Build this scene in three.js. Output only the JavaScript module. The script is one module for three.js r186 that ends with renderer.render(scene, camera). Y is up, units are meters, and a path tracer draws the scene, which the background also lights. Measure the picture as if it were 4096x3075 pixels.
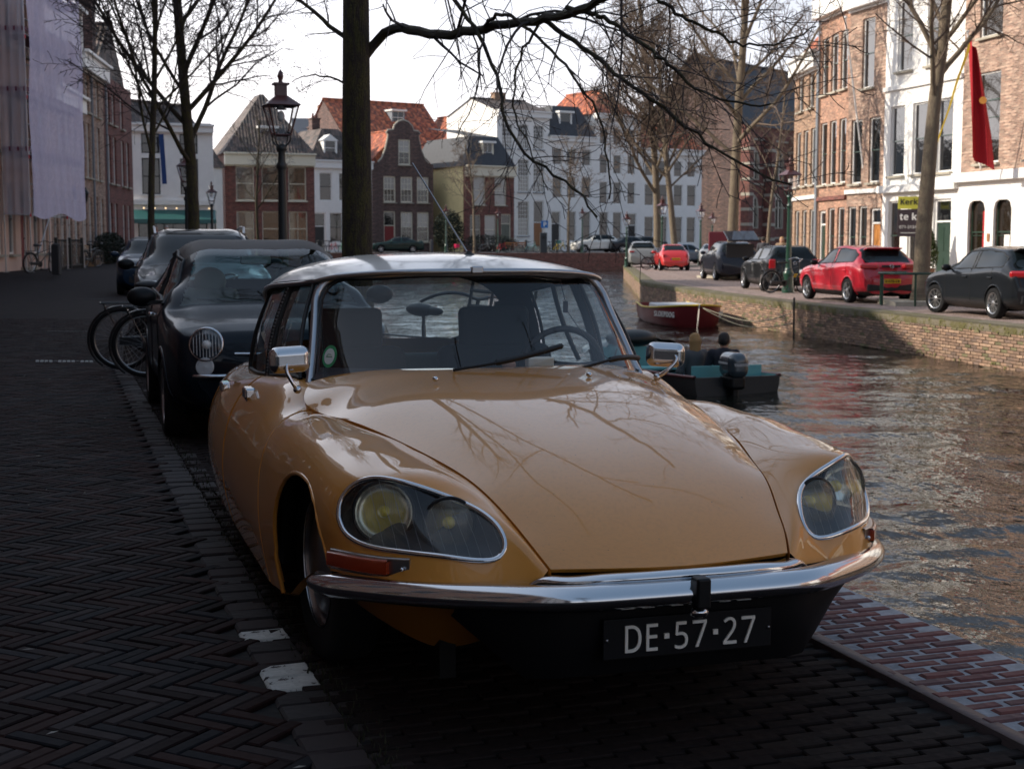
import * as THREE from 'three';
import { mergeGeometries } from 'three/addons/utils/BufferGeometryUtils.js';
import { RoundedBoxGeometry } from 'three/addons/geometries/RoundedBoxGeometry.js';
import { FontLoader } from 'three/addons/loaders/FontLoader.js';
import { TextGeometry } from 'three/addons/geometries/TextGeometry.js';
import { ImprovedNoise } from 'three/addons/math/ImprovedNoise.js';
import { MarchingCubes } from 'three/addons/objects/MarchingCubes.js';

// ---------------------------------------------------------------- camera, sky, sun, exposure
const scene = new THREE.Scene();
const camera = new THREE.PerspectiveCamera(2 * Math.atan(384 / 1422) * 180 / Math.PI, 1024 / 768, 0.1, 900);
camera.position.set(0, 1.394, 0);
camera.focus = 4.7; camera.userData.fStop = 9;
camera.rotation.x = -0.1;                       // a 50 mm lens held 1.4 m up, tipped a little down
const SUN = new THREE.Vector3(-0.84, 0.445, -0.31).normalize();
const sun = new THREE.DirectionalLight(new THREE.Color().setRGB(1, 0.90, 0.76), 5);
sun.position.copy(SUN).multiplyScalar(150); sun.target.position.set(0, 0, -50);
sun.castShadow = true; sun.shadow.mapSize.set(4096, 4096);
Object.assign(sun.shadow.camera, { left: -120, right: 120, top: 120, bottom: -120, near: 1, far: 420 });
scene.add(sun, sun.target);
const SKY_GAIN = 1.15, clampSky = x => Math.min(1, Math.max(0, x));
{ // clear late-winter sky: bright haze low down and round the sun, deeper blue overhead and away from it
  const W = 1024, H = 512, d = new Float32Array(W * H * 4), v = new THREE.Vector3();
  for (let j = 0; j < H; j++) for (let i = 0; i < W; i++) {
    const ph = (i + .5) / W * 2 * Math.PI - Math.PI, th = ((j + .5) / H - .5) * Math.PI;
    v.set(Math.cos(th) * Math.cos(ph), Math.sin(th), Math.cos(th) * Math.sin(ph));
    const e = Math.max(0, v.y), g = v.dot(SUN), haze = Math.exp(-e * 3.0), glow = Math.pow(Math.max(0, g * .5 + .5), 2.6);
    const a = .22 + .50 * haze + .75 * glow * (.4 + .6 * haze) + 1.9 * Math.pow(Math.max(0, g * .5 + .5), 4.5) * haze + .4 * Math.pow(Math.max(0, g), 24);
    const b = clampSky(1 - haze * .95 - glow * .6);
    const k = (j * W + i) * 4, q = v.y < 0 ? .35 : 1;
    d[k] = a * (1.03 - .60 * b) * q; d[k + 1] = a * (.99 - .27 * b) * q; d[k + 2] = a * (1.0 + .16 * b) * q; d[k + 3] = 1;
  }
  for (let k = 0; k < d.length; k++) if (k % 4 < 3) d[k] *= SKY_GAIN;
  const t = new THREE.DataTexture(d, W, H, THREE.RGBAFormat, THREE.FloatType);
  t.mapping = THREE.EquirectangularReflectionMapping; t.magFilter = t.minFilter = THREE.LinearFilter; t.needsUpdate = true;
  scene.background = t; scene.environment = t;
}
const renderer = new THREE.WebGLRenderer({ antialias: true });
renderer.toneMapping = THREE.LinearToneMapping;
renderer.toneMappingExposure = 1.12;
renderer.shadowMap.enabled = true; renderer.shadowMap.type = THREE.PCFSoftShadowMap;
renderer.setSize(1024, 768);

// ---------------------------------------------------------------- helpers
const { PI, sin, cos, abs, min, max, hypot, floor, sqrt, pow, atan2 } = Math;
const V = (x, y, z) => new THREE.Vector3(x, y, z);
function rng(s) { return () => { s |= 0; s = s + 0x6D2B79F5 | 0; let t = Math.imul(s ^ s >>> 15, 1 | s); t = t + Math.imul(t ^ t >>> 7, 61 | t) ^ t; return ((t ^ t >>> 14) >>> 0) / 4294967296; }; }
const lerp = (a, b, t) => a + (b - a) * t, clamp = (x, a, b) => x < a ? a : x > b ? b : x, sstep = (a, b, x) => { x = clamp((x - a) / (b - a), 0, 1); return x * x * (3 - 2 * x); };
const perlin = new ImprovedNoise();
const fbm = (x, y, z, o = 4) => { let a = 0, f = 1, w = .5; for (let i = 0; i < o; i++) { a += w * perlin.noise(x * f, y * f, z * f + i * 7.3); f *= 2.03; w *= .5; } return a; };
const used = {};
function numbered(n) { const k = used[n] = (used[n] ?? -1) + 1; return k ? n + '_' + String(k).padStart(3, '0') : n; }
const lin = (r, g, b) => new THREE.Color().setRGB(r, g, b);
function mat(color, roughness = .7, o = {}) {
  const m = new THREE.MeshPhysicalMaterial({ roughness, side: THREE.DoubleSide, ...o });
  if (Array.isArray(color)) m.color.setRGB(...color); else m.color.set(color);
  return m;
}
class Build {                                   // gathers shapes; mesh() makes ONE mesh of them, uv in metres
  constructor() { this.p = []; this.n = []; this.u = []; this.i = []; }
  get base() { return this.p.length / 3; }
  geo(g, m) {
    g = g.clone(); if (m) g.applyMatrix4(m);
    const b = this.base, P = g.attributes.position, N = g.attributes.normal;
    for (let k = 0; k < P.count; k++) { this.p.push(P.getX(k), P.getY(k), P.getZ(k)); this.n.push(N.getX(k), N.getY(k), N.getZ(k)); }
    if (g.index) for (let k = 0; k < g.index.count; k++) this.i.push(b + g.index.getX(k)); else for (let k = 0; k < P.count; k++) this.i.push(b + k);
    return this;
  }
  quad(a, b, c, d) {                            // corners in turn, anticlockwise seen from outside
    const k = this.base, e1 = [b[0] - a[0], b[1] - a[1], b[2] - a[2]], e2 = [d[0] - a[0], d[1] - a[1], d[2] - a[2]];
    let n = [e1[1] * e2[2] - e1[2] * e2[1], e1[2] * e2[0] - e1[0] * e2[2], e1[0] * e2[1] - e1[1] * e2[0]]; const l = hypot(...n) || 1; n = n.map(x => x / l);
    for (const q of [a, b, c, d]) { this.p.push(...q); this.n.push(...n); }
    this.i.push(k, k + 1, k + 2, k, k + 2, k + 3); return this;
  }
  tri(a, b, c) { const k = this.base; const n = V(b[0] - a[0], b[1] - a[1], b[2] - a[2]).cross(V(c[0] - a[0], c[1] - a[1], c[2] - a[2])).normalize(); for (const q of [a, b, c]) { this.p.push(...q); this.n.push(n.x, n.y, n.z); } this.i.push(k, k + 1, k + 2); return this; }
  box(x, y, z, w, h, d, ry = 0, rx = 0, rz = 0) { // centred at x y z
    const m = new THREE.Matrix4().makeRotationFromEuler(new THREE.Euler(rx, ry, rz, 'YXZ')).setPosition(x, y, z);
    return this.geo(new THREE.BoxGeometry(w, h, d), m);
  }
  rbox(x, y, z, w, h, d, r = .01, ry = 0, rx = 0, rz = 0) {
    const m = new THREE.Matrix4().makeRotationFromEuler(new THREE.Euler(rx, ry, rz, 'YXZ')).setPosition(x, y, z);
    return this.geo(new RoundedBoxGeometry(w, h, d, w > .12 ? 2 : 1, min(r, w / 2.01, h / 2.01, d / 2.01)), m);
  }
  chip(l, h, w, b) { // a brick: bevelled top, straight sides, top at y = 0
    const X = l / 2, Z = w / 2, x = X - b, z = Z - b, T = [[-x, 0, z], [x, 0, z], [x, 0, -z], [-x, 0, -z]], U = [[-X, -b, Z], [X, -b, Z], [X, -b, -Z], [-X, -b, -Z]], D = U.map(q => [q[0], -h, q[2]]);
    this.quad(...T); for (let k = 0; k < 4; k++) { const n = (k + 1) % 4; this.quad(U[k], U[n], T[n], T[k]).quad(D[k], D[n], U[n], U[k]); } return this;
  }
  lathe(pts, seg, x = 0, y = 0, z = 0, rx = 0, rz = 0) {
    const m = new THREE.Matrix4().makeRotationFromEuler(new THREE.Euler(rx, 0, rz)).setPosition(x, y, z);
    return this.geo(new THREE.LatheGeometry(pts.map(q => new THREE.Vector2(q[0], q[1])), seg), m);
  }
  ball(x, y, z, rx, ry = rx, rz = rx, a = 12, b = 8) { return this.geo(new THREE.SphereGeometry(1, a, b), new THREE.Matrix4().makeScale(rx, ry, rz).setPosition(x, y, z)).fixn(); }
  fixn() { return this; }
  tube(pts, r, sides = 6, cap = true) {         // pts [[x,y,z]..], r number or array
    const n = pts.length, R = k => Array.isArray(r) ? r[k] : r; let up = V(0, 1, 0), b0 = this.base; const T = V(0, 0, 0), A = V(0, 0, 0), B = V(0, 0, 0);
    let prev = null, len = 0;
    for (let k = 0; k < n; k++) {
      const a = pts[max(0, k - 1)], c = pts[min(n - 1, k + 1)]; T.set(c[0] - a[0], c[1] - a[1], c[2] - a[2]).normalize();
      if (!prev) { up = abs(T.y) > .9 ? V(1, 0, 0) : V(0, 1, 0); A.crossVectors(T, up).normalize(); } else { A.copy(prev).addScaledVector(T, -prev.dot(T)).normalize(); }
      prev = A.clone(); B.crossVectors(T, A);
      for (let s = 0; s < sides; s++) { const t = s / sides * 2 * PI, x = cos(t), y = sin(t), nx = A.x * x + B.x * y, ny = A.y * x + B.y * y, nz = A.z * x + B.z * y; this.p.push(pts[k][0] + nx * R(k), pts[k][1] + ny * R(k), pts[k][2] + nz * R(k)); this.n.push(nx, ny, nz); this.u[this.base - 1] = [t * max(.02, R(0)), len]; }
      if (k < n - 1) len += hypot(pts[k + 1][0] - pts[k][0], pts[k + 1][1] - pts[k][1], pts[k + 1][2] - pts[k][2]);
    }
    for (let k = 0; k < n - 1; k++) for (let s = 0; s < sides; s++) { const a = b0 + k * sides + s, b = b0 + k * sides + (s + 1) % sides; this.i.push(a, b, b + sides, a, b + sides, a + sides); }
    if (cap) for (const [k, f] of [[0, 1], [n - 1, 0]]) { const o = b0 + k * sides; for (let s = 1; s < sides - 1; s++) f ? this.i.push(o, o + s + 1, o + s) : this.i.push(o, o + s, o + s + 1); }
    return this;
  }
  bar(a, b, r, sides = 6) { return this.tube([a, b], r, sides); }
  grid(P, closeU = false) {                     // P[row][col] = [x,y,z], smooth normals
    const b = this.base, R = P.length, C = P[0].length, g = new THREE.BufferGeometry(), pos = [], id = [];
    for (const r of P) for (const q of r) pos.push(...q);
    for (let i = 0; i < R - 1; i++) for (let j = 0; j < C - 1; j++) { const a = i * C + j; id.push(a, a + 1, a + C + 1, a, a + C + 1, a + C); }
    g.setAttribute('position', new THREE.Float32BufferAttribute(pos, 3)); g.setIndex(id); g.computeVertexNormals(); return this.geo(g);
  }
  ext(outline, depth, m, holes = [], bevel = 0) { // polygon [[x,y]..] pushed from z=-depth to z=0
    const s = new THREE.Shape(outline.map(q => new THREE.Vector2(q[0], q[1])));
    for (const h of holes) s.holes.push(new THREE.Path(h.map(q => new THREE.Vector2(q[0], q[1]))));
    const g = new THREE.ExtrudeGeometry(s, { depth: depth - 2 * bevel, bevelEnabled: bevel > 0, bevelSize: bevel, bevelThickness: bevel, bevelSegments: 2, bevelOffset: -bevel, steps: 1 }); g.translate(0, 0, -depth + bevel);
    return this.geo(g, m);
  }
  mesh(name, material, parent, uvScale) {
    const g = new THREE.BufferGeometry(), p = this.p, n = this.n;
    g.setAttribute('position', new THREE.Float32BufferAttribute(p, 3)); g.setAttribute('normal', new THREE.Float32BufferAttribute(n, 3));
    const uv = new Float32Array(p.length / 3 * 2);
    for (let k = 0; k < p.length / 3; k++) {
      const x = p[3 * k], y = p[3 * k + 1], z = p[3 * k + 2], nx = n[3 * k], ny = n[3 * k + 1], nz = n[3 * k + 2], h = hypot(nx, nz);
      if (this.u[k]) { uv[2 * k] = this.u[k][0]; uv[2 * k + 1] = this.u[k][1]; } else if (abs(ny) > .85) { uv[2 * k] = x; uv[2 * k + 1] = z; } else { uv[2 * k] = (x * nz - z * nx) / h; uv[2 * k + 1] = y / max(.3, h); }
    }
    g.setAttribute('uv', new THREE.BufferAttribute(uv, 2)); g.setIndex(this.i);
    const m = new THREE.Mesh(g, material); m.castShadow = m.receiveShadow = true; m.name = parent ? name : numbered(name);
    (parent || scene).add(m); return m;
  }
}
const B = () => new Build();
function thing(name, label, category, pos = [0, 0, 0], turn = 0, group) {
  const o = new THREE.Group(); o.name = numbered(name); o.position.set(...pos); o.rotation.y = turn; o.userData = { label, category }; if (group) o.userData.group = group; scene.add(o); return o;
}
function tag(m, label, category, group, kind) { m.userData = { label, category }; if (group) m.userData.group = group; if (kind) m.userData.kind = kind; return m; }
function struct(m, label) { m.userData = { kind: 'structure', label: label || m.name.replace(/_/g, ' '), category: 'setting' }; return m; }
function dup(root, pos, turn, label, group) { const r = root.clone(); r.name = numbered(root.name.replace(/_\d{3}$/, '')); r.userData = { ...root.userData }; scene.add(r); r.position.set(...pos); r.rotation.y = turn; if (label) r.userData.label = label; if (group) r.userData.group = group; return r; }
function tex(w, h, fn, o = {}) {                // fn(x,y) -> grey or [r,g,b] 0..1 (sRGB unless o.data)
  const d = new Uint8Array(w * h * 4);
  for (let y = 0; y < h; y++) for (let x = 0; x < w; x++) { const c = fn(x, y), k = (y * w + x) * 4; for (let q = 0; q < 3; q++) d[k + q] = clamp((Array.isArray(c) ? c[q] : c) * 255, 0, 255); d[k + 3] = 255; }
  const t = new THREE.DataTexture(d, w, h); t.wrapS = t.wrapT = THREE.RepeatWrapping; t.magFilter = THREE.LinearFilter; t.minFilter = THREE.LinearMipmapLinearFilter; t.generateMipmaps = true;
  if (!o.data) t.colorSpace = THREE.SRGBColorSpace; if (o.size) t.repeat.set(1 / o.size[0], 1 / o.size[1]); t.needsUpdate = true; return t;
}
function tileNoise(w, h, cells, seed, oct = 4) { // wrapping value noise
  const out = new Float32Array(w * h); let amp = .5, c = cells;
  for (let o = 0; o < oct; o++) {
    const r = rng(seed + o * 91), cw = c[0], ch = c[1], L = new Float32Array(cw * ch); for (let k = 0; k < L.length; k++) L[k] = r();
    for (let y = 0; y < h; y++) { const fy = y / h * ch, y0 = floor(fy), ty = fy - y0, sy = ty * ty * (3 - 2 * ty); for (let x = 0; x < w; x++) { const fx = x / w * cw, x0 = floor(fx), tx = fx - x0, sx = tx * tx * (3 - 2 * tx); const a = L[(y0 % ch) * cw + x0 % cw], b = L[(y0 % ch) * cw + (x0 + 1) % cw], e = L[((y0 + 1) % ch) * cw + x0 % cw], f = L[((y0 + 1) % ch) * cw + (x0 + 1) % cw]; out[y * w + x] += amp * lerp(lerp(a, b, sx), lerp(e, f, sx), sy); } }
    amp *= .5; c = [c[0] * 2, c[1] * 2];
  }
  return out;
}
// natural cubic spline through control rows
function spline(ts, ys) {
  const n = ts.length - 1, h = [], a = [], m = new Array(n + 1).fill(0), l = [1], mu = [0], z = [0];
  for (let i = 0; i < n; i++) h[i] = ts[i + 1] - ts[i];
  for (let i = 1; i < n; i++) { a[i] = 3 / h[i] * (ys[i + 1] - ys[i]) - 3 / h[i - 1] * (ys[i] - ys[i - 1]); l[i] = 2 * (ts[i + 1] - ts[i - 1]) - h[i - 1] * mu[i - 1]; mu[i] = h[i] / l[i]; z[i] = (a[i] - h[i - 1] * z[i - 1]) / l[i]; }
  for (let j = n - 1; j >= 0; j--) m[j] = (z[j] || 0) - (mu[j] || 0) * m[j + 1];
  return t => { let i = 0; while (i < n - 1 && t > ts[i + 1]) i++; const d = t - ts[i], b = (ys[i + 1] - ys[i]) / h[i] - h[i] * (m[i + 1] + 2 * m[i]) / 3, e = (m[i + 1] - m[i]) / (3 * h[i]); return ys[i] + b * d + m[i] * d * d + e * d * d * d; };
}
function curve3(pts, n) {                       // smooth curve through points, evenly resampled
  const t = [0]; for (let k = 1; k < pts.length; k++) t.push(t[k - 1] + max(1e-4, hypot(pts[k][0] - pts[k - 1][0], pts[k][1] - pts[k - 1][1], pts[k][2] - pts[k - 1][2])));
  const f = [0, 1, 2].map(c => spline(t, pts.map(p => p[c]))), T = t[t.length - 1]; return Array.from({ length: n + 1 }, (_, k) => f.map(g => g(k / n * T)));
}
const lerpTable = (T, x) => { if (x <= T[0][0]) return T[0].slice(1); for (let k = 1; k < T.length; k++) if (x <= T[k][0]) { const t = (x - T[k - 1][0]) / (T[k][0] - T[k - 1][0]); return T[k].slice(1).map((v, q) => lerp(T[k - 1][q + 1], v, t)); } return T[T.length - 1].slice(1); };
// shared materials and lettering
const paintOchre = mat([.64, .262, .034], .42, { clearcoat: 1, clearcoatRoughness: .025, ior: 1.5 });
const paintCream = mat([.68, .65, .60], .4, { clearcoat: .9, clearcoatRoughness: .08 });
const chrome = mat([.62, .63, .65], .12, { metalness: 1 });
const steel = mat([.42, .43, .45], .28, { metalness: 1 });
const blackRubber = mat([.012, .012, .013], .6), blackPaint = mat([.006, .006, .007], .4, { specularIntensity: .5 }), cloth = mat([.02, .022, .026], .9), tyreRubber = mat([.011, .011, .012], .85, { specularIntensity: .4 });
const clearGlass = mat([1, 1, 1], .0, { transmission: 1, thickness: 0, ior: 1.5, specularIntensity: 1 });
const tintGlass = mat([.62, .75, .78], .0, { transmission: 1, thickness: 0, ior: 1.5 });
const amber = mat([.34, .035, .005], .25, { clearcoat: 1 });
const font = await new FontLoader().loadAsync('fonts/droid/droid_sans_regular.typeface.json');
const fontB = await new FontLoader().loadAsync('fonts/droid/droid_sans_bold.typeface.json');
function letters(s, size, depth = .004, f = font) { const g = new TextGeometry(s, { font: f, size, depth, curveSegments: 4 }); g.computeBoundingBox(); return g; }

// ---------------------------------------------------------------- surfaces
const nz1 = tileNoise(512, 512, [8, 8], 11, 5), nz2 = tileNoise(512, 512, [24, 24], 23, 5), nzf = tileNoise(512, 512, [64, 64], 37, 3);
const at5 = (N, x, y) => N[((y % 512 + 512) % 512) * 512 + ((x % 512 + 512) % 512)];
function brickTex(cols, mortar, o = {}) {        // 16 courses x 10 bricks in 2.2 m x 1.0 m
  const W = 1024, H = 512, nb = 10, nc = 16, r = rng(o.seed || 5), tone = Array.from({ length: nc * nb }, () => [cols[floor(r() * cols.length)], .82 + .36 * r()]), j = o.joint || 1;
  const cell = (x, y) => { const fy = y / H * nc, c = floor(fy) % nc, off = (c % 2) * .5, fx = x / W * nb + off, b = floor(fx) % nb, dx = min(fx - floor(fx), 1 - fx + floor(fx)) * .22, dy = min(fy - floor(fy), 1 - fy + floor(fy)) * .0625; return [c * nb + b, min(dx, dy) / (.0055 * j)]; };
  const map = tex(W, H, (x, y) => { const [k, d] = cell(x, y), t = tone[k], n = at5(nz2, x, y * 2) - .5, n2 = at5(nz1, x >> 1, y) - .5, m = clamp(d - .5 + n * .8, 0, 1), f = t[1] * (1 + n * .5 + n2 * .3); return [0, 1, 2].map(q => lerp(mortar[q] * (1 + n * .3), t[0][q] * f, m)); }, { size: [2.2, 1] });
  const bump = tex(W, H, (x, y) => { const [k, d] = cell(x, y); return clamp(d * .7, 0, .8) + .2 * at5(nz2, x, y); }, { data: true, size: [2.2, 1] });
  return { map, bumpMap: bump, bumpScale: .008 };
}
const noiseBump = tex(512, 512, (x, y) => .6 * at5(nz1, x, y) + .4 * at5(nzf, x, y), { data: true, size: [1.5, 1.5] });
const plasterTint = (c, k = .1, size = 3) => tex(512, 512, (x, y) => { const n = at5(nz1, x, y) - .5, m = at5(nz2, x, y) - .5; return c.map(v => v * (1 + k * (n + .6 * m))); }, { size: [size, size] });
const M = {
  brickWarm: mat('#ffffff', .85, brickTex([[.58, .46, .40], [.63, .51, .44], [.54, .42, .36], [.66, .55, .48]], [.68, .64, .59], { seed: 3 })),
  brickOrange: mat('#ffffff', .85, brickTex([[.63, .46, .38], [.67, .50, .41], [.59, .43, .36]], [.70, .65, .58], { seed: 8 })),
  brickTan: mat('#ffffff', .85, brickTex([[.58, .45, .36], [.63, .50, .40], [.53, .40, .32]], [.64, .60, .54], { seed: 12 })),
  brickDark: mat('#ffffff', .85, brickTex([[.36, .28, .26], [.42, .32, .29], [.32, .25, .24]], [.42, .39, .37], { seed: 6 })),
  brickRed: mat('#ffffff', .85, brickTex([[.44, .25, .22], [.48, .29, .25], [.40, .22, .20]], [.48, .42, .39], { seed: 9 })),
  brickQuay: mat('#ffffff', .9, brickTex([[.50, .39, .32], [.44, .34, .28], [.38, .30, .26]], [.40, .37, .32], { seed: 15, joint: 1.2 })),
  white: mat('#ffffff', .75, { map: plasterTint([.93, .92, .90], .05), bumpMap: noiseBump, bumpScale: .004 }),
  cream: mat('#ffffff', .75, { map: plasterTint([.90, .83, .62], .06), bumpMap: noiseBump, bumpScale: .004 }),
  pink: mat('#ffffff', .75, { map: plasterTint([.82, .70, .64], .07), bumpMap: noiseBump, bumpScale: .004 }),
  paintWhite: mat([.80, .79, .76], .45), paintCream: mat([.72, .66, .52], .5), stone: mat('#ffffff', .85, { map: plasterTint([.66, .63, .57], .18, 1), bumpMap: noiseBump, bumpScale: .004 }),
  green: mat([.02, .045, .03], .35, { clearcoat: .5 }), teal: mat([.03, .12, .11], .4), lead: mat([.20, .22, .25], .5), slate: mat('#ffffff', .7, { map: plasterTint([.25, .26, .28], .3, .8), bumpMap: noiseBump, bumpScale: .02 }),
  iron: mat([.018, .02, .02], .45), wood: mat([.30, .13, .05], .5), redDoor: mat([.22, .02, .02], .4), black: mat([.01, .011, .012], .4), dark: mat([.012, .012, .014], .9),
};
const tileTex = (cols, seed) => { const r = rng(seed), t = Array.from({ length: 64 }, () => [cols[floor(r() * cols.length)], .78 + .4 * r()]); const f = (x, y) => { const fx = x / 512 * 8, fy = y / 512 * 8; return [t[(floor(fy) % 8) * 8 + floor(fx) % 8], fx - floor(fx), fy - floor(fy)]; };
  return { map: tex(512, 512, (x, y) => { const [c, a, b] = f(x, y), n = at5(nz2, x, y) - .5; return c[0].map(v => v * c[1] * (1 + n * .5)); }, { size: [1.9, 2.6] }), bumpMap: tex(512, 512, (x, y) => { const [c, a, b] = f(x, y); return .5 + .38 * sin(a * 2 * PI) + .12 * b; }, { data: true, size: [1.9, 2.6] }), bumpScale: .07 }; };
M.tileRed = mat('#ffffff', .75, tileTex([[.66, .36, .24], [.72, .42, .29], [.58, .31, .22], [.50, .30, .24]], 4)); M.tileDark = mat('#ffffff', .7, tileTex([[.34, .30, .28], [.40, .34, .31], [.29, .27, .26]], 7));
M.tileRed.userData.wave = 1;

// ---------------------------------------------------------------- the banks
const EDGE = [[10.5, 20], [5.3, 6], [1.70, -4.6], [1.36, -5.6], [-2.35, -17.2], [-6.4, -33], [-11.2, -57], [-16.5, -84], [-21, -108]];
const RIGHT = [[24, 20], [15.3, -6], [11.6, -17], [9.25, -25.5], [7.45, -34.5], [6.08, -42.6], [5.05, -55], [7.2, -92], [10.5, -121]];
const polyAt = (P, z) => { for (let k = 1; k < P.length; k++) if (z >= P[k][1]) { const t = (z - P[k - 1][1]) / (P[k][1] - P[k - 1][1]); return lerp(P[k - 1][0], P[k][0], t); } return P[P.length - 1][0]; };
const edgeX = z => polyAt(EDGE, z), rightX = z => polyAt(RIGHT, z);
const hL = z => .35 * sstep(-38, -50, z) , WATER = -.95, RY = -.15, FY = .45;
const zs = []; for (let z = 20; z > -14; z -= .5) zs.push(z); for (let z = -14; z >= -112; z -= 2) zs.push(z);
const paveTex = (() => { const W = 1024, c = [[.155, .118, .118], [.135, .105, .11], [.175, .132, .127], [.12, .105, .115]], r = rng(77), n = 4, T = new Map(); const id = (x, y) => { const a = ((x - y) % (2 * n) + 2 * n) % (2 * n); return a < n ? [y, floor((x - y) / (2 * n)), 0, a, 0] : [x, floor((y - x + 2 * n - 1) / (2 * n)), 1, 0, ((y - x + 2 * n - 1) % (2 * n) + 2 * n) % (2 * n)]; };
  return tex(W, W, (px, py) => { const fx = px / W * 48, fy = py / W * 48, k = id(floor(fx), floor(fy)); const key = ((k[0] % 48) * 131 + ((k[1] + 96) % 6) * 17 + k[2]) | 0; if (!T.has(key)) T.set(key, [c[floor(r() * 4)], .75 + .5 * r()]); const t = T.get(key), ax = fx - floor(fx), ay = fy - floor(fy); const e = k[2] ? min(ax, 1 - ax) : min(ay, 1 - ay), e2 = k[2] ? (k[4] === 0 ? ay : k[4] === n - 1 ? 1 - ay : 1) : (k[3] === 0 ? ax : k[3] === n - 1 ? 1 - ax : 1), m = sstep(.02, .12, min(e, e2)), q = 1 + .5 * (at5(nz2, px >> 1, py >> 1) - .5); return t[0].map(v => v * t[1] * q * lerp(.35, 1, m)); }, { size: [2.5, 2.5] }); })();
paveTex.rotation = .52;
const paving = mat('#ffffff', .88, { specularIntensity: .3, map: paveTex, bumpMap: noiseBump, bumpScale: .004 });
const sand = mat('#ffffff', .9, { map: plasterTint([.07, .062, .058], .5, 1.2), bumpMap: noiseBump, bumpScale: .006 });
{ // left bank street sheet, with the quay wall dropping to the water
  const g = zs.map(z => { const e = edgeX(z) - .02, r = []; for (const x of [0, -.5, -2.1, -2.4, -4, -6.6, -8, -14, -30, -120]) r.push([e + x, hL(z) - .004 - (z > -25.5 ? .012 : 0), z]); return r; });
  const s = struct(B().grid(g.filter(r => r[0][2] >= -26)).mesh('street_bed', sand), 'dark sand bed under the brick street');
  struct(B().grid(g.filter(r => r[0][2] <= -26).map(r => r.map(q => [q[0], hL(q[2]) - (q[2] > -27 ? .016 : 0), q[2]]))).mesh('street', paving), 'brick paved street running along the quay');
  const w = B(); w.grid(zs.map(z => [[edgeX(z) - .02, WATER - 1, z], [edgeX(z) - .02, hL(z) - .02, z]])); struct(w.mesh('left_quay_wall', M.brickQuay), 'brick quay wall below the near street');
}
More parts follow.
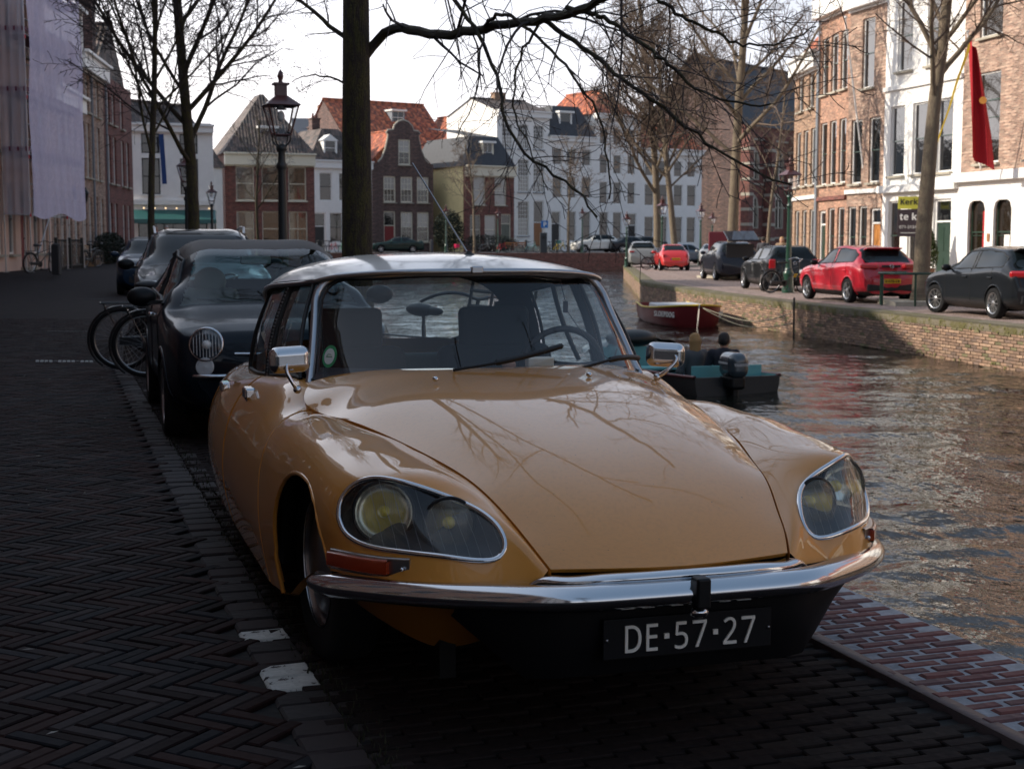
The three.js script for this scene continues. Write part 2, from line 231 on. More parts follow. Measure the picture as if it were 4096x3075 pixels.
{ // laid herringbone bricks of the near street: the nearest as single bricks, the rest as one mass
  const W = .0535, n = 4, L = W * n, gap = .006, dir = .31 - PI / 4, ca = cos(dir), sa = sin(dir), all = [];
  const bandX = z => edgeX(z) - 2.44;
  for (let i = -420; i < 420; i++) for (let j = -60; j < 60; j++) for (const vert of [0, 1]) {
    const x0 = vert ? i * W : (i + 2 * n * j) * W, y0 = vert ? (i - 2 * n + 1 + 2 * n * j) * W : i * W;
    const cx = x0 + (vert ? W / 2 : L / 2), cy = y0 + (vert ? L / 2 : W / 2), X = -3 + cx * ca - cy * sa, Z = -12 - (cx * sa + cy * ca);
    if (Z > -2.6 || Z < -25.9 || X > bandX(Z) - .12 || X < -(.36 * -Z + .9)) continue;
    all.push([X, Z, vert, hypot(X, Z)]);
  }
  all.sort((a, b) => a[3] - b[3]);
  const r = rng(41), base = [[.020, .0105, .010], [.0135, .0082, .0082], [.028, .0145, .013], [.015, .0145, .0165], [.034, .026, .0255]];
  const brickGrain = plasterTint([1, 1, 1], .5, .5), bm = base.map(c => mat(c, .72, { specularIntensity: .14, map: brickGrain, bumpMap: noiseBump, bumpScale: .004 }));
  const geo = B().chip(L - gap, .06, W - gap, .0045); const shared = new THREE.Group();
  const proto = geo.mesh('brick', bm[0], shared);
  const herring = new THREE.Group(); herring.name = 'brick_road'; struct(herring, 'herringbone brick road beside the parked cars'); scene.add(herring);
  const place = (o, [X, Z, v]) => { o.position.set(X, (r() - .5) * .005, Z); o.rotation.set((r() - .5) * .02, (v ? PI / 2 : 0) + dir + (r() - .5) * .035, (r() - .5) * .012); };
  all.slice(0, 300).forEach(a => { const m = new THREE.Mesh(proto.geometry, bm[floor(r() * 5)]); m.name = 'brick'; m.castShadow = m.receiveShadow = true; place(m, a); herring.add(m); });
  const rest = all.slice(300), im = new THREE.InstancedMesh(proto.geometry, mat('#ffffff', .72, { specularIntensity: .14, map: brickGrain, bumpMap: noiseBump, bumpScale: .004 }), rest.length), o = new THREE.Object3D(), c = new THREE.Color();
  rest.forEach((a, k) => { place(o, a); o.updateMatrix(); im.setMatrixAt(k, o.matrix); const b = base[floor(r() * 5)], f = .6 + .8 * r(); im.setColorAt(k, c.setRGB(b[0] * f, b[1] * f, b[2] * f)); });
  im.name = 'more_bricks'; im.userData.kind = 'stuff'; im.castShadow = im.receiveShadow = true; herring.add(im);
  console.log('bricks', all.length);
  // band of setts along the parking strip, some painted white
  const band = new THREE.Group(); band.name = 'sett_band'; struct(band, 'band of grey setts with white marker stones'); scene.add(band);
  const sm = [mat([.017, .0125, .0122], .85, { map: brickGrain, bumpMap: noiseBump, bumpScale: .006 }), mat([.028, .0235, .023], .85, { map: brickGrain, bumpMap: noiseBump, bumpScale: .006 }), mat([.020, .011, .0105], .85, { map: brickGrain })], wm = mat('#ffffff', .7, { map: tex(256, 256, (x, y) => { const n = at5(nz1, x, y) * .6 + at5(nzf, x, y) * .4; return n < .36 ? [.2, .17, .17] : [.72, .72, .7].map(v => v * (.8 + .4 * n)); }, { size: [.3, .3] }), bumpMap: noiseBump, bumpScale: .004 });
  const sg = B().chip(.165, .08, .13, .008).mesh('sett', sm[0], shared).geometry, sg2 = B().chip(.10, .08, .20, .008).mesh('sett', sm[0], shared).geometry;
  let k = 0; for (let z = -2.9; z > -26; z -= .138, k++) { const x = edgeX(z) - 2.46, a = atan2(edgeX(z) - edgeX(z - .4), .4); const white = [11, 12, 15].includes(k), pale = k > 30 && k < 70 && r() < .5;
    for (const [dx, gg, w] of [[0, sg, white], [.15, sg2, false]]) { if (dx && k % 2) continue; const m = new THREE.Mesh(gg, w ? wm : pale ? sm[1] : sm[floor(r() * 3)]); m.name = 'sett'; m.position.set(x + dx, -.002 + (r() - .5) * .008 + (dx ? -.006 : 0), z); m.rotation.set((r() - .5) * .03, a + (r() - .5) * .06, (r() - .5) * .03); m.castShadow = m.receiveShadow = true; band.add(m); } }
  // parking strip laid in courses, iron edge strip, brick coping with pale joints
  const lane = new THREE.Group(); lane.name = 'parking_strip'; struct(lane, 'strip of worn bricks laid in courses beneath the cars'); scene.add(lane);
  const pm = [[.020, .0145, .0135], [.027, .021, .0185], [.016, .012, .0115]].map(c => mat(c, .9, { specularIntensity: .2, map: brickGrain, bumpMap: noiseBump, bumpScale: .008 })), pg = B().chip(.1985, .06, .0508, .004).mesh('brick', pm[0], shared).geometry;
  const near = [], far = []; let row = 0;
  for (let z = -2.6; z > -25; z -= .0535, row++) { const a = atan2(edgeX(z) - edgeX(z - .4), .4); for (let q = 0; q < 9; q++) { const d = -.60 - q * .202 - (row % 2) * .1; if (d < -2.25) continue; const X = edgeX(z) + d, Z = z - d * sin(a) * .5; (Z > -5.2 && d > -1.25 ? near : far).push([X, Z, a]); } }
  near.sort((p, q) => hypot(p[0] - 1, p[1] + 3.5) - hypot(q[0] - 1, q[1] + 3.5)); far.push(...near.splice(300));
  const put = (o, [X, Z, a]) => { o.position.set(X, -.004 + (r() - .5) * .007, Z); o.rotation.set((r() - .5) * .03, a + (r() - .5) * .02, (r() - .5) * .02); };
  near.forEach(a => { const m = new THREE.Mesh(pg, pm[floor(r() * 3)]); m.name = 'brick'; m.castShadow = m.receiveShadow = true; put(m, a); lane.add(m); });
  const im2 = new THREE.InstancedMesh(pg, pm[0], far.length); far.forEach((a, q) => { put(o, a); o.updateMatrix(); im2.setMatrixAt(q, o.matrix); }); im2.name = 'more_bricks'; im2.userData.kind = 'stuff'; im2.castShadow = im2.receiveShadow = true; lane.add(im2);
  const strip = []; for (let z = 18; z > -60; z -= 1) strip.push(z);
  struct(B().grid(strip.map(z => [[edgeX(z) - .56, -.02, z], [edgeX(z) - .555, .012, z], [edgeX(z) - .50, .014, z], [edgeX(z) - .497, -.02, z]])).mesh('edge_strip', mat('#ffffff', .6, { map: plasterTint([.28, .20, .19], .4, .6), bumpMap: noiseBump, bumpScale: .006 })), 'dark iron strip along the coping');
  struct(B().grid(strip.map(z => { const h = hL(z); return [[edgeX(z) - .498, h - .03, z], [edgeX(z) - .496, h + .009, z], [edgeX(z) - .02, h + .009, z], [edgeX(z) - .012, h - .12, z], [edgeX(z) - .012, h - .3, z]]; })).mesh('coping_mortar', mat('#ffffff', .95, { map: plasterTint([.55, .56, .58], .35, .4), bumpMap: noiseBump, bumpScale: .01 })), 'pale mortar bed of the brick coping');
  const cop = new THREE.Group(); cop.name = 'quay_coping'; struct(cop, 'red brick coping with pale joints along the quay edge'); scene.add(cop);
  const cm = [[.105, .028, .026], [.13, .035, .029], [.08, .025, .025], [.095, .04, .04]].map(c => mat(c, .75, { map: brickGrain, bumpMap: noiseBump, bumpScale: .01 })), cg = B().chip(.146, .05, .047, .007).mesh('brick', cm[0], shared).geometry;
  const cn = [], cf = []; row = 0; for (let z = 2; z > -30; z -= .0575, row++) { const a = atan2(edgeX(z) - edgeX(z - .4), .4); for (let q = 0; q < 4; q++) { const d = -.02 - q * .157 - (row % 2) * .078; if (d < -.43 || d > -.05) continue; (z < -3.6 && z > -8 ? cn : cf).push([edgeX(z) + d, z - d * .3, a]); } }
  const putc = (o, [X, Z, a]) => { o.position.set(X, .0145 + (r() - .5) * .004, Z); o.rotation.set((r() - .5) * .03, a + (r() - .5) * .05, (r() - .5) * .03); };
  cn.splice(300).forEach(a => cf.push(a)); cn.forEach(a => { const m = new THREE.Mesh(cg, cm[floor(r() * 4)]); m.name = 'brick'; m.castShadow = m.receiveShadow = true; putc(m, a); cop.add(m); });
  const im3 = new THREE.InstancedMesh(cg, cm[0], cf.length); cf.forEach((a, q) => { putc(o, a); o.updateMatrix(); im3.setMatrixAt(q, o.matrix); }); im3.name = 'more_bricks'; im3.userData.kind = 'stuff'; im3.castShadow = im3.receiveShadow = true; cop.add(im3);
  // white-stone parking marks further along the street
  const ms = B().chip(.036, .05, .105, .004).mesh('stone', wm, shared).geometry, gm = mat([.10, .098, .095], .8, { map: brickGrain });
  for (const [z, x0, x1, m0] of [[-16.5, -4.9, -5.55, 0], [-22, -6.55, -7.2, 1], [-34.5, -9.9, -10.6, 1]]) for (let q = 0; q < 13; q++) { const m = new THREE.Mesh(ms, m0 || q % 5 === 3 ? gm : wm); m.name = 'marker_stone'; m.position.set(lerp(x0, x1, q / 12), .014, z - q * .006); m.rotation.y = .3 + (r() - .5) * .1; m.castShadow = m.receiveShadow = true; band.add(m); }
}
{ const b = B(), r = rng(19); for (let k = 0; k < 70; k++) { const z = -3.2 - pow(r(), 1.5) * 12, x = edgeX(z) - 2.55 - r() * 2.6, s = .006 + r() * .016, a = r() * 6.28; b.quad([x - s * cos(a), .006, z - s * sin(a)], [x + s * .3 * sin(a), .008, z - s * .3 * cos(a)], [x + s * cos(a), .006, z + s * sin(a)], [x - s * .3 * sin(a), .007, z + s * .3 * cos(a)]); } tag(b.mesh('litter', mat([.24, .22, .19], .8)), 'pale specks of litter scattered over the brick road', 'litter', null, 'stuff');
  const g = B(); for (let k = 0; k < 900; k++) { const z = -2.8 - pow(r(), 1.4) * 9, x = edgeX(z) - 2.34 + (r() - .5) * .12, h = .008 + r() * .022, a = r() * 6.28; g.tri([x - .004 * cos(a), -.008, z - .004 * sin(a)], [x + .004 * cos(a), -.008, z + .004 * sin(a)], [x + (r() - .5) * .02, h, z + (r() - .5) * .02]); } tag(g.mesh('weeds', mat([.02, .022, .008], .9)), 'weeds and moss in the joints by the sett band', 'weeds', null, 'stuff'); }
// ---------------------------------------------------------------- water
{
  const N = 512, A = tileNoise(N, N, [10, 5], 301, 5), C = tileNoise(N, N, [26, 16], 331, 4), bt = tex(N, N, (x, y) => .55 * A[y * N + x] + .45 * C[y * N + x], { data: true, size: [2.6, 1.9] });
  const wm = mat([.010, .011, .008], .02, { ior: 1.33, bumpMap: bt, bumpScale: .03 });
  const g = [], Z = []; for (let z = 22; z > -3; z -= .5) Z.push(z); for (let z = -3; z > -30; z -= .11) Z.push(z); for (let z = -30; z > -60; z -= .25) Z.push(z); for (let z = -60; z > -130; z -= 1) Z.push(z);
  for (const z of Z) { const a = (z > -110 ? edgeX(z) - .3 : -24), b = (z > -121 ? rightX(z) + .4 : 14), r = [], n = 130; for (let k = 0; k <= n; k++) { const x = lerp(a, b, k / n); const w = .07 * fbm(x * .45, z * .7, 1.7, 2) + .075 * (.45 + .9 * max(0, fbm(x * .16, z * .13, 6, 2) + .25)) * fbm(x * 1.25 + 9, z * 2.1, 4.2, 3); r.push([x, WATER + w, z]); } g.push(r); }
  struct(B().grid(g).mesh('canal_water', wm), 'dark rippled canal water');
}
// ---------------------------------------------------------------- right bank: quay wall of bricks, coping, street
{
  const zr = []; for (let z = 20; z > -121; z -= (z < -20 && z > -60 ? .5 : 2)) zr.push(z); zr.push(-121);
  const moss = mat('#ffffff', .95, { map: tex(512, 512, (x, y) => { const n = at5(nz1, x, y), m = at5(nzf, x, y), k = sstep(.38, .62, n * .7 + m * .3); return [lerp(.44, .35, k), lerp(.41, .33, k), lerp(.35, .19, k)]; }, { size: [2, 2] }), bumpMap: noiseBump, bumpScale: .03 });
  struct(B().grid(zr.map(z => [[rightX(z) + .015, WATER - 1, z], [rightX(z) + .015, RY - .12, z]])).mesh('right_quay_wall', mat('#ffffff', .95, { map: plasterTint([.46, .42, .36], .4, 1), bumpMap: noiseBump, bumpScale: .01 })), 'mortar of the brick quay wall across the water');
  struct(B().grid(zr.map(z => [[rightX(z) - .02, RY - .14, z], [rightX(z) - .03, RY - .02, z], [rightX(z), RY + .015, z], [rightX(z) + .5, RY + .02, z], [rightX(z) + .52, RY - .03, z]])).mesh('right_quay_coping', moss), 'mossy coping along the far quay');
  const qp = mat('#ffffff', .8, { map: tex(512, 512, (x, y) => { const bx = x / 512 * 10, by = y / 512 * 20, o = floor(by) % 2 * .5, e = min((bx + o) % 1, 1 - (bx + o) % 1) * 2, f = min(by % 1, 1 - by % 1), h = (sin(floor(bx + o) * 12.9 + floor(by) * 78.2) * 43758.5) % 1, n = at5(nz2, x, y); const m = sstep(.02, .12, min(e * .6, f)); return [.60, .52, .485].map(v => v * lerp(.66, .82 + .3 * abs(h), m) * (.75 + .5 * n)); }, { size: [2, 2] }), bumpMap: noiseBump, bumpScale: .006 });
  struct(B().grid(zr.map(z => [0, 2, 6, 14, 60, 140].map(x => [rightX(z) + .45 + x, RY - .002, z]))).mesh('right_bank_street', qp), 'sunlit brick street on the right bank');
  const wall = new THREE.Group(); wall.name = 'quay_wall_bricks'; struct(wall, 'weathered bricks of the right quay wall'); scene.add(wall);
  const bg = B().rbox(0, 0, 0, .035, .05, .205, .006).mesh('brick', M.black, new THREE.Group()).geometry, r = rng(91), L = []; const cols = [[.30, .19, .13], [.25, .16, .115], [.20, .135, .105], [.34, .225, .155], [.17, .15, .08]];
  for (let c = 0; c < 13; c++) { const y = WATER + .02 + c * .062; for (let z = -18 - (c % 2) * .107; z > -92; z -= .214) { const m = r() < .10 + .28 * pow(max(0, fbm(z * .5, y * 2, 3) + (c > 9 ? .3 : -.05)) * 2, 1); L.push([rightX(z) + .008, y + .005 * fbm(z * .2, c, 1), z, atan2(rightX(z) - rightX(z - .3), .3), m]); } }
  L.sort((a, b) => abs(a[2] + 22) - abs(b[2] + 22)); const bmats = cols.map(c => mat(c, .9, { map: plasterTint([1, 1, 1], .5, .3), bumpMap: noiseBump, bumpScale: .01 }));
  const pick = m => m ? 4 : floor(r() * 4), pos = (o, a) => { o.position.set(a[0] + (r() - .5) * .01, a[1], a[2]); o.rotation.set(0, a[3], 0); };
  L.slice(0, 300).forEach(a => { const m = new THREE.Mesh(bg, bmats[pick(a[4])]); m.name = 'brick'; m.castShadow = m.receiveShadow = true; pos(m, a); wall.add(m); });
  const im = new THREE.InstancedMesh(bg, mat('#ffffff', .9, { map: plasterTint([1, 1, 1], .5, .3), bumpMap: noiseBump, bumpScale: .01 }), L.length - 300), o = new THREE.Object3D(), c = new THREE.Color(); L.slice(300).forEach((a, k) => { pos(o, a); o.updateMatrix(); im.setMatrixAt(k, o.matrix); const q = cols[pick(a[4])], f = .75 + .5 * r(); im.setColorAt(k, c.setRGB(q[0] * f, q[1] * f, q[2] * f)); }); im.name = 'more_bricks'; im.userData.kind = 'stuff'; im.castShadow = im.receiveShadow = true; wall.add(im);
  // moss tufts hanging over the wall head and at the water line
  const tuft = B(); for (let k = 0; k < 1500; k++) { const z = -19 - pow(r(), 1.3) * 70, low = r() < .25, d = fbm(z * .35, 0, low ? 9 : 2, 3); if (d < (low ? -.05 : -.12)) continue; const x = rightX(z) - .02, y = low ? WATER + .02 + r() * .07 : RY - .02 - pow(r(), 2) * (.12 + .35 * max(0, d)), s = .012 + r() * .03; tuft.tri([x, y + s, z - s], [x - s * .8, y - s, z], [x, y + s * .3, z + s]); }
  tag(tuft.mesh('moss_tufts', mat([.11, .105, .03], .95)), 'yellow green moss clinging to the far quay wall', 'moss', null, 'stuff');
}
// ---------------------------------------------------------------- far bank
{
  const f = B(); f.quad([-160, FY, -112], [-19.5, FY, -112], [-19.5, FY, -420], [-160, FY, -420]).quad([-19.5, FY, -119.5], [60, FY, -121], [60, FY, -420], [-19.5, FY, -420]); struct(f.mesh('far_bank_street', mat('#ffffff', .8, { map: plasterTint([.36, .33, .33], .3, 2) })), 'paved street along the far quay');
  struct(B().quad([-19.5, WATER - 1, -119.5], [60, WATER - 1, -121], [60, FY, -121], [-19.5, FY, -119.5]).quad([-21, WATER - 1, -108], [-19.5, WATER - 1, -119.5], [-19.5, FY, -119.5], [-21, FY, -108]).mesh('far_quay_wall', M.brickRed), 'red brick far quay wall');
  struct(B().quad([-600, -.3, 300], [600, -.3, 300], [600, -.3, 22], [-600, -.3, 22]).quad([60, -.25, 22], [600, -.25, 22], [600, -.25, -120], [60, -.25, -120]).quad([-600, -.05, 22], [-100, -.05, 22], [-100, -.05, -430], [-600, -.05, -430]).quad([-600, FY - .3, -420], [600, FY - .3, -420], [600, FY - .3, -880], [-600, FY - .3, -880]).mesh('ground', mat([.08, .075, .07], .9)), 'ground beyond the houses');
}
// ---------------------------------------------------------------- houses
const paneBump = tex(256, 256, (x, y) => at5(nz1, x * 2, y * 2), { data: true, size: [1.3, 1.3] });
const PANE = ['#0b0f12', '#141414', '#1c1712', '#0d1110', '#231c15'].map(c => mat(c, .06, { clearcoat: 1, clearcoatRoughness: .02, bumpMap: paneBump, bumpScale: .004 }));
const PANE_CURTAIN = mat([.30, .285, .26], .12, { clearcoat: 1, clearcoatRoughness: .02, bumpMap: paneBump, bumpScale: .004 });
const PANE_BROWN = mat([.055, .037, .027], .08, { clearcoat: 1, bumpMap: paneBump, bumpScale: .006 });
const winCache = {};
function windowGeos(w, h, nx, ny, fw, split) {
  const k = [w, h, nx, ny, fw, split].map(v => (+v || 0).toFixed(2)).join(); if (winCache[k]) return winCache[k];
  const dummy = new THREE.Group(), f = B(); // outer frame, sash line and glazing bars
  f.box(-w / 2 + fw / 2, 0, 0, fw, h, .09).box(w / 2 - fw / 2, 0, 0, fw, h, .09).box(0, h / 2 - fw / 2, 0, w - 2 * fw, fw, .09).box(0, -h / 2 + fw / 2, 0, w - 2 * fw, fw, .09);
  const bars = B(), iw = w - 2 * fw, ih = h - 2 * fw; bars.box(0, ih * (split - .5), .005, iw, .055, .06);
  for (let i = 1; i < nx; i++) bars.box(-iw / 2 + iw * i / nx, 0, -.004, .03, ih, .035);
  for (let j = 1; j < ny; j++) { const y = -ih / 2 + ih * j / ny; if (abs(y - ih * (split - .5)) > .1) bars.box(0, y, -.002, iw, .03, .035); }
  const p1 = B().quad([-iw / 2, -ih / 2, -.015], [iw / 2, -ih / 2, -.015], [iw / 2, ih * (split - .5), -.015], [-iw / 2, ih * (split - .5), -.015]), p2 = B().quad([-iw / 2, ih * (split - .5), .0], [iw / 2, ih * (split - .5), .0], [iw / 2, ih / 2, .0], [-iw / 2, ih / 2, .0]);
  const sill = B().box(0, -h / 2 - .05, .14, w + .14, .09, .30);
  return winCache[k] = { f: f.mesh('f', M.black, dummy).geometry, b: bars.mesh('b', M.black, dummy).geometry, p1: p1.mesh('p', M.black, dummy).geometry, p2: p2.mesh('p', M.black, dummy).geometry, s: sill.mesh('s', M.black, dummy).geometry };
}
const kid = (name, g, m, p) => { const q = new THREE.Mesh(g, m); q.name = name; q.castShadow = q.receiveShadow = true; p.add(q); return q; };
function addWindow(house, x, y, w, h, o = {}) {
  const { nx = 1, ny = 2, fw = .07, split = .5, frame = M.paintWhite, bars = frame, pane = PANE[floor(abs(sin(x * 7.1 + y * 3.3 + w)) * 4.99)], z = -.14, sill = M.stone, name = 'window' } = o;
  const G = windowGeos(w, h, nx, ny, fw, split), W = new THREE.Group(); W.name = name; W.position.set(x + w / 2, y + h / 2, z); house.add(W);
  kid('frame', G.f, frame, W); kid('glazing_bars', G.b, bars, W); kid('pane', G.p1, pane, W); kid('pane', G.p2, o.pane2 || pane, W); if (sill) { const s = kid('sill', G.s, sill, W); } return W;
}
function addDoor(house, x, y, w, h, o = {}) {
  const { leaf = M.green, frame = M.paintWhite, light = .55, z = -.16 } = o, D = new THREE.Group(); D.name = 'door'; D.position.set(x + w / 2, y, z); house.add(D);
  B().box(-w / 2 + .05, h / 2, 0, .1, h, .12).box(w / 2 - .05, h / 2, 0, .1, h, .12).box(0, h - .05, 0, w - .2, .1, .12).box(0, h - light - .1, 0, w - .2, .07, .1).mesh('frame', frame, D);
  const L = B(), lh = h - light - .14; L.box(0, lh / 2, -.03, w - .2, lh, .05); for (const sx of [-1, 1]) for (const [a, b] of [[.06, .36], [.44, .94]]) L.box(sx * (w - .2) * .24, lh * (a + b) / 2, .0, (w - .2) * .36, lh * (b - a) * .86, .02); L.mesh('leaf', leaf, D);
  if (light > .1) B().quad([-w / 2 + .1, h - light - .06, 0], [w / 2 - .1, h - light - .06, 0], [w / 2 - .1, h - .1, 0], [-w / 2 + .1, h - .1, 0]).mesh('fanlight', PANE[0], D);
  B().ball((w - .2) * .4, lh * .48, .03, .03).mesh('handle', chrome, D); B().box(0, -.06, .22, w + .3, .14, .5).mesh('step', M.stone, D); return D;
}
// A = left end of the front seen from the street, Bp = right end; heights in metres above y0
function house(name, label, o) {
  const [ax, az] = o.A, [bx, bz] = o.B, W = hypot(bx - ax, bz - az), h = thing(name, label, o.category || 'house', [ax, o.y0 || 0, az], atan2(-(bz - az), bx - ax), o.group);
  const D = o.depth || 9, H = o.H, wallM = o.wall || M.brickWarm, top = o.gable || [[W, H], [0, H]];
  const wins = o.windows || [], holes = wins.map(q => { const e = .002; return [[q.x + e, max(.02, q.y) + e], [q.x + q.w - e, max(.02, q.y) + e], [q.x + q.w - e, q.y + q.h - e], [q.x + e, q.y + q.h - e]]; });
  const wall = B().ext([[0, 0], [W, 0], ...top], .34, null, holes).mesh('front_wall', wallM, h);
  const sideM = o.sideWall || wallM, gy = o.gable ? H : H;
  const roofO = o.roof || { type: 'par', rise: 3, mat: M.tileRed };
  const sideShape = roofO.type === 'par' ? [[0, 0], [D, 0], [D, H], [D / 2, H + roofO.rise], [0, H]] : [[0, 0], [D, 0], [D, H], [0, H]];
  const sd = B(); sd.ext(sideShape, .3, new THREE.Matrix4().makeRotationY(PI / 2).premultiply(new THREE.Matrix4().makeTranslation(.301, 0, -.34)));
  sd.ext(sideShape, .3, new THREE.Matrix4().makeRotationY(PI / 2).premultiply(new THREE.Matrix4().makeTranslation(W - .001, 0, -.34))); sd.box(W / 2, H / 2, -D - .2, W, H, .3); sd.mesh('side_walls', sideM, h);
  for (const q of wins) q.door ? addDoor(h, q.x, q.y, q.w, q.h, q) : addWindow(h, q.x, q.y, q.w, q.h, q);
  if (o.cornice) { const c = o.cornice; B().box(W / 2, H - c.h / 2, c.out / 2 + .002, W + .06, c.h, c.out).box(W / 2, H - .06, c.out * .75, W + .14, .12, c.out * 1.5).box(W / 2, H - c.h - .05, .05, W + .02, .1, .1).mesh('cornice', c.mat || M.paintWhite, h); }
  for (const b of o.bands || []) B().box(W / 2, b.y, (b.out || .12) / 2 + .002, W + .02, b.h || .18, b.out || .12).mesh('string_course', b.mat || M.paintWhite, h);
  const r = roofO, R = B(), ov = .18, e = H + .02;
  if (r.type === 'par') { R.quad([-ov, e - .1, ov], [W + ov, e - .1, ov], [W + ov, e + r.rise, -D / 2], [-ov, e + r.rise, -D / 2]).quad([W + ov, e - .1, -D - ov], [-ov, e - .1, -D - ov], [-ov, e + r.rise, -D / 2], [W + ov, e + r.rise, -D / 2]); R.box(W / 2, e + r.rise + .04, -D / 2, W + .3, .14, .26); }
  if (r.type === 'perp') { const z0 = r.front ?? -.3, a = r.hip ? D * .3 : 0; R.quad([-ov, e - .1, -D], [-ov, e - .1, z0], [W / 2, e + r.rise, z0 - a], [W / 2, e + r.rise, -D]).quad([W + ov, e - .1, z0], [W + ov, e - .1, -D], [W / 2, e + r.rise, -D], [W / 2, e + r.rise, z0 - a]); if (r.hip) R.tri([-ov, e - .1, z0], [W + ov, e - .1, z0], [W / 2, e + r.rise, z0 - a]); else R.tri([0, e, z0], [W, e, z0], [W / 2, e + r.rise - .1, z0]); R.tri([W, e, -D], [0, e, -D], [W / 2, e + r.rise, -D]); R.box(W / 2, e + r.rise + .04, (z0 - a - D) / 2, .26, .14, D + z0 - a); }
  if (r.type === 'hip') { const i = r.inset || 2.2; R.quad([-ov, e - .1, ov], [W + ov, e - .1, ov], [W - i, e + r.rise, -i], [i, e + r.rise, -i]).quad([W + ov, e - .1, ov], [W + ov, e - .1, -D], [W - i, e + r.rise, -D + i], [W - i, e + r.rise, -i]).quad([-ov, e - .1, -D], [-ov, e - .1, ov], [i, e + r.rise, -i], [i, e + r.rise, -D + i]).quad([W + ov, e - .1, -D], [-ov, e - .1, -D], [i, e + r.rise, -D + i], [W - i, e + r.rise, -D + i]).quad([i, e + r.rise, -i], [W - i, e + r.rise, -i], [W - i, e + r.rise + (r.top || .3), -D + i], [i, e + r.rise + (r.top || .3), -D + i]); }
  if (r.type === 'flat') R.box(W / 2, H + .03, -D / 2 - .3, W - .1, .16, D);
  const roof = R.mesh('roof', r.mat || M.tileRed, h);
  for (const c of o.chimneys || []) { const cm = B().box(c.x, c.y + c.h / 2, c.z, c.w || .8, c.h, c.d || .7).box(c.x, c.y + c.h + .06, c.z, (c.w || .8) + .14, .12, (c.d || .7) + .14); const q = cm.mesh('chimney', c.mat || M.brickOrange, roof); B().lathe([[.12, 0], [.10, .4], [.13, .42], [.001, .43]], 10, c.x - .15, c.y + c.h + .12, c.z).lathe([[.12, 0], [.10, .35], [.13, .37], [.001, .38]], 10, c.x + .2, c.y + c.h + .12, c.z).mesh('chimney_pot', M.brickRed, roof); }
  for (const d of o.dormers || []) { const q = new THREE.Group(); q.name = 'dormer'; q.position.set(d.x, d.y, d.z); h.add(q); const w = d.w || 1.4, hh = d.h || 1.7, dd = d.d || 2; B().box(-w / 2 + .06, hh / 2, -dd / 2, .12, hh, dd).box(w / 2 - .06, hh / 2, -dd / 2, .12, hh, dd).box(0, .08, -.06, w - .24, .16, .12).mesh('cheeks', d.mat || M.paintWhite, q);
    if (d.pediment) B().ext([[-w / 2 - .15, hh], [w / 2 + .15, hh], [0, hh + .55]], dd, null).mesh('pediment', M.paintWhite, q); else B().box(0, hh + .08, -dd / 2 + .1, w + .3, .18, dd + .3).mesh('dormer_roof', M.paintWhite, q);
    const G = windowGeos(w - .24, hh - .16, d.nx || 2, d.ny || 2, .05, .5); for (const [n, g, m] of [['frame', G.f, M.paintWhite], ['glazing_bars', G.b, M.paintWhite], ['pane', G.p1, PANE[0]], ['pane', G.p2, PANE[3]]]) { const k = kid(n, g, m, q); k.position.set(0, .16 + (hh - .16) / 2, -.1); } }
  if (o.pipe) B().tube([[o.pipe, H - .3, .1], [o.pipe, .1, .1]], .055, 8).mesh('drainpipe', M.lead, h);
  if (o.plinth) B().box(W / 2, o.plinth.h / 2, .03, W - .02, o.plinth.h, .06).mesh('plinth', o.plinth.mat || M.stone, h);
  return Object.assign(h, { W });
}
const rowOf = (xs, y, w, h, o = {}) => xs.map(x => ({ x, y, w, h, ...o }));

// ---- right bank row, from the corner house to the near end; the last ones stand beyond the frame
const RF = [[14.4, -73.5], [14.6, -68.5], [15.05, -64.5], [15.9, -61.5], [17.5, -56], [19.2, -49.5], [21.4, -42], [24.4, -33.5], [28, -24], [32, -14], [36.5, -3], [41, 8], [46, 20]];
const gw = { frame: M.paintWhite, bars: M.green };
house('brick_house', 'tan brick corner house with orange roof tiles at the end of the sunlit row', { A: RF[0], B: RF[1], y0: RY, H: 10.6, wall: M.brickTan, cornice: { h: .8, out: .35 }, roof: { type: 'hip', rise: 2.4, mat: M.tileRed, inset: 2 }, pipe: 4.95, windows: [...rowOf([.5, 2.0, 3.5], .5, .95, 2.6, gw), ...rowOf([.5, 2.0, 3.5], 4.3, .95, 2.7, gw), ...rowOf([.8, 2.9], 8.0, 1.1, 1.7, gw)], bands: [{ y: 3.7 }] });
house('brick_house', 'orange brick house with tall triple windows and a white cornice', { A: RF[1], B: RF[2], y0: RY, H: 13, wall: M.brickOrange, cornice: { h: 1.1, out: .45 }, roof: { type: 'par', rise: 3, mat: M.tileRed }, pipe: .1, windows: [{ x: .25, y: .1, w: 1, h: 2.9, door: 1, leaf: M.green }, ...rowOf([1.55, 2.85], .5, .95, 2.6, gw), ...rowOf([.25, 1.55, 2.85], 4.2, .95, 2.9, gw), ...rowOf([.25, 1.55, 2.85], 8.4, .95, 2.6, gw)], bands: [{ y: 3.55, mat: M.brickRed }] });
house('brick_house', 'brown brick house with an orange wooden door and a white flagpole', { A: RF[2], B: RF[3], y0: RY, H: 12.6, wall: M.brickWarm, cornice: { h: .9, out: .4 }, roof: { type: 'par', rise: 3, mat: M.tileDark }, windows: [...rowOf([.15, 1.1], .4, .75, 2.7, gw), { x: 2.1, y: .1, w: .9, h: 2.9, door: 1, leaf: mat([.42, .17, .035], .45) }, ...rowOf([.3, 1.85], 4.1, .95, 2.8, gw), ...rowOf([1.1], 8.2, 1.05, 3.0, gw)], bands: [{ y: 3.75, mat: M.paintWhite }] });
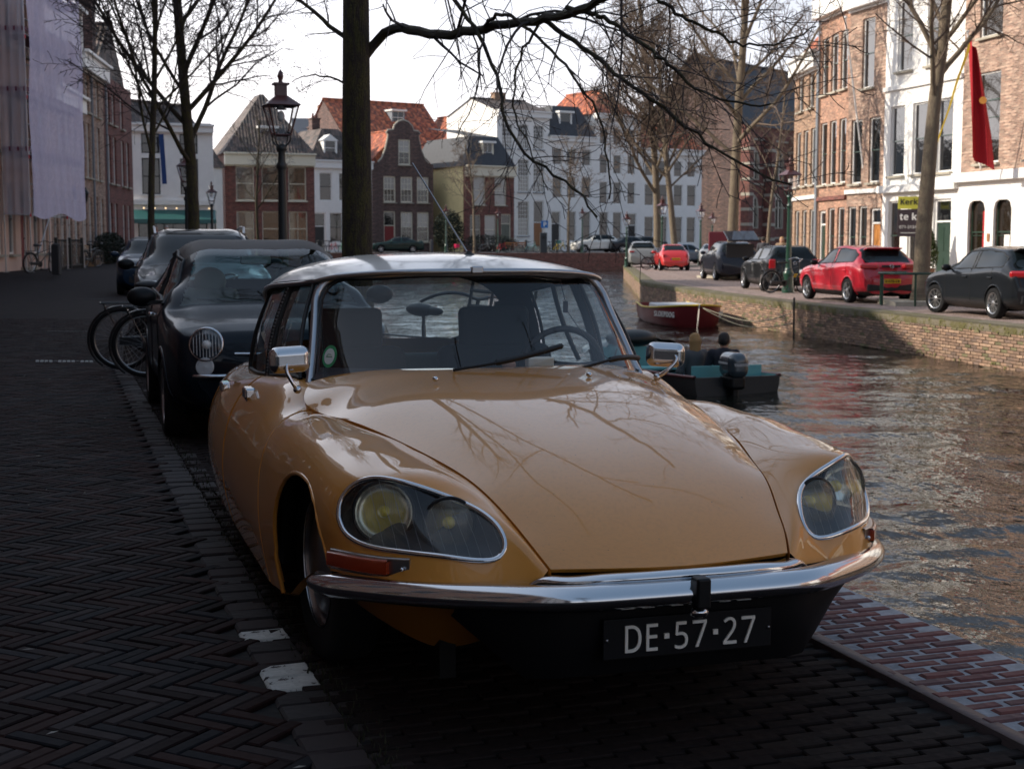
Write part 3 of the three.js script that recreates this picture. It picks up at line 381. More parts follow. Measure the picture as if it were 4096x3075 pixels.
const whiteHouse = house('white_house', 'tall white plastered house with dark green sashes and a potted shrub outside', { A: RF[3], B: RF[4], y0: RY, H: 14.5, wall: M.white, cornice: { h: 1, out: .4 }, roof: { type: 'par', rise: 3, mat: M.tileDark }, windows: [...rowOf([.5, 2.0], .35, .95, 2.9, gw), { x: 3.9, y: .15, w: 1.25, h: 3.1, door: 1, leaf: M.green, light: .8 }, ...rowOf([.5, 2.2, 4.0], 4.3, 1.1, 2.9, gw), ...rowOf([.9, 3.1], 8.6, 1.15, 2.9, gw)], bands: [{ y: 3.75, h: .3, out: .3 }, { y: 7.95 }] });
// white bay under the last visible brick house
const shopHouse = house('brick_house', 'large brick house with white shopfront arches and a red flag', { A: RF[4], B: RF[5], y0: RY, H: 15, wall: M.brickWarm, cornice: { h: 1, out: .4 }, roof: { type: 'par', rise: 3, mat: M.tileDark }, windows: [...rowOf([.75, 2.45, 4.6], .4, 1.15, 2.75, { z: -.1, frame: M.green, bars: M.green, split: .55, sill: null }), ...rowOf([1.0, 4.2], 4.5, 1.5, 3.4, { ...gw, split: .7 }), ...rowOf([1.0, 4.2], 9.2, 1.5, 3.2, gw)], bands: [{ y: 4.0, h: .35, out: .42, mat: M.paintWhite }] });
{ const arch = x => [[x, .4], [x + 1.15, .4], [x + 1.15, 2.75], [x + 1.05, 3.0], [x + .85, 3.1], [x + .3, 3.1], [x + .1, 3.0], [x, 2.75]]; B().ext([[0, 0], [shopHouse.W, 0], [shopHouse.W, 3.85], [0, 3.85]], .1, new THREE.Matrix4().makeTranslation(0, 0, .105), [.75, 2.45, 4.6].map(arch)).mesh('shopfront', M.white, shopHouse); B().box(2.2, 1.7, .13, .16, .3, .03).mesh('round_plaque', M.wood, shopHouse); B().quad([2.95, 1.2, -.06], [3.3, 1.2, -.06], [3.3, 1.8, -.06], [2.95, 1.8, -.06]).mesh('paper_notice', M.paintWhite, shopHouse); B().box(1.6, 1.6, -.08, .18, 2.2, .02).mesh('red_curtain', mat([.35, .01, .015], .8), shopHouse); }
const offWalls = [M.brickOrange, M.white, M.brickWarm, M.brickTan, M.brickRed, M.white, M.brickWarm];
for (let k = 5; k < 12; k++) { const w = hypot(RF[k + 1][0] - RF[k][0], RF[k + 1][1] - RF[k][1]), n = max(3, floor(w / 2.2)), xs = Array.from({ length: n }, (_, i) => (i + .5) * w / n - .55);
  house('row_house', ['orange brick', 'white plastered', 'warm brown brick', 'tan brick', 'dark red brick', 'pale white', 'sandy brown brick'][k - 5] + ' canal house farther along the sunny bank beyond the view', { A: RF[k], B: RF[k + 1], y0: RY, H: 11 + (k * 7 % 4), wall: offWalls[k - 5], cornice: { h: .8, out: .4 }, roof: { type: k % 2 ? 'par' : 'perp', rise: 4, mat: M.tileRed }, windows: [...rowOf(xs, .4, 1.1, 2.6, gw), ...rowOf(xs, 4.2, 1.1, 2.6, gw), ...rowOf(xs, 7.9, 1.1, 2.2, gw)], group: 'houses of the sunny bank beyond the view' }); }

// ---- left bank row (in shade); near ones stand beyond the frame and throw the shadow over the street
const LF = [[4.5, 24], [.8, 14], [-2.8, 4], [-6.6, -6], [-10.2, -17], [-12.9, -27], [-15.6, -38], [-17.6, -48.2], [-18.45, -57.3], [-20.2, -71.3], [-21.2, -80.3]];
const lw = { frame: M.paintWhite, bars: M.black };
const leftKinds = ['dark brick', 'white painted', 'brown brick', 'red brick', 'grey brick', 'russet brick'];
for (let k = 0; k < 6; k++) { const w = hypot(LF[k + 1][0] - LF[k][0], LF[k + 1][1] - LF[k][1]), n = 4, xs = Array.from({ length: n }, (_, i) => (i + .5) * w / n - .55);
  house('row_house', leftKinds[k] + ' canal house on the shaded bank beyond the view', { A: LF[k], B: LF[k + 1], y0: 0, H: [10.5, 11.5, 10.5, 11.5, 9.2, 10.2][k], wall: [M.brickDark, M.white, M.brickWarm, M.brickRed, M.brickDark, M.brickRed][k], cornice: { h: .7, out: .35 }, roof: { type: k % 2 ? 'perp' : 'par', rise: [2.6, 3.4, 2.6, 3.6, 2.4, 3.2][k], mat: M.tileRed, hip: 1 }, windows: [...rowOf(xs, .4, 1.1, 2.5, lw), ...rowOf(xs, 4.0, 1.1, 2.4, lw), ...rowOf(xs, 7.4, 1.1, 1.9, lw)], group: 'houses of the shaded bank beyond the view' }); }
house('brick_house', 'red brick house with white frames at the edge of the scaffolding', { A: LF[6], B: LF[7], y0: .2, H: 9.6, wall: M.brickRed, cornice: { h: .5, out: .3 }, roof: { type: 'par', rise: 3, mat: M.tileDark }, windows: [...rowOf([1, 3.4, 5.8, 8.4], .5, 1.3, 2.4, lw), ...rowOf([1, 3.4, 5.8, 8.4], 4.1, 1.3, 2.4, lw), ...rowOf([1, 3.4, 5.8, 8.4], 7.2, 1.2, 1.4, lw)], plinth: { h: .5 } });
house('pink_house', 'pale pink plastered house behind the scaffolding and netting', { A: LF[7], B: LF[8], y0: .35, H: 11.8, wall: M.pink, cornice: { h: .6, out: .35 }, roof: { type: 'par', rise: 2, mat: M.tileDark }, windows: [...rowOf([.7, 2.5, 6.2, 7.6], .6, .95, 2.5, lw), { x: 4.2, y: .1, w: 1.2, h: 2.9, door: 1, leaf: M.redDoor }, ...rowOf([.9, 3.0, 5.2, 7.3], 4.2, 1.0, 2.5, lw), ...rowOf([.9, 3.0, 5.2, 7.3], 7.9, 1.0, 2.2, lw)], bands: [{ y: 3.7, mat: M.pink }] });
house('gabled_house', 'brown brick house with white dormer and red tile edge beside the netting', { A: LF[8], B: [-19.4, -64.6], y0: .35, H: 7.4, wall: M.brickWarm, cornice: { h: .7, out: .35 }, roof: { type: 'perp', rise: 3.2, mat: M.slate, hip: 1 }, windows: [{ x: 5.4, y: .1, w: 1.1, h: 2.9, door: 1 }, ...rowOf([.6, 2.2, 3.8], .5, 1.0, 2.5, lw), ...rowOf([2.2, 3.9, 5.6], 4.1, .95, 2.4, lw)] });
house('gabled_house', 'tall brown brick house with a stone chimney gable near the cafe', { A: [-19.4, -64.6], B: LF[9], y0: .35, H: 9.6, wall: M.brickWarm, cornice: { h: .8, out: .35 }, roof: { type: 'par', rise: 2.6, mat: M.tileRed }, windows: [...rowOf([.5, 1.9], .5, .9, 2.6, lw), { x: 3.3, y: .1, w: 1.2, h: 3.1, door: 1, leaf: M.paintWhite }, { x: 5.1, y: .5, w: .95, h: 2.6, ...lw }, ...rowOf([.5, 1.8, 3.1, 4.6], 4.0, .85, 2.5, lw), ...rowOf([.5, 1.8, 3.1, 4.6], 7.0, .85, 1.8, lw)], dormers: [{ x: 2.4, y: 9.8, z: -.3, w: 1.9, h: 1.8, d: 2.2 }], pipe: 2.9 });
house('gabled_house', 'plain red brick house closing the shaded row with a tall chimney', { A: LF[9], B: LF[10], y0: .35, H: 9.3, wall: M.brickRed, roof: { type: 'perp', rise: 3.0, mat: M.tileDark }, chimneys: [{ x: .6, y: 9.2, h: 3.6, z: -.8, w: 1.0, mat: M.brickDark }], windows: [...rowOf([1, 2.6, 5.2, 6.9], .5, .95, 2.5, lw), ...rowOf([1, 2.6, 5.2, 6.9], 4.0, .95, 2.4, lw), ...rowOf([1, 2.6, 5.2], 7.0, .9, 1.6, lw)], pipe: .2 });
// ---------------------------------------------------------------- houses closing the view beyond the water
const FP = { 312: [-17.72, -125.99], 373: [-12.64, -129.29], 434: [-7.28, -132.76], 449: [-5.92, -133.65], 497: [-1.44, -136.56], 549: [3.64, -139.86], 594: [8.24, -142.84], 639: [13.04, -145.96], 700: [19.88, -150.41] };
const fwd = (p, d) => [p[0] + .545 * d, p[1] + .839 * d];
const dw = { frame: M.paintWhite, bars: M.black, sill: null, pane: PANE_BROWN, pane2: PANE[2] }, cw = { nx: 4, ny: 8, frame: M.paintWhite, pane: PANE_CURTAIN, pane2: PANE[1], sill: M.lead }, xw = { nx: 3, ny: 4, frame: M.paintCream, pane: PANE[2], pane2: PANE_CURTAIN, fw: .12 };
// cafe and the big roofed house at the far end of the shaded street
house('cafe', 'white cafe with a teal awning and blue banner at the street end', { category: 'cafe', A: [-23.3, -88], B: [-18.6, -89.5], y0: .4, H: 8.2, wall: M.white, cornice: { h: .5, out: .3 }, roof: { type: 'flat', mat: M.lead }, windows: [{ x: .3, y: .1, w: 4.2, h: 2.5, nx: 4, ny: 1, frame: M.black, pane: PANE[1], sill: null, split: .9 }, ...rowOf([.6, 2.9], 3.9, 1.1, 2.2, { frame: M.black, sill: M.paintWhite }), ...rowOf([.6, 2.9], 6.4, 1.1, 1.2, { frame: M.black, sill: null })], bands: [{ y: 3.4, h: .3, out: .25 }] });
tag(B().quad([-23.35, 3.35, -87.9], [-18.5, 3.35, -89.4], [-18.2, 2.75, -88.1], [-23.0, 2.75, -86.5]).quad([-23.0, 2.75, -86.5], [-18.2, 2.75, -88.1], [-18.2, 2.5, -88.08], [-23.0, 2.5, -86.48]).mesh('awning', M.teal), 'long teal awning over the cafe front', 'awning');
{ const n = tag(B().box(-21.3, 6.4, -87.7, .28, 3.0, .05, .3, .1, .05).mesh('banner', mat([.015, .05, .18], .8)), 'blue banner hanging on the white cafe wall', 'banner'); }
for (let k = 0; k < 8; k++) { const L = tag(B().ball(-23 + k * .62, 3.42, -86.9 - k * .19, .05).mesh('light_bulb', mat([1, .8, .5], .5, { emissive: new THREE.Color(1, .7, .35), emissiveIntensity: 1.2 })), ['leftmost', 'second', 'third', 'fourth', 'fifth', 'sixth', 'seventh', 'rightmost'][k] + ' warm string bulb above the teal cafe awning, counted from the left', 'bulb', 'string lights above the cafe awning'); }
house('roofed_house', 'brick house with cream cornice under a large grey pantile roof', { A: [-21.2, -106], B: [-14.9, -108.2], y0: FY, H: 7.5, depth: 10, wall: M.brickRed, cornice: { h: .9, out: .4, mat: M.paintCream }, roof: { type: 'hip', rise: 4.6, mat: M.tileDark, inset: 3.2, top: .1 }, windows: [...rowOf([.8, 2.7], .6, 1.3, 2.6, { frame: M.paintCream, sill: null }), { x: 4.7, y: .6, w: 1.4, h: 2.6, frame: M.paintCream, nx: 2, sill: null }, ...rowOf([.8, 2.7, 4.7], 4.0, 1.35, 2.5, { frame: M.paintCream, sill: M.paintCream })], dormers: [{ x: 3.4, y: 7.9, z: -1.0, w: 1.3, h: 1.5, d: 1.8, mat: M.lead }] });
house('white_annex', 'blank sunlit white side building beneath the big grey roof', { category: 'building', A: [-24.6, -100.5], B: [-21.3, -105.6], y0: FY, H: 6.4, depth: 8, wall: M.white, roof: { type: 'par', rise: 4.6, mat: M.tileDark }, windows: [{ x: 4.3, y: .4, w: 1.1, h: 2.8, frame: M.black, nx: 2, sill: null }] });
house('white_house', 'small white house with a dark roof and pediment dormer', { A: FP[312], B: FP[373], y0: FY, H: 8.1, wall: M.white, cornice: { h: .7, out: .3 }, roof: { type: 'hip', rise: 2.9, mat: M.tileDark, inset: 2.2 }, windows: [{ x: .3, y: .1, w: 1.15, h: 3.4, door: 1, leaf: M.black, light: 1.1 }, ...rowOf([1.85, 3.55], .9, 1.25, 2.6, { ...dw, bars: M.black }), ...rowOf([.9, 2.8, 4.6], 4.55, 1.2, 2.45, dw)], dormers: [{ x: 2.2, y: 8.4, z: -.4, w: 1.3, h: 1.45, d: 2, pediment: 1, nx: 1 }], chimneys: [{ x: 2.6, y: 10.2, h: 1.8, z: -4.5, mat: M.brickDark }] });
{ const W = 6.39, g = [[W, 8.0], [W * .93, 8.05], [W * .87, 8.4], [W * .81, 9.2], [W * .77, 10.2], [W * .76, 10.6], [W * .79, 10.75], [W * .76, 10.95], [W * .68, 11.0], [W * .66, 11.4], [W * .6, 11.75], [W * .52, 11.9], [W * .44, 11.75], [W * .38, 11.4], [W * .36, 11.0], [W * .28, 10.95], [W * .25, 10.75], [W * .28, 10.6], [W * .27, 10.2], [W * .23, 9.2], [W * .17, 8.4], [W * .11, 8.05], [0, 8.0]];
  const h = house('clock_gable_house', 'dark brick house with a curved bell gable and cream windows', { A: FP[373], B: FP[434], y0: FY, H: 8.0, gable: g, wall: M.brickDark, roof: { type: 'perp', rise: 3.1, mat: M.tileRed, front: -.4 }, windows: [{ x: 1.2, y: .1, w: 1.2, h: 3.6, door: 1, leaf: M.redDoor, light: 1.2, frame: M.paintCream }, ...rowOf([2.95, 4.65], .9, 1.25, 2.75, { ...xw, ny: 3, nx: 2 }), ...rowOf([1.2, 2.95, 4.65], 4.5, 1.25, 2.35, { ...xw, nx: 3, ny: 4 }), { x: 2.75, y: 7.9, w: 1.25, h: 2.3, ...xw, nx: 2 }] });
  B().tube(g.slice(1, -1).map(q => [q[0], q[1] + .04, -.12]), .11, 6).mesh('gable_coping', M.stone, h); }
{ const A = fwd(FP[449], 3.0), C = fwd(FP[497], 3.0); const h = house('mansard_house', 'red brick house with a yellow side wall and dark mansard roof', { A, B: C, y0: FY, H: 7.9, depth: 10, wall: M.brickRed, sideWall: M.cream, cornice: { h: .95, out: .4, mat: M.paintCream }, roof: { type: 'hip', rise: 2.7, mat: M.slate, inset: 1.1, top: 1.2 }, windows: [...rowOf([.5], .7, 1.15, 2.7, { frame: M.paintCream, pane: PANE[3] }), { x: 2.1, y: .7, w: 1.25, h: 2.7, frame: M.paintCream, pane: PANE_CURTAIN }, { x: 3.9, y: .1, w: 1.1, h: 3.4, door: 1, leaf: M.green, light: .8, frame: M.paintCream }, ...rowOf([.9, 3.2], 4.3, 1.3, 2.7, { frame: M.paintCream, pane: PANE_CURTAIN, pane2: PANE_CURTAIN })], dormers: [{ x: 2.7, y: 8.1, z: -.35, w: 1.2, h: 1.9, d: 1.2, mat: M.paintCream }] }); }
house('white_house', 'tall white house with many small panes and a plain parapet', { A: FP[497], B: FP[549], y0: FY, H: 13.4, wall: M.white, cornice: { h: .6, out: .35 }, roof: { type: 'par', rise: 1.4, mat: M.tileDark }, windows: [...rowOf([.6, 2.4], 1.5, 1.25, 3.3, cw), { x: 4.2, y: .1, w: 1.2, h: 4.8, door: 1, leaf: M.wood, light: 2 }, ...rowOf([.6, 2.4, 4.2], 5.7, 1.25, 3.1, cw), ...rowOf([.6, 2.4, 4.2], 9.8, 1.2, 2.3, { ...cw, ny: 6 })], plinth: { h: .5 }, chimneys: [{ x: 3.1, y: 14.2, h: 1.2, z: -4.6, w: 1.3, mat: M.brickTan }] });
house('white_house', 'white house with a black mansard roof and one white dormer', { A: FP[549], B: FP[594], y0: FY, H: 11.2, wall: M.white, cornice: { h: .5, out: .35 }, roof: { type: 'hip', rise: 3.0, mat: M.slate, inset: 1.2, top: .6 }, windows: [{ x: .25, y: .1, w: 1.1, h: 3.8, door: 1, leaf: M.black, light: 1.1 }, ...rowOf([2.1, 3.9], 1.0, 1.1, 2.9, dw), ...rowOf([.4, 2.1, 3.9], 5.2, 1.1, 2.1, dw), ...rowOf([.4, 2.1, 3.9], 8.4, 1.1, 1.6, dw)], dormers: [{ x: 2.2, y: 11.4, z: -.4, w: 1.5, h: 2.1, d: 1.6, nx: 1 }] });
house('white_house', 'narrow white house of four floors beneath orange roof tiles', { A: FP[594], B: FP[639], y0: FY, H: 13.6, wall: M.white, cornice: { h: .5, out: .35 }, roof: { type: 'perp', rise: 2.6, mat: M.tileRed, hip: 1 }, windows: [...rowOf([.6, 2.3], .9, 1.1, 3.0, dw), { x: 4.2, y: .1, w: 1.1, h: 3.7, door: 1, leaf: M.black, light: 1.1 }, ...rowOf([.6, 2.3, 4.1], 4.7, 1.0, 2.2, dw), ...rowOf([.6, 2.3, 4.1], 7.7, 1.0, 1.9, dw), ...rowOf([.6, 2.3, 4.1], 10.6, 1.0, 1.6, dw)] });
house('white_house', 'white house with shop windows half hidden behind the bare trees', { A: FP[639], B: FP[700], y0: FY, H: 10.4, wall: M.white, cornice: { h: .6, out: .4 }, roof: { type: 'par', rise: 3.4, mat: M.tileRed }, windows: [...rowOf([.6, 2.4, 4.4, 6.2], .8, 1.2, 2.7, dw), ...rowOf([.6, 2.4, 4.4, 6.2], 4.6, 1.2, 2.2, dw), ...rowOf([.6, 2.4, 4.4, 6.2], 7.6, 1.1, 1.6, dw)] });
// roofs standing behind the row
house('back_house', 'house behind the row with a broad orange tiled roof and white eaves', { A: [-16.5, -148], B: [-6.5, -155], y0: FY, H: 10.6, depth: 12, wall: M.white, sideWall: M.brickDark, roof: { type: 'par', rise: 5.4, mat: M.tileRed }, windows: [], chimneys: [{ x: 2.2, y: 12.0, h: 2.0, z: -3, mat: M.brickTan }], dormers: [{ x: 7.6, y: 13.4, z: -3.4, w: 1.6, h: 1.5, d: 2, mat: M.lead }] });
house('back_house', 'narrow back house with an orange roof and tall brick chimney', { A: [-6.3, -150], B: [1.0, -155], y0: FY, H: 10.2, depth: 10, wall: M.brickOrange, sideWall: M.brickWarm, roof: { type: 'perp', rise: 4.4, mat: M.tileRed }, windows: [], chimneys: [{ x: 6.6, y: 10, h: 4.3, z: -1, w: .9, mat: M.brickRed }, { x: 1.0, y: 9, h: 3, z: -.6, w: .7, mat: M.brickRed }] });
house('back_house', 'back house with long orange roof behind the small white house', { A: [-24, -140], B: [-13.5, -146], y0: FY, H: 7.2, depth: 10, wall: M.brickRed, roof: { type: 'par', rise: 4.6, mat: M.tileRed }, windows: [], chimneys: [{ x: 6.3, y: 10.0, h: 2.4, z: -3.5, mat: M.brickDark }] });
house('distant_block', 'distant tan brick block with grey rooftop plant rooms', { category: 'building', A: [-36, -215], B: [-14, -220], y0: FY, H: 15.5, depth: 14, wall: M.brickTan, roof: { type: 'flat', mat: M.lead }, windows: rowOf([2, 6, 10, 14, 18], 11, 1.6, 2.2, { sill: null }), chimneys: [{ x: 8.5, y: 15.5, h: 6, z: -4, w: 2.2, d: 2.2, mat: M.brickTan }] });
{ const p = thing('plant_room', 'grey metal rooftop plant room on the distant block', 'building', [-27, FY + 15.6, -222]); B().box(-4, 2, 0, 5, 4, 6).mesh('cladding', M.lead, p); B().box(4, 1.6, 0, 7, 3.2, 6).mesh('lower_cladding', M.slate, p); B().bar([1, 3.9, 2.9], [7.6, 3.9, 2.9], .06).bar([1, 3.2, 2.9], [1, 3.9, 2.9], .06).bar([7.6, 3.2, 2.9], [7.6, 3.9, 2.9], .06).mesh('railing', M.iron, p); }
// church
{ const h = house('church', 'large old brick church with tall stone traceried windows and slate roof', { category: 'church', A: [25.6, -158.5], B: [35.4, -170.5], y0: FY, H: 9.2, depth: 9, wall: M.brickRed, sideWall: M.brickDark, roof: { type: 'par', rise: 5.3, mat: M.slate }, windows: [] }); h.scale.setScalar(1.5);
  for (const x of [1.2, 5.0, 8.8, 12.6]) for (const [y, hh] of [[1.6, 2.7], [5.2, 2.5]]) { const W = new THREE.Group(); W.name = 'traceried_window'; W.position.set(x, y, .05); h.add(W); const w = 1.9, o = [[-w / 2, 0], [w / 2, 0], [w / 2, hh * .62], [w * .36, hh * .84], [0, hh], [-w * .36, hh * .84], [-w / 2, hh * .62]]; B().ext(o, .16, null, [o.map(q => [q[0] * .84, .1 + q[1] * .9])]).mesh('surround', M.stone, W); B().ext(o.map(q => [q[0] * .84, .1 + q[1] * .9]), .05, new THREE.Matrix4().makeTranslation(0, 0, -.02)).mesh('pane', PANE[0], W); const m = B(); for (const q of [-.28, 0, .28]) m.box(q * w, hh * .42, .02, .09, hh * .8, .1); m.mesh('mullions', M.stone, W); }
  const bt = B(), st = B(); for (const x of [-.1, 3.2, 7.0, 10.8, 14.6]) { bt.box(x, 4.2, .35, .6, 8.4, .7); for (let y = .8; y < 8; y += 1.1) st.box(x, y, .36, .64, .22, .72); } for (const y of [.9, 3.2, 4.9, 6.1, 8.2]) st.box(7.7, y, .03, 15.5, .14, .06); bt.mesh('buttresses', M.brickRed, h); st.mesh('stone_courses', M.stone, h); }
// ---------------------------------------------------------------- bare trees
const barkTex = (a, b, seed) => tex(256, 512, (x, y) => { const n = at5(nz1, x * 3, y), m = at5(nzf, x * 2, y * 2), k = sstep(.40, .68, n * .75 + m * .35); return a.map((v, q) => lerp(v, b[q], k) * (.7 + .6 * m)); }, { size: [.5, 1.1] });
const barkBump = tex(256, 512, (x, y) => .6 * at5(nz2, x * 3, y) + .4 * at5(nzf, x * 2, y), { data: true, size: [.4, 1.2] });
const bark = mat('#ffffff', .9, { map: barkTex([.22, .185, .16], [.29, .27, .14], 1), bumpMap: barkBump, bumpScale: .02 });
const barkPale = mat('#ffffff', .9, { map: barkTex([.45, .39, .33], [.50, .45, .37], 2), bumpMap: barkBump, bumpScale: .02 });
const twigDark = mat([.045, .034, .032], .85), twigPale = mat([.13, .092, .068], .85);
function growBranch(o, p, d, len, r, lvl, rnd) {
  const n = max(3, min(9, floor(len / o.seg[lvl] + 2))), pts = [p.toArray()], rad = [r], q = p.clone(), dir = d.clone(), st = len / n, tip = lvl >= o.max ? .35 : .42;
  const pos = [q.clone()], dirs = [dir.clone()];
  for (let k = 1; k <= n; k++) {
    const w = o.wander[lvl]; dir.x += (rnd() - .5) * w; dir.y += (rnd() - .5) * w + o.rise[lvl]; dir.z += (rnd() - .5) * w; dir.normalize();
    q.addScaledVector(dir, st); pts.push(q.toArray()); rad.push(max(o.rmin, r * lerp(1, tip, k / n))); pos.push(q.clone()); dirs.push(dir.clone());
  }
  (lvl <= 1 ? o.wood : o.twig).tube(pts, rad, lvl === 0 ? 10 : lvl === 1 ? 7 : lvl === 2 ? 5 : 3, lvl < 3);
  spawn(o, pos, dirs, len, r, lvl, rnd, tip);
}
function spawn(o, pos, dirs, len, r, lvl, rnd, tip = .42) {
  if (lvl >= o.max) return;
  const c = o.kids[lvl], n = pos.length - 1, t0 = o.from[lvl]; let az = rnd() * 6.28;
  for (let k = 0; k < c; k++) {
    const t = t0 + (1 - t0) * (k + .3 + rnd() * .5) / c, f = min(n - .001, t * n), i = floor(f), P = pos[i].clone().lerp(pos[i + 1], f - i), D = dirs[i + 1]; az += 2.4 + rnd() * .6;
    const ax = V(1, 0, 0); if (abs(D.x) > .8) ax.set(0, 0, 1); const u = V(0, 0, 0).crossVectors(D, ax).normalize(), v = V(0, 0, 0).crossVectors(D, u), an = o.ang[lvl] * (.75 + .5 * rnd()) * (1 - .35 * t * (lvl === 0 ? 1 : 0));
    const nd = D.clone().multiplyScalar(cos(an)).addScaledVector(u, sin(an) * cos(az)).addScaledVector(v, sin(an) * sin(az)); if (lvl === 0) nd.y = max(nd.y, .1); nd.normalize();
    const L = len * o.len[lvl] * (.65 + .6 * rnd()) * (lvl === 0 ? lerp(1.1, .45, t) : lerp(1, .6, t)), rr = max(o.rmin, r * lerp(1, tip, t) * o.thin[lvl] * (.8 + .4 * rnd()));
    growBranch(o, P, nd, L, rr, lvl + 1, rnd);
  }
}
const TREE = { seg: [.9, .6, .4, .25, .2], wander: [.10, .22, .34, .45, .5], rise: [.02, .045, .03, .02, 0], kids: [12, 9, 8, 5], from: [.36, .22, .12, .15], ang: [.85, .75, .8, .85], len: [.46, .5, .48, .5], thin: [.48, .52, .55, .6], max: 4, rmin: .005 };
function tree(label, pos, o = {}) {
  const t = thing('bare_tree', label, 'tree', pos, 0, o.group), s = { ...TREE, ...o, wood: B(), twig: B() }, rnd = rng(o.seed || 1);
  const H = o.height || 11, r = o.radius || .2;
  s.wood.lathe([[r * 1.7, -.15], [r * 1.45, .05], [r * 1.12, .35], [r, .8]], 12);
  const d = V(...(o.lean || [0, 1, 0])).normalize();
  growBranch(s, V(0, .7, 0), d, H, r, 0, rnd);
  for (const L of o.limbs || []) {               // hand-set limbs [points, base radius]
    const n = L[0].length * 4, c = curve3(L[0].map(q => [q[0] - pos[0], q[1] - pos[1], q[2] - pos[2]]), n).map((q, k) => [q[0] + (rnd() - .5) * .03, q[1] + (rnd() - .5) * .03, q[2] + (rnd() - .5) * .03]), rad = c.map((_, k) => lerp(L[1], L[1] * .3, k / n)); s.wood.tube(c, rad, 7);
    const P = c.map(q => V(...q)), D = P.map((q, k) => P[min(n, k + 1)].clone().sub(P[max(0, k - 1)]).normalize()), len = L[0].length * .45;
    spawn({ ...s, kids: [0, 0, L[2] || 12, 4, 3], len: [.5, .5, .26, .5, .5], ang: [.8, .8, .75, .8, .8], from: [0, 0, .08, .1, .1], thin: [.5, .5, .42, .6, .6], rise: [0, 0, -.01, -.045, -.03], wander: [.1, .2, .3, .42, .5], max: 4 }, P, D, len, L[1], 2, rnd, .3);
  }
  s.wood.mesh('trunk', o.bark || bark, t); s.twig.mesh('crown', o.twigs || twigDark, t);
  return t;
}
const LIMBS = [
  [[[-1.54, 3.1, -14.2], [-1.3, 3.38, -14.2], [-.88, 3.32, -13.4], [-.26, 3.17, -12.2], [.22, 3.07, -11], [.54, 3.01, -10], [.79, 2.99, -9], [1.03, 2.96, -8], [1.3, 3.05, -7]], 0.051, 13],
  [[[-1.4, 3.9, -14], [-.9, 3.95, -13.2], [-.62, 3.69, -12.6], [-.48, 3.44, -12.4], [-.22, 3, -12], [-.08, 2.52, -11.7], [-.02, 2.28, -11.5], [.2, 2.01, -11.3], [.51, 1.76, -11], [.64, 1.59, -10.8]], 0.0272, 21],
  [[[-.26, 3.17, -12.2], [-.02, 3.15, -11.4], [.26, 2.88, -11], [.47, 2.6, -10.7], [.6, 2.35, -10.5], [.68, 2.04, -10.3], [.7, 1.68, -10.1]], 0.0177, 18],
  [[[.22, 3.08, -11], [.63, 2.68, -10.4], [.89, 2.42, -10], [1.2, 2.15, -9.7], [1.46, 1.92, -9.4], [1.78, 1.75, -9.2]], 0.0204, 21],
  [[[.4, 3.05, -10.4], [.55, 3.0, -10.2], [.76, 2.8, -9.8], [.91, 2.66, -9.6], [1.06, 2.5, -9.4], [1.22, 2.33, -9.2], [1.43, 2.25, -9], [1.58, 2.24, -8.9]], 0.019, 18],
  [[[.79, 3, -9], [.92, 2.88, -9], [1.06, 2.76, -8.9], [1.23, 2.66, -8.8], [1.39, 2.57, -8.7], [1.56, 2.56, -8.6], [1.78, 2.66, -8.5]], 0.0136, 12],
  [[[-1.3, 4.2, -14], [-.9, 4.1, -13.3], [-.36, 3.31, -12.6], [-.29, 2.86, -12.4], [-.36, 2.5, -12.2], [-.48, 2.24, -12.1]], 0.015, 16],
  [[[-1.53, 3.3, -14.2], [-2, 3.68, -14.4], [-2.51, 4.09, -14.8]], 0.0272, 8], [[[-1.53, 2.9, -14.2], [-1.93, 3.05, -14.5], [-2.29, 3.03, -14.9]], 0.0136, 10],
  [[[.22, 3.08, -11], [.06, 2.79, -11.2], [.02, 2.41, -11.2], [.14, 2.1, -11.1], [.28, 1.79, -11]], 0.0122, 16],
  [[[-1.5, 4.4, -14.1], [-.6, 5.2, -12.5], [.3, 5.4, -10.5], [1.0, 5.2, -8.5], [1.6, 4.8, -6.5]], 0.0408, 29], [[[-1.5, 5.4, -14.1], [-.8, 6.4, -12], [-.2, 6.8, -9.5], [.3, 6.6, -7], [.6, 6.2, -5]], 0.0408, 32], [[[.3, 5.4, -10.5], [-.3, 5.2, -9], [-.8, 4.9, -7.2]], 0.0204, 21], [[[1.0, 5.2, -8.5], [2.0, 5.0, -7.8], [2.8, 4.5, -7]], 0.0204, 18]];
tree('large dark mossy tree trunk right behind the ochre saloon, branches hanging over it', [-1.54, 0, -14.2], { height: 9, radius: .162, seed: 5, limbs: LIMBS, wander: [.015, .22, .34, .45, .5], from: [.62, .2, .12, .15], kids: [8, 7, 6, 4], rmin: .0028 });
tree('slender bare tree rising between the parked blue car and the grey one', [-8.3, 0, -33], { height: 9.5, radius: .085, seed: 12, rmin: .006, from: [.26, .2, .12, .15], rise: [.03, .07, .04, .02, 0], kids: [20, 10, 8, 5], ang: [.7, .7, .8, .85], group: 'bare trees along the shaded quay' });
tree('forked bare tree beside the second lamp post on the shaded quay', [-7.75, 0, -34.8], { height: 12, radius: .15, seed: 31, rmin: .006, from: [.20, .2, .12, .15], rise: [.03, .055, .035, .02, 0], kids: [24, 11, 8, 5], ang: [.9, .7, .8, .85], len: [.52, .52, .48, .5], group: 'bare trees along the shaded quay' });
tree('sunlit knobbly tree between the red hatchback and the black car', [10.05, RY, -35], { height: 10, radius: .205, seed: 44, bark: barkPale, twigs: twigPale, from: [.40, .2, .12, .15], kids: [13, 10, 9, 5], len: [.55, .52, .48, .5], rise: [.02, .04, .02, .0, 0], group: 'trees on the sunny quay' });
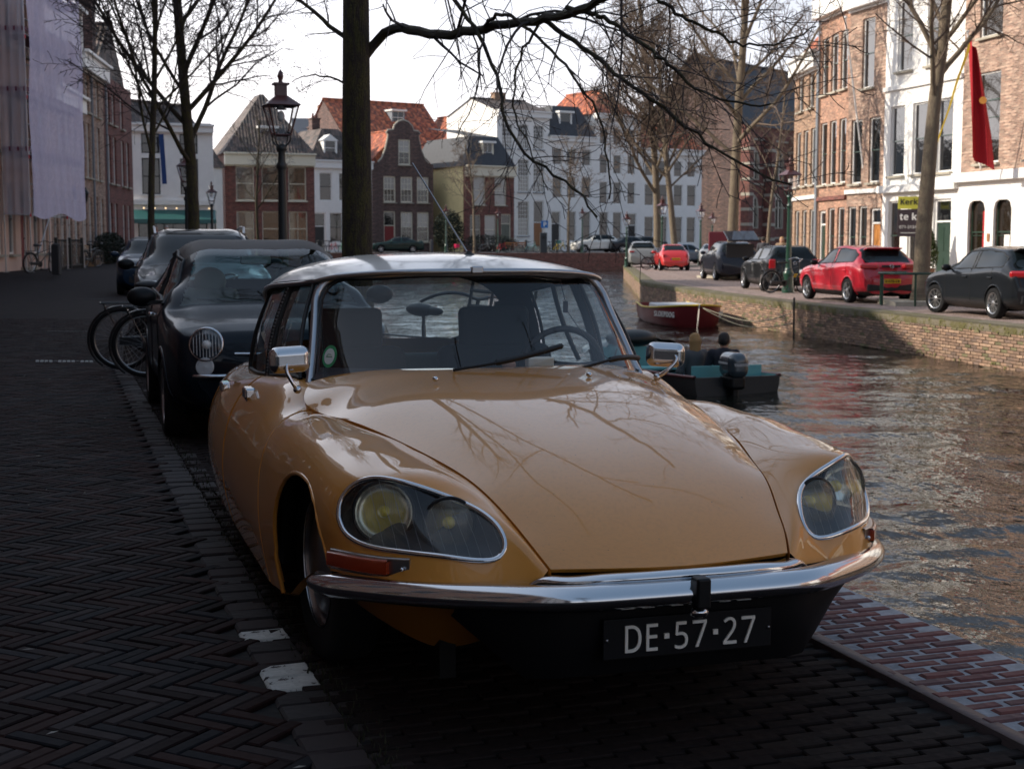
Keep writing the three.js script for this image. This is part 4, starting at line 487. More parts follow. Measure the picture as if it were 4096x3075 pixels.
tree('tall sunlit tree with a round bench by the black hatchback', [9.4, RY, -61], { height: 15, radius: .235, seed: 61, bark: barkPale, twigs: twigPale, from: [.27, .2, .12, .15], kids: [19, 10, 9, 5], rmin: .008, ang: [.95, .75, .8, .85], group: 'trees on the sunny quay' });
tree('pale leaning tree beside the red cars and blue bicycle', [9.25, RY, -91], { height: 16, radius: .26, seed: 73, bark: barkPale, twigs: twigPale, from: [.22, .18, .12, .15], kids: [24, 11, 9, 4], rmin: .012, lean: [-.03, 1, 0], group: 'trees on the sunny quay' });
tree('curved pale tree standing inside the ring seat by the far cars', [10.2, RY, -89], { height: 13, radius: .22, seed: 87, bark: barkPale, twigs: twigPale, from: [.3, .18, .12, .15], kids: [18, 10, 9, 4], rmin: .012, lean: [-.07, 1, 0], group: 'trees on the sunny quay' });
tree('thin bare tree in front of the church buttresses', [17.2, RY, -96], { height: 11, radius: .13, seed: 95, bark: barkPale, twigs: twigPale, from: [.25, .2, .12, .15], rmin: .009, kids: [11, 8, 6, 3], group: 'thin trees on the far quay' });
tree('thin bare tree before the red brick mansard house', [-3.2, FY, -122], { height: 8.5, radius: .12, seed: 101, bark: barkPale, twigs: twigPale, from: [.25, .2, .12, .15], rmin: .009, kids: [12, 8, 6, 3], group: 'thin trees on the far quay' });
tree('thin bare tree before the white house with the black mansard', [4.8, FY, -122], { height: 8.2, radius: .11, seed: 113, bark: barkPale, twigs: twigPale, from: [.28, .2, .12, .15], rmin: .009, kids: [12, 8, 6, 3], group: 'thin trees on the far quay' });
tree('thin bare tree in front of the brick house with cream cornice', [-17.6, FY, -99], { height: 8.5, radius: .11, seed: 127, from: [.25, .2, .12, .15], rmin: .007, kids: [12, 8, 6, 3], group: 'thin trees on the far quay' });
tree('bare quay tree near the camera, outside the picture', [3.9, 0, 5.2], { height: 10, radius: .16, seed: 139, from: [.35, .2, .12, .15], kids: [12, 8, 6, 3], group: 'bare trees along the shaded quay' });

// ---------------------------------------------------------------- lantern posts
const lampRed = mat([.085, .022, .018], .45, { clearcoat: .4 }), lampGlass = mat([.95, .96, .97], .02, { transmission: 1, thickness: 0, ior: 1.45 });
function lantern(label, pos, s = 1, postM = M.iron) {
  const t = thing('street_lamp', label, 'street lamp', pos, .35, 'lantern posts along the canal'); t.scale.setScalar(s);
  B().lathe([[.19, 0], [.19, .12], [.16, .16], [.15, .55], [.17, .60], [.12, .68], [.085, .8], [.08, 1.4], [.095, 1.44], [.075, 1.48], [.062, 2.55], [.085, 2.58], [.085, 2.64], [.06, 2.68], [.055, 2.82], [.08, 2.86], [.09, 2.92], [.03, 2.96]], 16).mesh('post', postM, t);
  const br = B(); for (let k = 0; k < 4; k++) { const a = k * PI / 2 + PI / 4, c = cos(a), q = sin(a); br.tube(curve3([[.03, 2.9], [.13, 2.96], [.17, 3.05], [.15, 3.12], [.11, 3.13]].map(p => [p[0] * c, p[1], p[0] * q]), 10), .013, 5); } br.mesh('scroll_bracket', postM, t);
  const lh = new THREE.Group(); lh.name = 'lantern'; lh.position.y = 3.08; t.add(lh);
  const fr = B(), b = .12, w = .235, h = .46; for (const [x, z] of [[1, 1], [1, -1], [-1, -1], [-1, 1]]) { fr.tube([[x * b, 0, z * b], [x * w, h, z * w]], .014, 4); } for (const [a, e] of [[b, .01], [w, h]]) for (let k = 0; k < 4; k++) { const P = [[1, 1], [1, -1], [-1, -1], [-1, 1]], p = P[k], q = P[(k + 1) % 4]; fr.tube([[p[0] * a, e, p[1] * a], [q[0] * a, e, q[1] * a]], .016, 4); }
  fr.mesh('lantern_frame', lampRed, lh);
  for (let k = 0; k < 4; k++) { const P = [[1, 1], [1, -1], [-1, -1], [-1, 1]], p = P[k], q = P[(k + 1) % 4]; B().quad([p[0] * b, .01, p[1] * b], [q[0] * b, .01, q[1] * b], [q[0] * w, h, q[1] * w], [p[0] * w, h, p[1] * w]).mesh('pane', lampGlass, lh); }
  const rf = B(), e = .27; for (let k = 0; k < 4; k++) { const P = [[1, 1], [1, -1], [-1, -1], [-1, 1]], p = P[k], q = P[(k + 1) % 4]; rf.quad([p[0] * e, h, p[1] * e], [q[0] * e, h, q[1] * e], [q[0] * .09, h + .15, q[1] * .09], [p[0] * .09, h + .15, p[1] * .09]); } rf.box(0, h + .235, 0, .17, .17, .17).box(0, h + .33, 0, .24, .03, .24).lathe([[.05, h + .34], [.03, h + .38], [.045, h + .43], [.05, h + .46], [.03, h + .52], [.001, h + .56]], 10); rf.mesh('lantern_roof', lampRed, lh);
  B().ball(0, .30, 0, .06, .085, .06).mesh('bulb', mat([.75, .75, .72], .3), lh); B().lathe([[.10, .40], [.04, .44], [.03, .46]], 12).mesh('bulb_holder', mat([.5, .5, .5], .5), lh);
  return t;
}
lantern('black lantern post standing behind the dark blue car at the near quay', [-3.46, 0, -21.6], .965);
lantern('lantern post partly behind the forked tree on the shaded quay', [-9.3, 0, -41], 1);
lantern('small lantern post left of the red container', [-15.3, .35, -73], 1); lantern('small lantern post just in front of the red container', [-20.5, FY, -112.6], .95);
const postG = mat([.012, .05, .03], .3, { clearcoat: .8 });
lantern('green lantern post beside the black hatchback and parked bicycle', [8.39, RY, -43.3], 1, postG);
lantern('green lantern post beside the blue wheeled bicycle', [8.4, RY, -80], 1, postG); lantern('green lantern post behind the far red car', [6.9, RY, -86], .82, postG); lantern('green lantern post right of the curved pale tree', [12.4, RY, -94], 1, postG);
lantern('lantern post in front of the ivy on the far quay', [-5.6, FY, -121.5], 1, postG); lantern('lantern post before the many paned white house', [-1.2, FY, -121.8], .95, postG); lantern('lantern post behind the white crossover car', [6.0, FY, -122], .95, postG); lantern('lantern post near the church with green shaft', [14, RY, -100], .9, postG);
lantern('grey lantern post by the church wall', [19.4, RY, -96.5], .9, postG);
// ---------------------------------------------------------------- the ochre vintage saloon
function loft(rows) {                            // tensor spline through rows of control points
  const R = rows.length, C = rows[0].length, avg = (f, n) => { const t = [0]; for (let k = 1; k < n; k++) t.push(t[k - 1] + f(k)); return t; };
  const dist = (a, b) => hypot(a[0] - b[0], a[1] - b[1], a[2] - b[2]);
  const rt = avg(k => { let s = 0; for (let j = 0; j < C; j++) s += dist(rows[k][j], rows[k - 1][j]); return max(.004, s / C); }, R);
  const ct = avg(k => { let s = 0; for (let i = 0; i < R; i++) s += dist(rows[i][k], rows[i][k - 1]); return max(.002, s / R); }, C);
  const col = []; for (let j = 0; j < C; j++) col.push([0, 1, 2].map(c => spline(rt, rows.map(r => r[j][c]))));
  const S = (a, t) => { const i = min(t.length - 2, floor(a)); return lerp(t[i], t[i + 1], a - i); };
  return (r0, r1, nr, c0 = 0, c1 = C - 1, nc = 30) => {  // grid over control-row range r0..r1 and column range c0..c1
    const G = [];
    for (let i = 0; i <= nr; i++) {
      const u = S(lerp(r0, r1, i / nr), rt), pts = col.map(f => f.map(g => g(u))), f = [0, 1, 2].map(c => spline(ct, pts.map(p => p[c]))), row = [];
      for (let j = 0; j <= nc; j++) { const v = S(lerp(c0, c1, j / nc), ct); row.push(f.map(g => g(v))); }
      G.push(row);
    }
    return G;
  };
}
function inPoly(P, x, y) { let c = false; for (let i = 0, j = P.length - 1; i < P.length; j = i++) if ((P[i][1] > y) !== (P[j][1] > y) && x < (P[j][0] - P[i][0]) * (y - P[i][1]) / (P[j][1] - P[i][1]) + P[i][0]) c = !c; return c; }
function sheet(G, side, keep, lip = 0) {         // G in car axes (x across, y up, z to the rear); side mirrors; keep(p) drops cells
  const R = G.length, C = G[0].length, pos = [], id = [];
  for (const r of G) for (const q of r) pos.push(q[0] * side, q[1], -q[2]);
  for (let i = 0; i < R - 1; i++) for (let j = 0; j < C - 1; j++) {
    if (keep) { const a = G[i][j], b = G[i + 1][j + 1]; if (!keep([(a[0] + b[0]) / 2, (a[1] + b[1]) / 2, (a[2] + b[2]) / 2], i / (R - 1), j / (C - 1))) continue; }
    const a = i * C + j; side > 0 ? id.push(a, a + C, a + C + 1, a, a + C + 1, a + 1) : id.push(a, a + 1, a + C + 1, a, a + C + 1, a + C);
  }
  const g = new THREE.BufferGeometry(); g.setAttribute('position', new THREE.Float32BufferAttribute(pos, 3)); g.setIndex(id); g.computeVertexNormals(); return g;
}
function oldSaloon() {
  const car = thing('vintage_car', 'ochre yellow vintage saloon with a white roof and chrome bumper parked at the quay edge', 'car', [.443, 0, -3.864], .296);
  const rows = [
    [[.362, .515, 0], [.366, .511, -.003], [.371, .506, -.005], [.376, .501, -.006], [.381, .496, -.006], [.386, .491, -.005], [.391, .486, -.003], [.396, .478, 0]],
    [[.385, .56, .07], [.403, .578, .078], [.422, .588, .087], [.437, .583, .088], [.446, .565, .078], [.452, .545, .066], [.46, .515, .05], [.47, .475, .032]],
    [[.408, .605, .16], [.433, .624, .17], [.46, .638, .182], [.486, .640, .187], [.502, .61, .155], [.507, .575, .118], [.510, .533, .082], [.512, .474, .05]],
    [[.445, .665, .30], [.488, .683, .300], [.535, .690, .296], [.58, .684, .283], [.606, .645, .235], [.618, .60, .182], [.625, .545, .128], [.628, .468, .095]],
    [[.475, .70, .45], [.54, .725, .42], [.62, .737, .37], [.69, .724, .328], [.715, .672, .30], [.727, .61, .262], [.732, .545, .222], [.73, .462, .185]],
    [[.50, .716, .55], [.575, .742, .515], [.67, .748, .46], [.757, .728, .400], [.79, .675, .375], [.80, .61, .345], [.797, .543, .312], [.79, .456, .27]],
    [[.528, .732, .66], [.61, .755, .63], [.71, .759, .585], [.795, .728, .52], [.845, .665, .475], [.86, .595, .455], [.854, .545, .42], [.84, .45, .385]],
    [[.555, .744, .78], [.635, .767, .765], [.73, .767, .745], [.815, .733, .715], [.868, .668, .68], [.89, .58, .655], [.89, .50, .64], [.882, .41, .62]],
    ...[[.92, .583, .756, .66, .779, .755, .776, .832, .742, .882, .675, .908, .575, .912, .45, .90, .30],
      [1.2, .655, .77, .71, .784, .785, .772, .85, .735, .895, .665, .92, .56, .925, .40, .90, .20],
      [1.45, .70, .775, .742, .782, .80, .768, .858, .728, .905, .655, .932, .55, .938, .38, .905, .17]].map(expand),
    [[.733, .768, 1.68], [.762, .768, 1.68], [.81, .752, 1.68], [.862, .715, 1.67], [.908, .645, 1.65], [.936, .545, 1.62], [.945, .38, 1.57], [.912, .165, 1.53]],
    ...[[1.9, .742, .835, .782, .815, .832, .775, .878, .72, .918, .64, .945, .54, .953, .38, .918, .17],
      [2.25, .765, .842, .805, .818, .852, .775, .895, .715, .932, .635, .958, .53, .963, .38, .925, .175],
      [2.62, .798, .815, .838, .79, .882, .745, .92, .685, .95, .605, .968, .51, .97, .37, .93, .18],
      [3.2, .795, .782, .84, .758, .887, .715, .928, .655, .958, .58, .975, .49, .972, .36, .93, .19],
      [3.65, .765, .77, .815, .745, .862, .705, .90, .645, .93, .57, .945, .48, .94, .36, .90, .2],
      [4.2, .67, .75, .72, .73, .77, .69, .81, .63, .84, .56, .85, .47, .84, .36, .81, .23],
      [4.75, .5, .69, .55, .67, .6, .63, .635, .58, .655, .52, .66, .45, .65, .37, .63, .28]].map(expand)];
  function expand(a) { const r = []; for (let k = 1; k < a.length; k += 2) r.push([a[k], a[k + 1], a[0]]); return r; }
  const side = loft(rows);
  const rim0 = [[0.856, 0.604, 0.454], [0.848, 0.645, 0.466], [0.827, 0.681, 0.47], [0.796, 0.71, 0.45], [0.765, 0.726, 0.394], [0.732, 0.729, 0.342], [0.694, 0.722, 0.322], [0.655, 0.71, 0.31], [0.618, 0.698, 0.294], [0.58, 0.683, 0.282], [0.544, 0.67, 0.262], [0.512, 0.657, 0.23], [0.486, 0.642, 0.19], [0.464, 0.622, 0.15], [0.451, 0.594, 0.11], [0.45, 0.561, 0.078], [0.472, 0.531, 0.078], [0.513, 0.532, 0.082], [0.551, 0.534, 0.098], [0.59, 0.54, 0.11], [0.627, 0.544, 0.126], [0.662, 0.545, 0.154], [0.696, 0.545, 0.186], [0.73, 0.544, 0.222], [0.763, 0.543, 0.266], [0.795, 0.543, 0.314], [0.825, 0.551, 0.366], [0.848, 0.571, 0.414]];
  const arch = [[.46, .10], [.50, .43], [.56, .53], [.66, .605], [.78, .645], [.92, .655], [1.06, .635], [1.17, .585], [1.25, .50], [1.29, .38], [1.30, .10]];
  const archS = curve3(arch.map(q => [q[0], q[1], 0]), 60).map(q => [q[0], q[1]]);
  for (let k = 0; k < 2; k++) { const c = rim0.map(q => q.slice()), n = c.length; for (let i = 0; i < n; i++) rim0[i] = [0, 1, 2].map(d => (c[(i + n - 1) % n][d] + (d === 2 ? 1 : 4) * c[i][d] + c[(i + 1) % n][d]) / (d === 2 ? 3 : 6)); }
  const rimS = curve3([...rim0, rim0[0]], 90), lampS = rimS.map(q => [q[0], q[1]]);
  const skirt = (G, s, which, d) => {            // turned-in flange along an edge, so that panel gaps have depth
    const E = which === 'top' ? G.map(r => r[0]) : which === 'first' ? G[0] : which === 'last' ? G[G.length - 1] : G.map(r => r[r.length - 1]);
    const g = [E, E.map(q => [q[0] + d[0], q[1] + d[1], q[2] + d[2]])]; return sheet(g, s);
  };
  for (const s of [-1, 1]) {
    const b = B(), Gf = side(0, 10.93, 280, 0, 7, 96);
    const keepF = q => !(q[2] < .56 && q[1] > .5 && inPoly(lampS, q[0], q[1])) && !(q[0] > .7 && q[2] > .47 && inPoly(archS, q[2], q[1]));
    b.geo(sheet(Gf, s, keepF)).geo(skirt(Gf, s, 'top', [-.004, -.035, 0])).geo(skirt(Gf, s, 'last', [-.05, 0, .003])).geo(skirt(Gf, s, 'bottom', [-.03, -.012, .02]));
    const fender = b.mesh('front_wing', paintOchre, car);
    // rolled edge of the wheel opening
    const surfX = (y, z) => { let best = 9, x = .9; for (let i = 100; i < Gf.length; i += 3) for (let j = 20; j < 97; j += 2) { const q = Gf[i][j], d = (q[1] - y) ** 2 + (q[2] - z) ** 2; if (d < best) { best = d; x = q[0]; } } return x; };
    B().tube(archS.filter(q => q[1] > (q[0] < .7 ? .44 : .17)).map(q => [(surfX(q[1], q[0]) - .004) * s, q[1], -q[0]]), .008, 8).mesh('wheel_opening_lip', paintOchre, fender);
    // lamp cover: the same skin in glass, a bright rim, a dark bucket and two round lamps
    const inside = q => q[2] < .56 && q[1] > .5 && inPoly(lampS, q[0], q[1]);
    const Gl = side(0, 7.4, 170, 0, 7, 96);
    const hl = new THREE.Group(); hl.name = 'headlight'; car.add(hl);
    B().geo(sheet(Gl, s, inside)).mesh('glass_cover', clearGlass, hl);
    const rim = rimS.map(q => q.slice());
    B().tube(rim.map(q => [q[0] * s, q[1], -q[2] + .006]), .0085, 8, false).mesh('chrome_rim', chrome, hl);
    const bucket = B(), back = rim.map(q => [(.65 + (q[0] - .65) * .66) * s, .622 + (q[1] - .622) * .72, -(q[2] + .13)]);
    for (let k = 0; k < rim.length - 1; k++) { const a = [rim[k][0] * s, rim[k][1], -rim[k][2]], c = [rim[k + 1][0] * s, rim[k + 1][1], -rim[k + 1][2]]; bucket.quad(a, c, back[k + 1], back[k]); bucket.tri(back[k], back[k + 1], [.64 * s, .62, -.44]); }
    bucket.mesh('bucket', mat([.03, .032, .035], .55), hl);
    for (const [x, y, z, r, name] of [[.735, .628, .36, .084, 'main_lamp'], [.575, .610, .235, .068, 'long_range_lamp']]) {
      const L = new THREE.Group(); L.name = name; L.position.set(x * s, y, -z); L.rotation.set(-.12, .22 * s, 0); hl.add(L);
      const M = (g, n, m) => { const q = new THREE.Mesh(g, m); q.name = n; q.castShadow = q.receiveShadow = true; L.add(q); };
      M(new THREE.LatheGeometry([[.012, -.075], [.03, -.072], [.055, -.055], [.075, -.028], [.084, 0]].map(q => new THREE.Vector2(q[0] * r / .084, q[1])), 40).rotateX(PI / 2), 'reflector', mat([.92, .92, .88], .16, { metalness: 1 }));
      M(new THREE.TorusGeometry(r + .003, .006, 8, 40), 'lamp_ring', blackPaint);
      M(new THREE.SphereGeometry(.019, 16, 12).scale(1, 1, 1.3).translate(0, 0, -.035), 'bulb', mat([.70, .52, .015], .1, { clearcoat: 1 }));
      const lens = B(); for (let k = -14; k <= 14; k++) { const X = k / 14.6 * r, h = sqrt(max(0, r * r - X * X)); lens.geo(new THREE.CylinderGeometry(.0012, .0012, 2 * h, 5), new THREE.Matrix4().setPosition(X, 0, .012 + .012 * (1 - X * X / r / r))); }
      lens.geo(new THREE.SphereGeometry(r * 1.9, 24, 12, 0, 2 * PI, 0, .56).rotateX(PI / 2).translate(0, 0, .024 - r * 1.9));
      const lm = lens.mesh('lens', mat([.97, .97, .93], .03, { transmission: 1, thickness: 0, ior: 1.5 }), L);
    }
    // fluted lines moulded in the cover
    const fl = B(); for (let k = 0; k < 12; k++) { const x = .475 + k * .029, col = []; for (const r of Gl) for (const q of r) if (abs(q[0] - x - (q[1] - .62) * .12) < .0016 && inside(q)) col.push(q); col.sort((p, q) => p[1] - q[1]); const c2 = col.filter((q, i) => i % 6 === 0); if (c2.length > 3) fl.tube(c2.map(q => [q[0] * s, q[1], -q[2] + .001]), .0004, 3); }
    fl.mesh('moulded_lines', mat([.3, .31, .32], .4), hl);
    // doors, rear wing
    const G1 = side(11.05, 13.96, 70, 0, 7, 60), G2 = side(14.04, 15.96, 60, 0, 7, 60), G3 = side(16.05, 18, 60, 0, 7, 50);
    const fl2 = (G, bb) => bb.geo(sheet(G, s)).geo(skirt(G, s, 'first', [-.05, 0, 0])).geo(skirt(G, s, 'last', [-.05, 0, 0])).geo(skirt(G, s, 'top', [-.05, .004, 0]));
    const d1 = fl2(G1, B()).mesh('front_door', paintOchre, car), d2 = fl2(G2, B()).mesh('rear_door', paintOchre, car);
    const rearArch = [[3.75, .1], [3.78, .33], [3.9, .40], [4.3, .42], [4.5, .36], [4.55, .1]]; fl2(G3, B()).mesh('rear_wing', paintOchre, car);
    // handles
    for (const [d, x, y, z] of [[d1, .862, .762, 2.44], [d2, .872, .702, 3.34]]) {
      B().rbox(s * (x + .012), y, -z, .05, .05, .10, .012).rbox(s * (x + .02), y - .05, -z + .015, .014, .075, .04, .005).mesh('door_handle', chrome, d);
    }
    if (s < 0) B().ball(s * .90, .655, -2.5, .012, .016, .016).mesh('lock_button', chrome, d1);
    // indicator under the lamp
    const ind = new THREE.Group(); ind.name = 'indicator'; car.add(ind);
    const path = curve3([[.70, .503, .175], [.745, .50, .222], [.80, .497, .30], [.85, .494, .40], [.868, .49, .455]], 20), sw = (a, c, out, h0, h1, bb) => { const g = []; for (let k = a; k <= c; k++) { const p = path[k], q = path[min(20, k + 1)], o = path[max(0, k - 1)], tx = q[0] - o[0], tz = q[2] - o[2], l = hypot(tx, tz), nx = tz / l, nz = -tx / l, e = (k - a) / (c - a) * .012; const P = (d, y) => [p[0] + nx * d, p[1] + y - e * .5, p[2] + nz * d]; g.push([P(-.02, h1), P(out * .8, h1), P(out, h1 - .006), P(out, h0 + .006), P(out * .8, h0), P(-.02, h0)]); } bb.geo(sheet(g, s)); const G0 = g[0], G9 = g[g.length - 1]; for (const [e, f] of [[G0, 1], [G9, -1]]) bb.quad(...[e[0], e[2], e[3], e[5]].map(q => [q[0] * s, q[1], -q[2]])); return bb; };
    sw(0, 20, .007, -.029, .029, B()).mesh('indicator_base', steel, ind); sw(4, 20, .020, -.022, .022, B()).mesh('amber_lens', amber, ind);
    B().ball(path[2][0] * s, path[2][1], -path[2][2] + .018, .006).mesh('screw', chrome, ind);
    // wheel
    const w = new THREE.Group(); w.name = 'front_wheel'; w.position.set(.735 * s, .318, -1.12); w.rotation.z = -s * PI / 2; w.rotation.order = 'YXZ'; w.rotation.y = .06; car.add(w);
    const ty = B().lathe([[.205, -.07], [.26, -.082], [.305, -.08], [.322, -.062], [.325, -.03], [.325, .03], [.322, .062], [.305, .08], [.26, .082], [.205, .07]], 44); ty.mesh('tyre', tyreRubber, w);
    B().lathe([[.21, .075], [.205, .05], [.17, .045], [.165, .06], [.12, .075], [.06, .082], [.001, .085]], 40).mesh('hub_cap', steel, w);
    B().lathe([[.21, -.07], [.2, -.02], [.1, 0], [.001, 0]], 24).mesh('rim', mat([.1, .1, .1], .5, { metalness: 1 }), w);
    const w2 = w.clone(); w2.name = 'rear_wheel'; w2.position.set(.65 * s, .318, -4.1); car.add(w2);
    // dark inner arch
    B().box(.52 * s, .40, -.95, .05, .62, .95).box(.66 * s, .665, -.95, .3, .02, .8).mesh('inner_arch', blackPaint, car);
    // windscreen side, door glass, pillars
    const belt = z => { const g = side(11, 18, 60, 0, .01, 1); let best = g[0][0]; for (const r of g) if (abs(r[0][2] - z) < abs(best[2] - z)) best = r[0]; return best; };
    const roofE = lz => lerpTable([[2.2, .612, 1.228], [2.46, .655, 1.222], [2.78, .685, 1.209], [3.1, .69, 1.189], [3.46, .66, 1.144], [3.74, .60, 1.074]], lz);
    const pane = (z0, z1, t0, t1, name) => { const g = []; for (let i = 0; i <= 12; i++) { const zb = lerp(z0, z1, i / 12), zt = lerp(t0, t1, i / 12), lo = belt(zb), [rx, ry] = roofE(zt), r = []; for (let j = 0; j <= 8; j++) { const t = j / 8; r.push([lerp(lo[0] - .03, rx - .012, t) + sin(t * PI) * .02, lerp(lo[1] + .005, ry - .01, t), lerp(zb, zt, t)]); } g.push(r); } const m = B().geo(sheet(g, s)).mesh(name, tintGlass, car); return g; };
    const g1 = pane(2.02, 2.58, 2.30, 2.62, 'door_window'), g2 = pane(2.66, 3.42, 2.68, 3.36, 'door_window');
    const edge = (G, bb) => { const e = [...G.map(r => r[0]), ...G[G.length - 1].slice(1), ...G.map(r => r[r.length - 1]).reverse().slice(1), ...G[0].slice().reverse().slice(1)]; return bb.tube(e.map(q => [(q[0] + .002) * s, q[1], -q[2]]), .009, 6, false); };
    edge(g1, B()).mesh('window_seal', blackRubber, car); edge(g2, B()).mesh('window_seal', blackRubber, car);
    // ribbed bright strip between the door windows
    const strip = B(), a = g1[12], c = g2[0]; for (let k = 0; k <= 26; k++) { const t = k / 26 * 8, j = min(7, floor(t)), f = t - j, q = [0, 1, 2].map(d => lerp((a[j][d] + c[j][d]) / 2, (a[j + 1][d] + c[j + 1][d]) / 2, f)); strip.box((q[0] + .004) * s, q[1], -q[2], .012, .009, .05); } strip.mesh('pillar_trim', steel, car);
    B().tube([a, c].map(r => r[0]).map(q => [(q[0] - .02) * s, q[1], -q[2]]), .01).tube(curve3(a.map((q, k) => [(q[0] - .018) * s, q[1], -(q[2] + c[k][2]) / 2]), 10), .022, 6).mesh('centre_pillar', blackPaint, car);
    // rear quarter
    const qz = []; for (let i = 0; i <= 8; i++) { const zb = lerp(3.46, 4.25, i / 8), zt = lerp(3.40, 3.8, i / 8), lo = belt(zb), [rx, ry] = roofE(zt), r = []; for (let j = 0; j <= 6; j++) { const t = j / 6; r.push([lerp(lo[0] - .03, rx - .005, t) + sin(t * PI) * .02, lerp(lo[1] + .005, ry, t), lerp(zb, zt, t)]); } qz.push(r); }
    B().geo(sheet(qz, s)).mesh('rear_quarter', mat([.09, .09, .095], .4), car);
    // roof gutter
    B().tube(curve3([[.60, 1.238, 2.245], [.64, 1.226, 2.4], [.70, 1.206, 2.78], [.705, 1.186, 3.1], [.675, 1.14, 3.46], [.615, 1.07, 3.76]], 30).map(q => [q[0] * s, q[1] - .004, -q[2]]), .011, 6).mesh('roof_gutter', steel, car);
    // mirror on a curved arm
    const mi = new THREE.Group(); mi.name = 'mirror'; car.add(mi);
    const arm = s < 0 ? [[-.772, .842, 1.75], [-.785, .86, 1.745], [-.80, .885, 1.745], [-.812, .92, 1.75], [-.805, .945, 1.765]] : [[.690, .848, 1.76], [.715, .868, 1.74], [.745, .895, 1.735], [.765, .925, 1.74], [.758, .94, 1.76]];
    B().tube(curve3(arm, 16).map(q => [q[0], q[1], -q[2]]), Array.from({ length: 17 }, (_, k) => lerp(.009, .007, k / 16)), 8).ball(arm[0][0], arm[0][1], -arm[0][2], .016).mesh('mirror_arm', chrome, mi);
    const hc = s < 0 ? [-.795, .952, 1.79] : [.737, .935, 1.79];
    const hg = new RoundedBoxGeometry(.158, .10, .07, 5, .034); const hm = new THREE.Mesh(hg, chrome); hm.name = 'mirror_shell'; hm.position.set(hc[0], hc[1], -hc[2]); hm.rotation.set(0, s < 0 ? .12 : -.35, s < 0 ? .04 : -.05); hm.castShadow = hm.receiveShadow = true; mi.add(hm);
  }
  // bonnet
  const hr = [[-.085, .522, .358, .517, 0], [0, .578, .383, .562, .07], [.1, .635, .403, .602, .15], [.26, .703, .443, .667, .30], [.42, .752, .473, .702, .45], [.70, .812, .533, .737, .70], [1.0, .860, .603, .764, 1.0], [1.3, .893, .68, .777, 1.35], [1.5, .906, .728, .774, 1.63], [1.6, .911, .748, .80, 1.77], [1.66, .912, .70, .85, 1.95]]
    .map(([cz, cy, ex, ey, ez], i) => [0, .28, .52, .72, .88, 1].map(f => [ex * f - .004 * f, lerp(cy, ey, pow(f, 2.6 + .17 * i)), lerp(cz, ez, pow(f, 1.7))]));
  const hood = loft(hr), hb = B();
  for (const s of [-1, 1]) { const G = hood(0, 10, 150, 0, 5, 60); hb.geo(sheet(G, s)).geo(skirt(G, s, 'bottom', [-.002, -.03, 0])).geo(skirt(G, s, 'first', [0, -.012, .012])).geo(skirt(G, s, 'last', [0, -.03, .01])); }
  const specks = (() => { const r = rng(55), D = Array.from({ length: 260 }, () => [r() * 1024, r() * 1024, .7 + 1.6 * r() * r(), .45 + .4 * r()]), a = new Float32Array(1024 * 1024).fill(1); for (const [x, y, q, k] of D) for (let j = -3; j <= 3; j++) for (let i = -3; i <= 3; i++) if (i * i + j * j <= q * q) a[((floor(y) + j + 1024) % 1024) * 1024 + (floor(x) + i + 1024) % 1024] = k; return tex(1024, 1024, (x, y) => [1, 1, 1].map(v => a[y * 1024 + x] * (.95 + .1 * at5(nzf, x, y))), { size: [1.1, 1.1] }); })();
  const paintBonnet = paintOchre.clone(); paintBonnet.map = specks; paintBonnet.clearcoatRoughness = .03;
  const bonnet = hb.mesh('bonnet', paintBonnet, car);
  for (const x of [-.335, .25]) B().ball(x, .905, -1.36, .011, .010, .014).mesh('washer_jet', chrome, bonnet);
  // dark void under the panels
  B().box(0, .40, -1.05, .7, .26, 1.0).box(0, .45, -2.0, 1.7, .5, .7).box(0, .25, -3.2, 1.74, .2, 2.6).mesh('floor_pan', blackPaint, car);
  // roof
  const roof = loft([
    [[0, 1.283, 2.02], [.25, 1.281, 2.045], [.45, 1.271, 2.13], [.57, 1.255, 2.20], [.618, 1.24, 2.25]],
    [[0, 1.322, 2.30], [.25, 1.315, 2.32], [.46, 1.295, 2.37], [.60, 1.262, 2.42], [.655, 1.232, 2.46]],
    [[0, 1.343, 2.70], [.27, 1.333, 2.70], [.48, 1.305, 2.73], [.63, 1.260, 2.76], [.690, 1.217, 2.78]],
    [[0, 1.342, 3.10], [.27, 1.330, 3.10], [.48, 1.298, 3.10], [.63, 1.245, 3.10], [.70, 1.195, 3.10]],
    [[0, 1.315, 3.50], [.26, 1.302, 3.50], [.46, 1.268, 3.50], [.60, 1.210, 3.48], [.67, 1.150, 3.46]],
    [[0, 1.262, 3.85], [.24, 1.250, 3.84], [.42, 1.215, 3.82], [.55, 1.155, 3.78], [.61, 1.080, 3.74]]]);
  const rb = B(); for (const s of [-1, 1]) rb.geo(sheet(roof(0, 5, 60, 0, 4, 40), s)); const roofM = rb.mesh('roof', paintCream, car);
  const lin2 = B(); for (const s of [-1, 1]) lin2.geo(sheet(roof(.1, 4.9, 30, 0, 3.9, 20).map(r => r.map(q => [q[0], q[1] - .025, q[2]])), s)); lin2.mesh('headlining', mat([.05, .052, .055], .9), car);
  const F0 = roof(0, .01, 1, 0, 4, 30)[0], lip = [...F0.slice().reverse().map(q => [-q[0], q[1] - .008, -q[2] + .004]), ...F0.slice(1).map(q => [q[0], q[1] - .008, -q[2] + .004])];
  B().tube(lip, .012, 8).mesh('roof_front_trim', steel, car); B().rbox(0, 1.28, -2.01, .05, .03, .03, .006).mesh('trim_joint', steel, car);
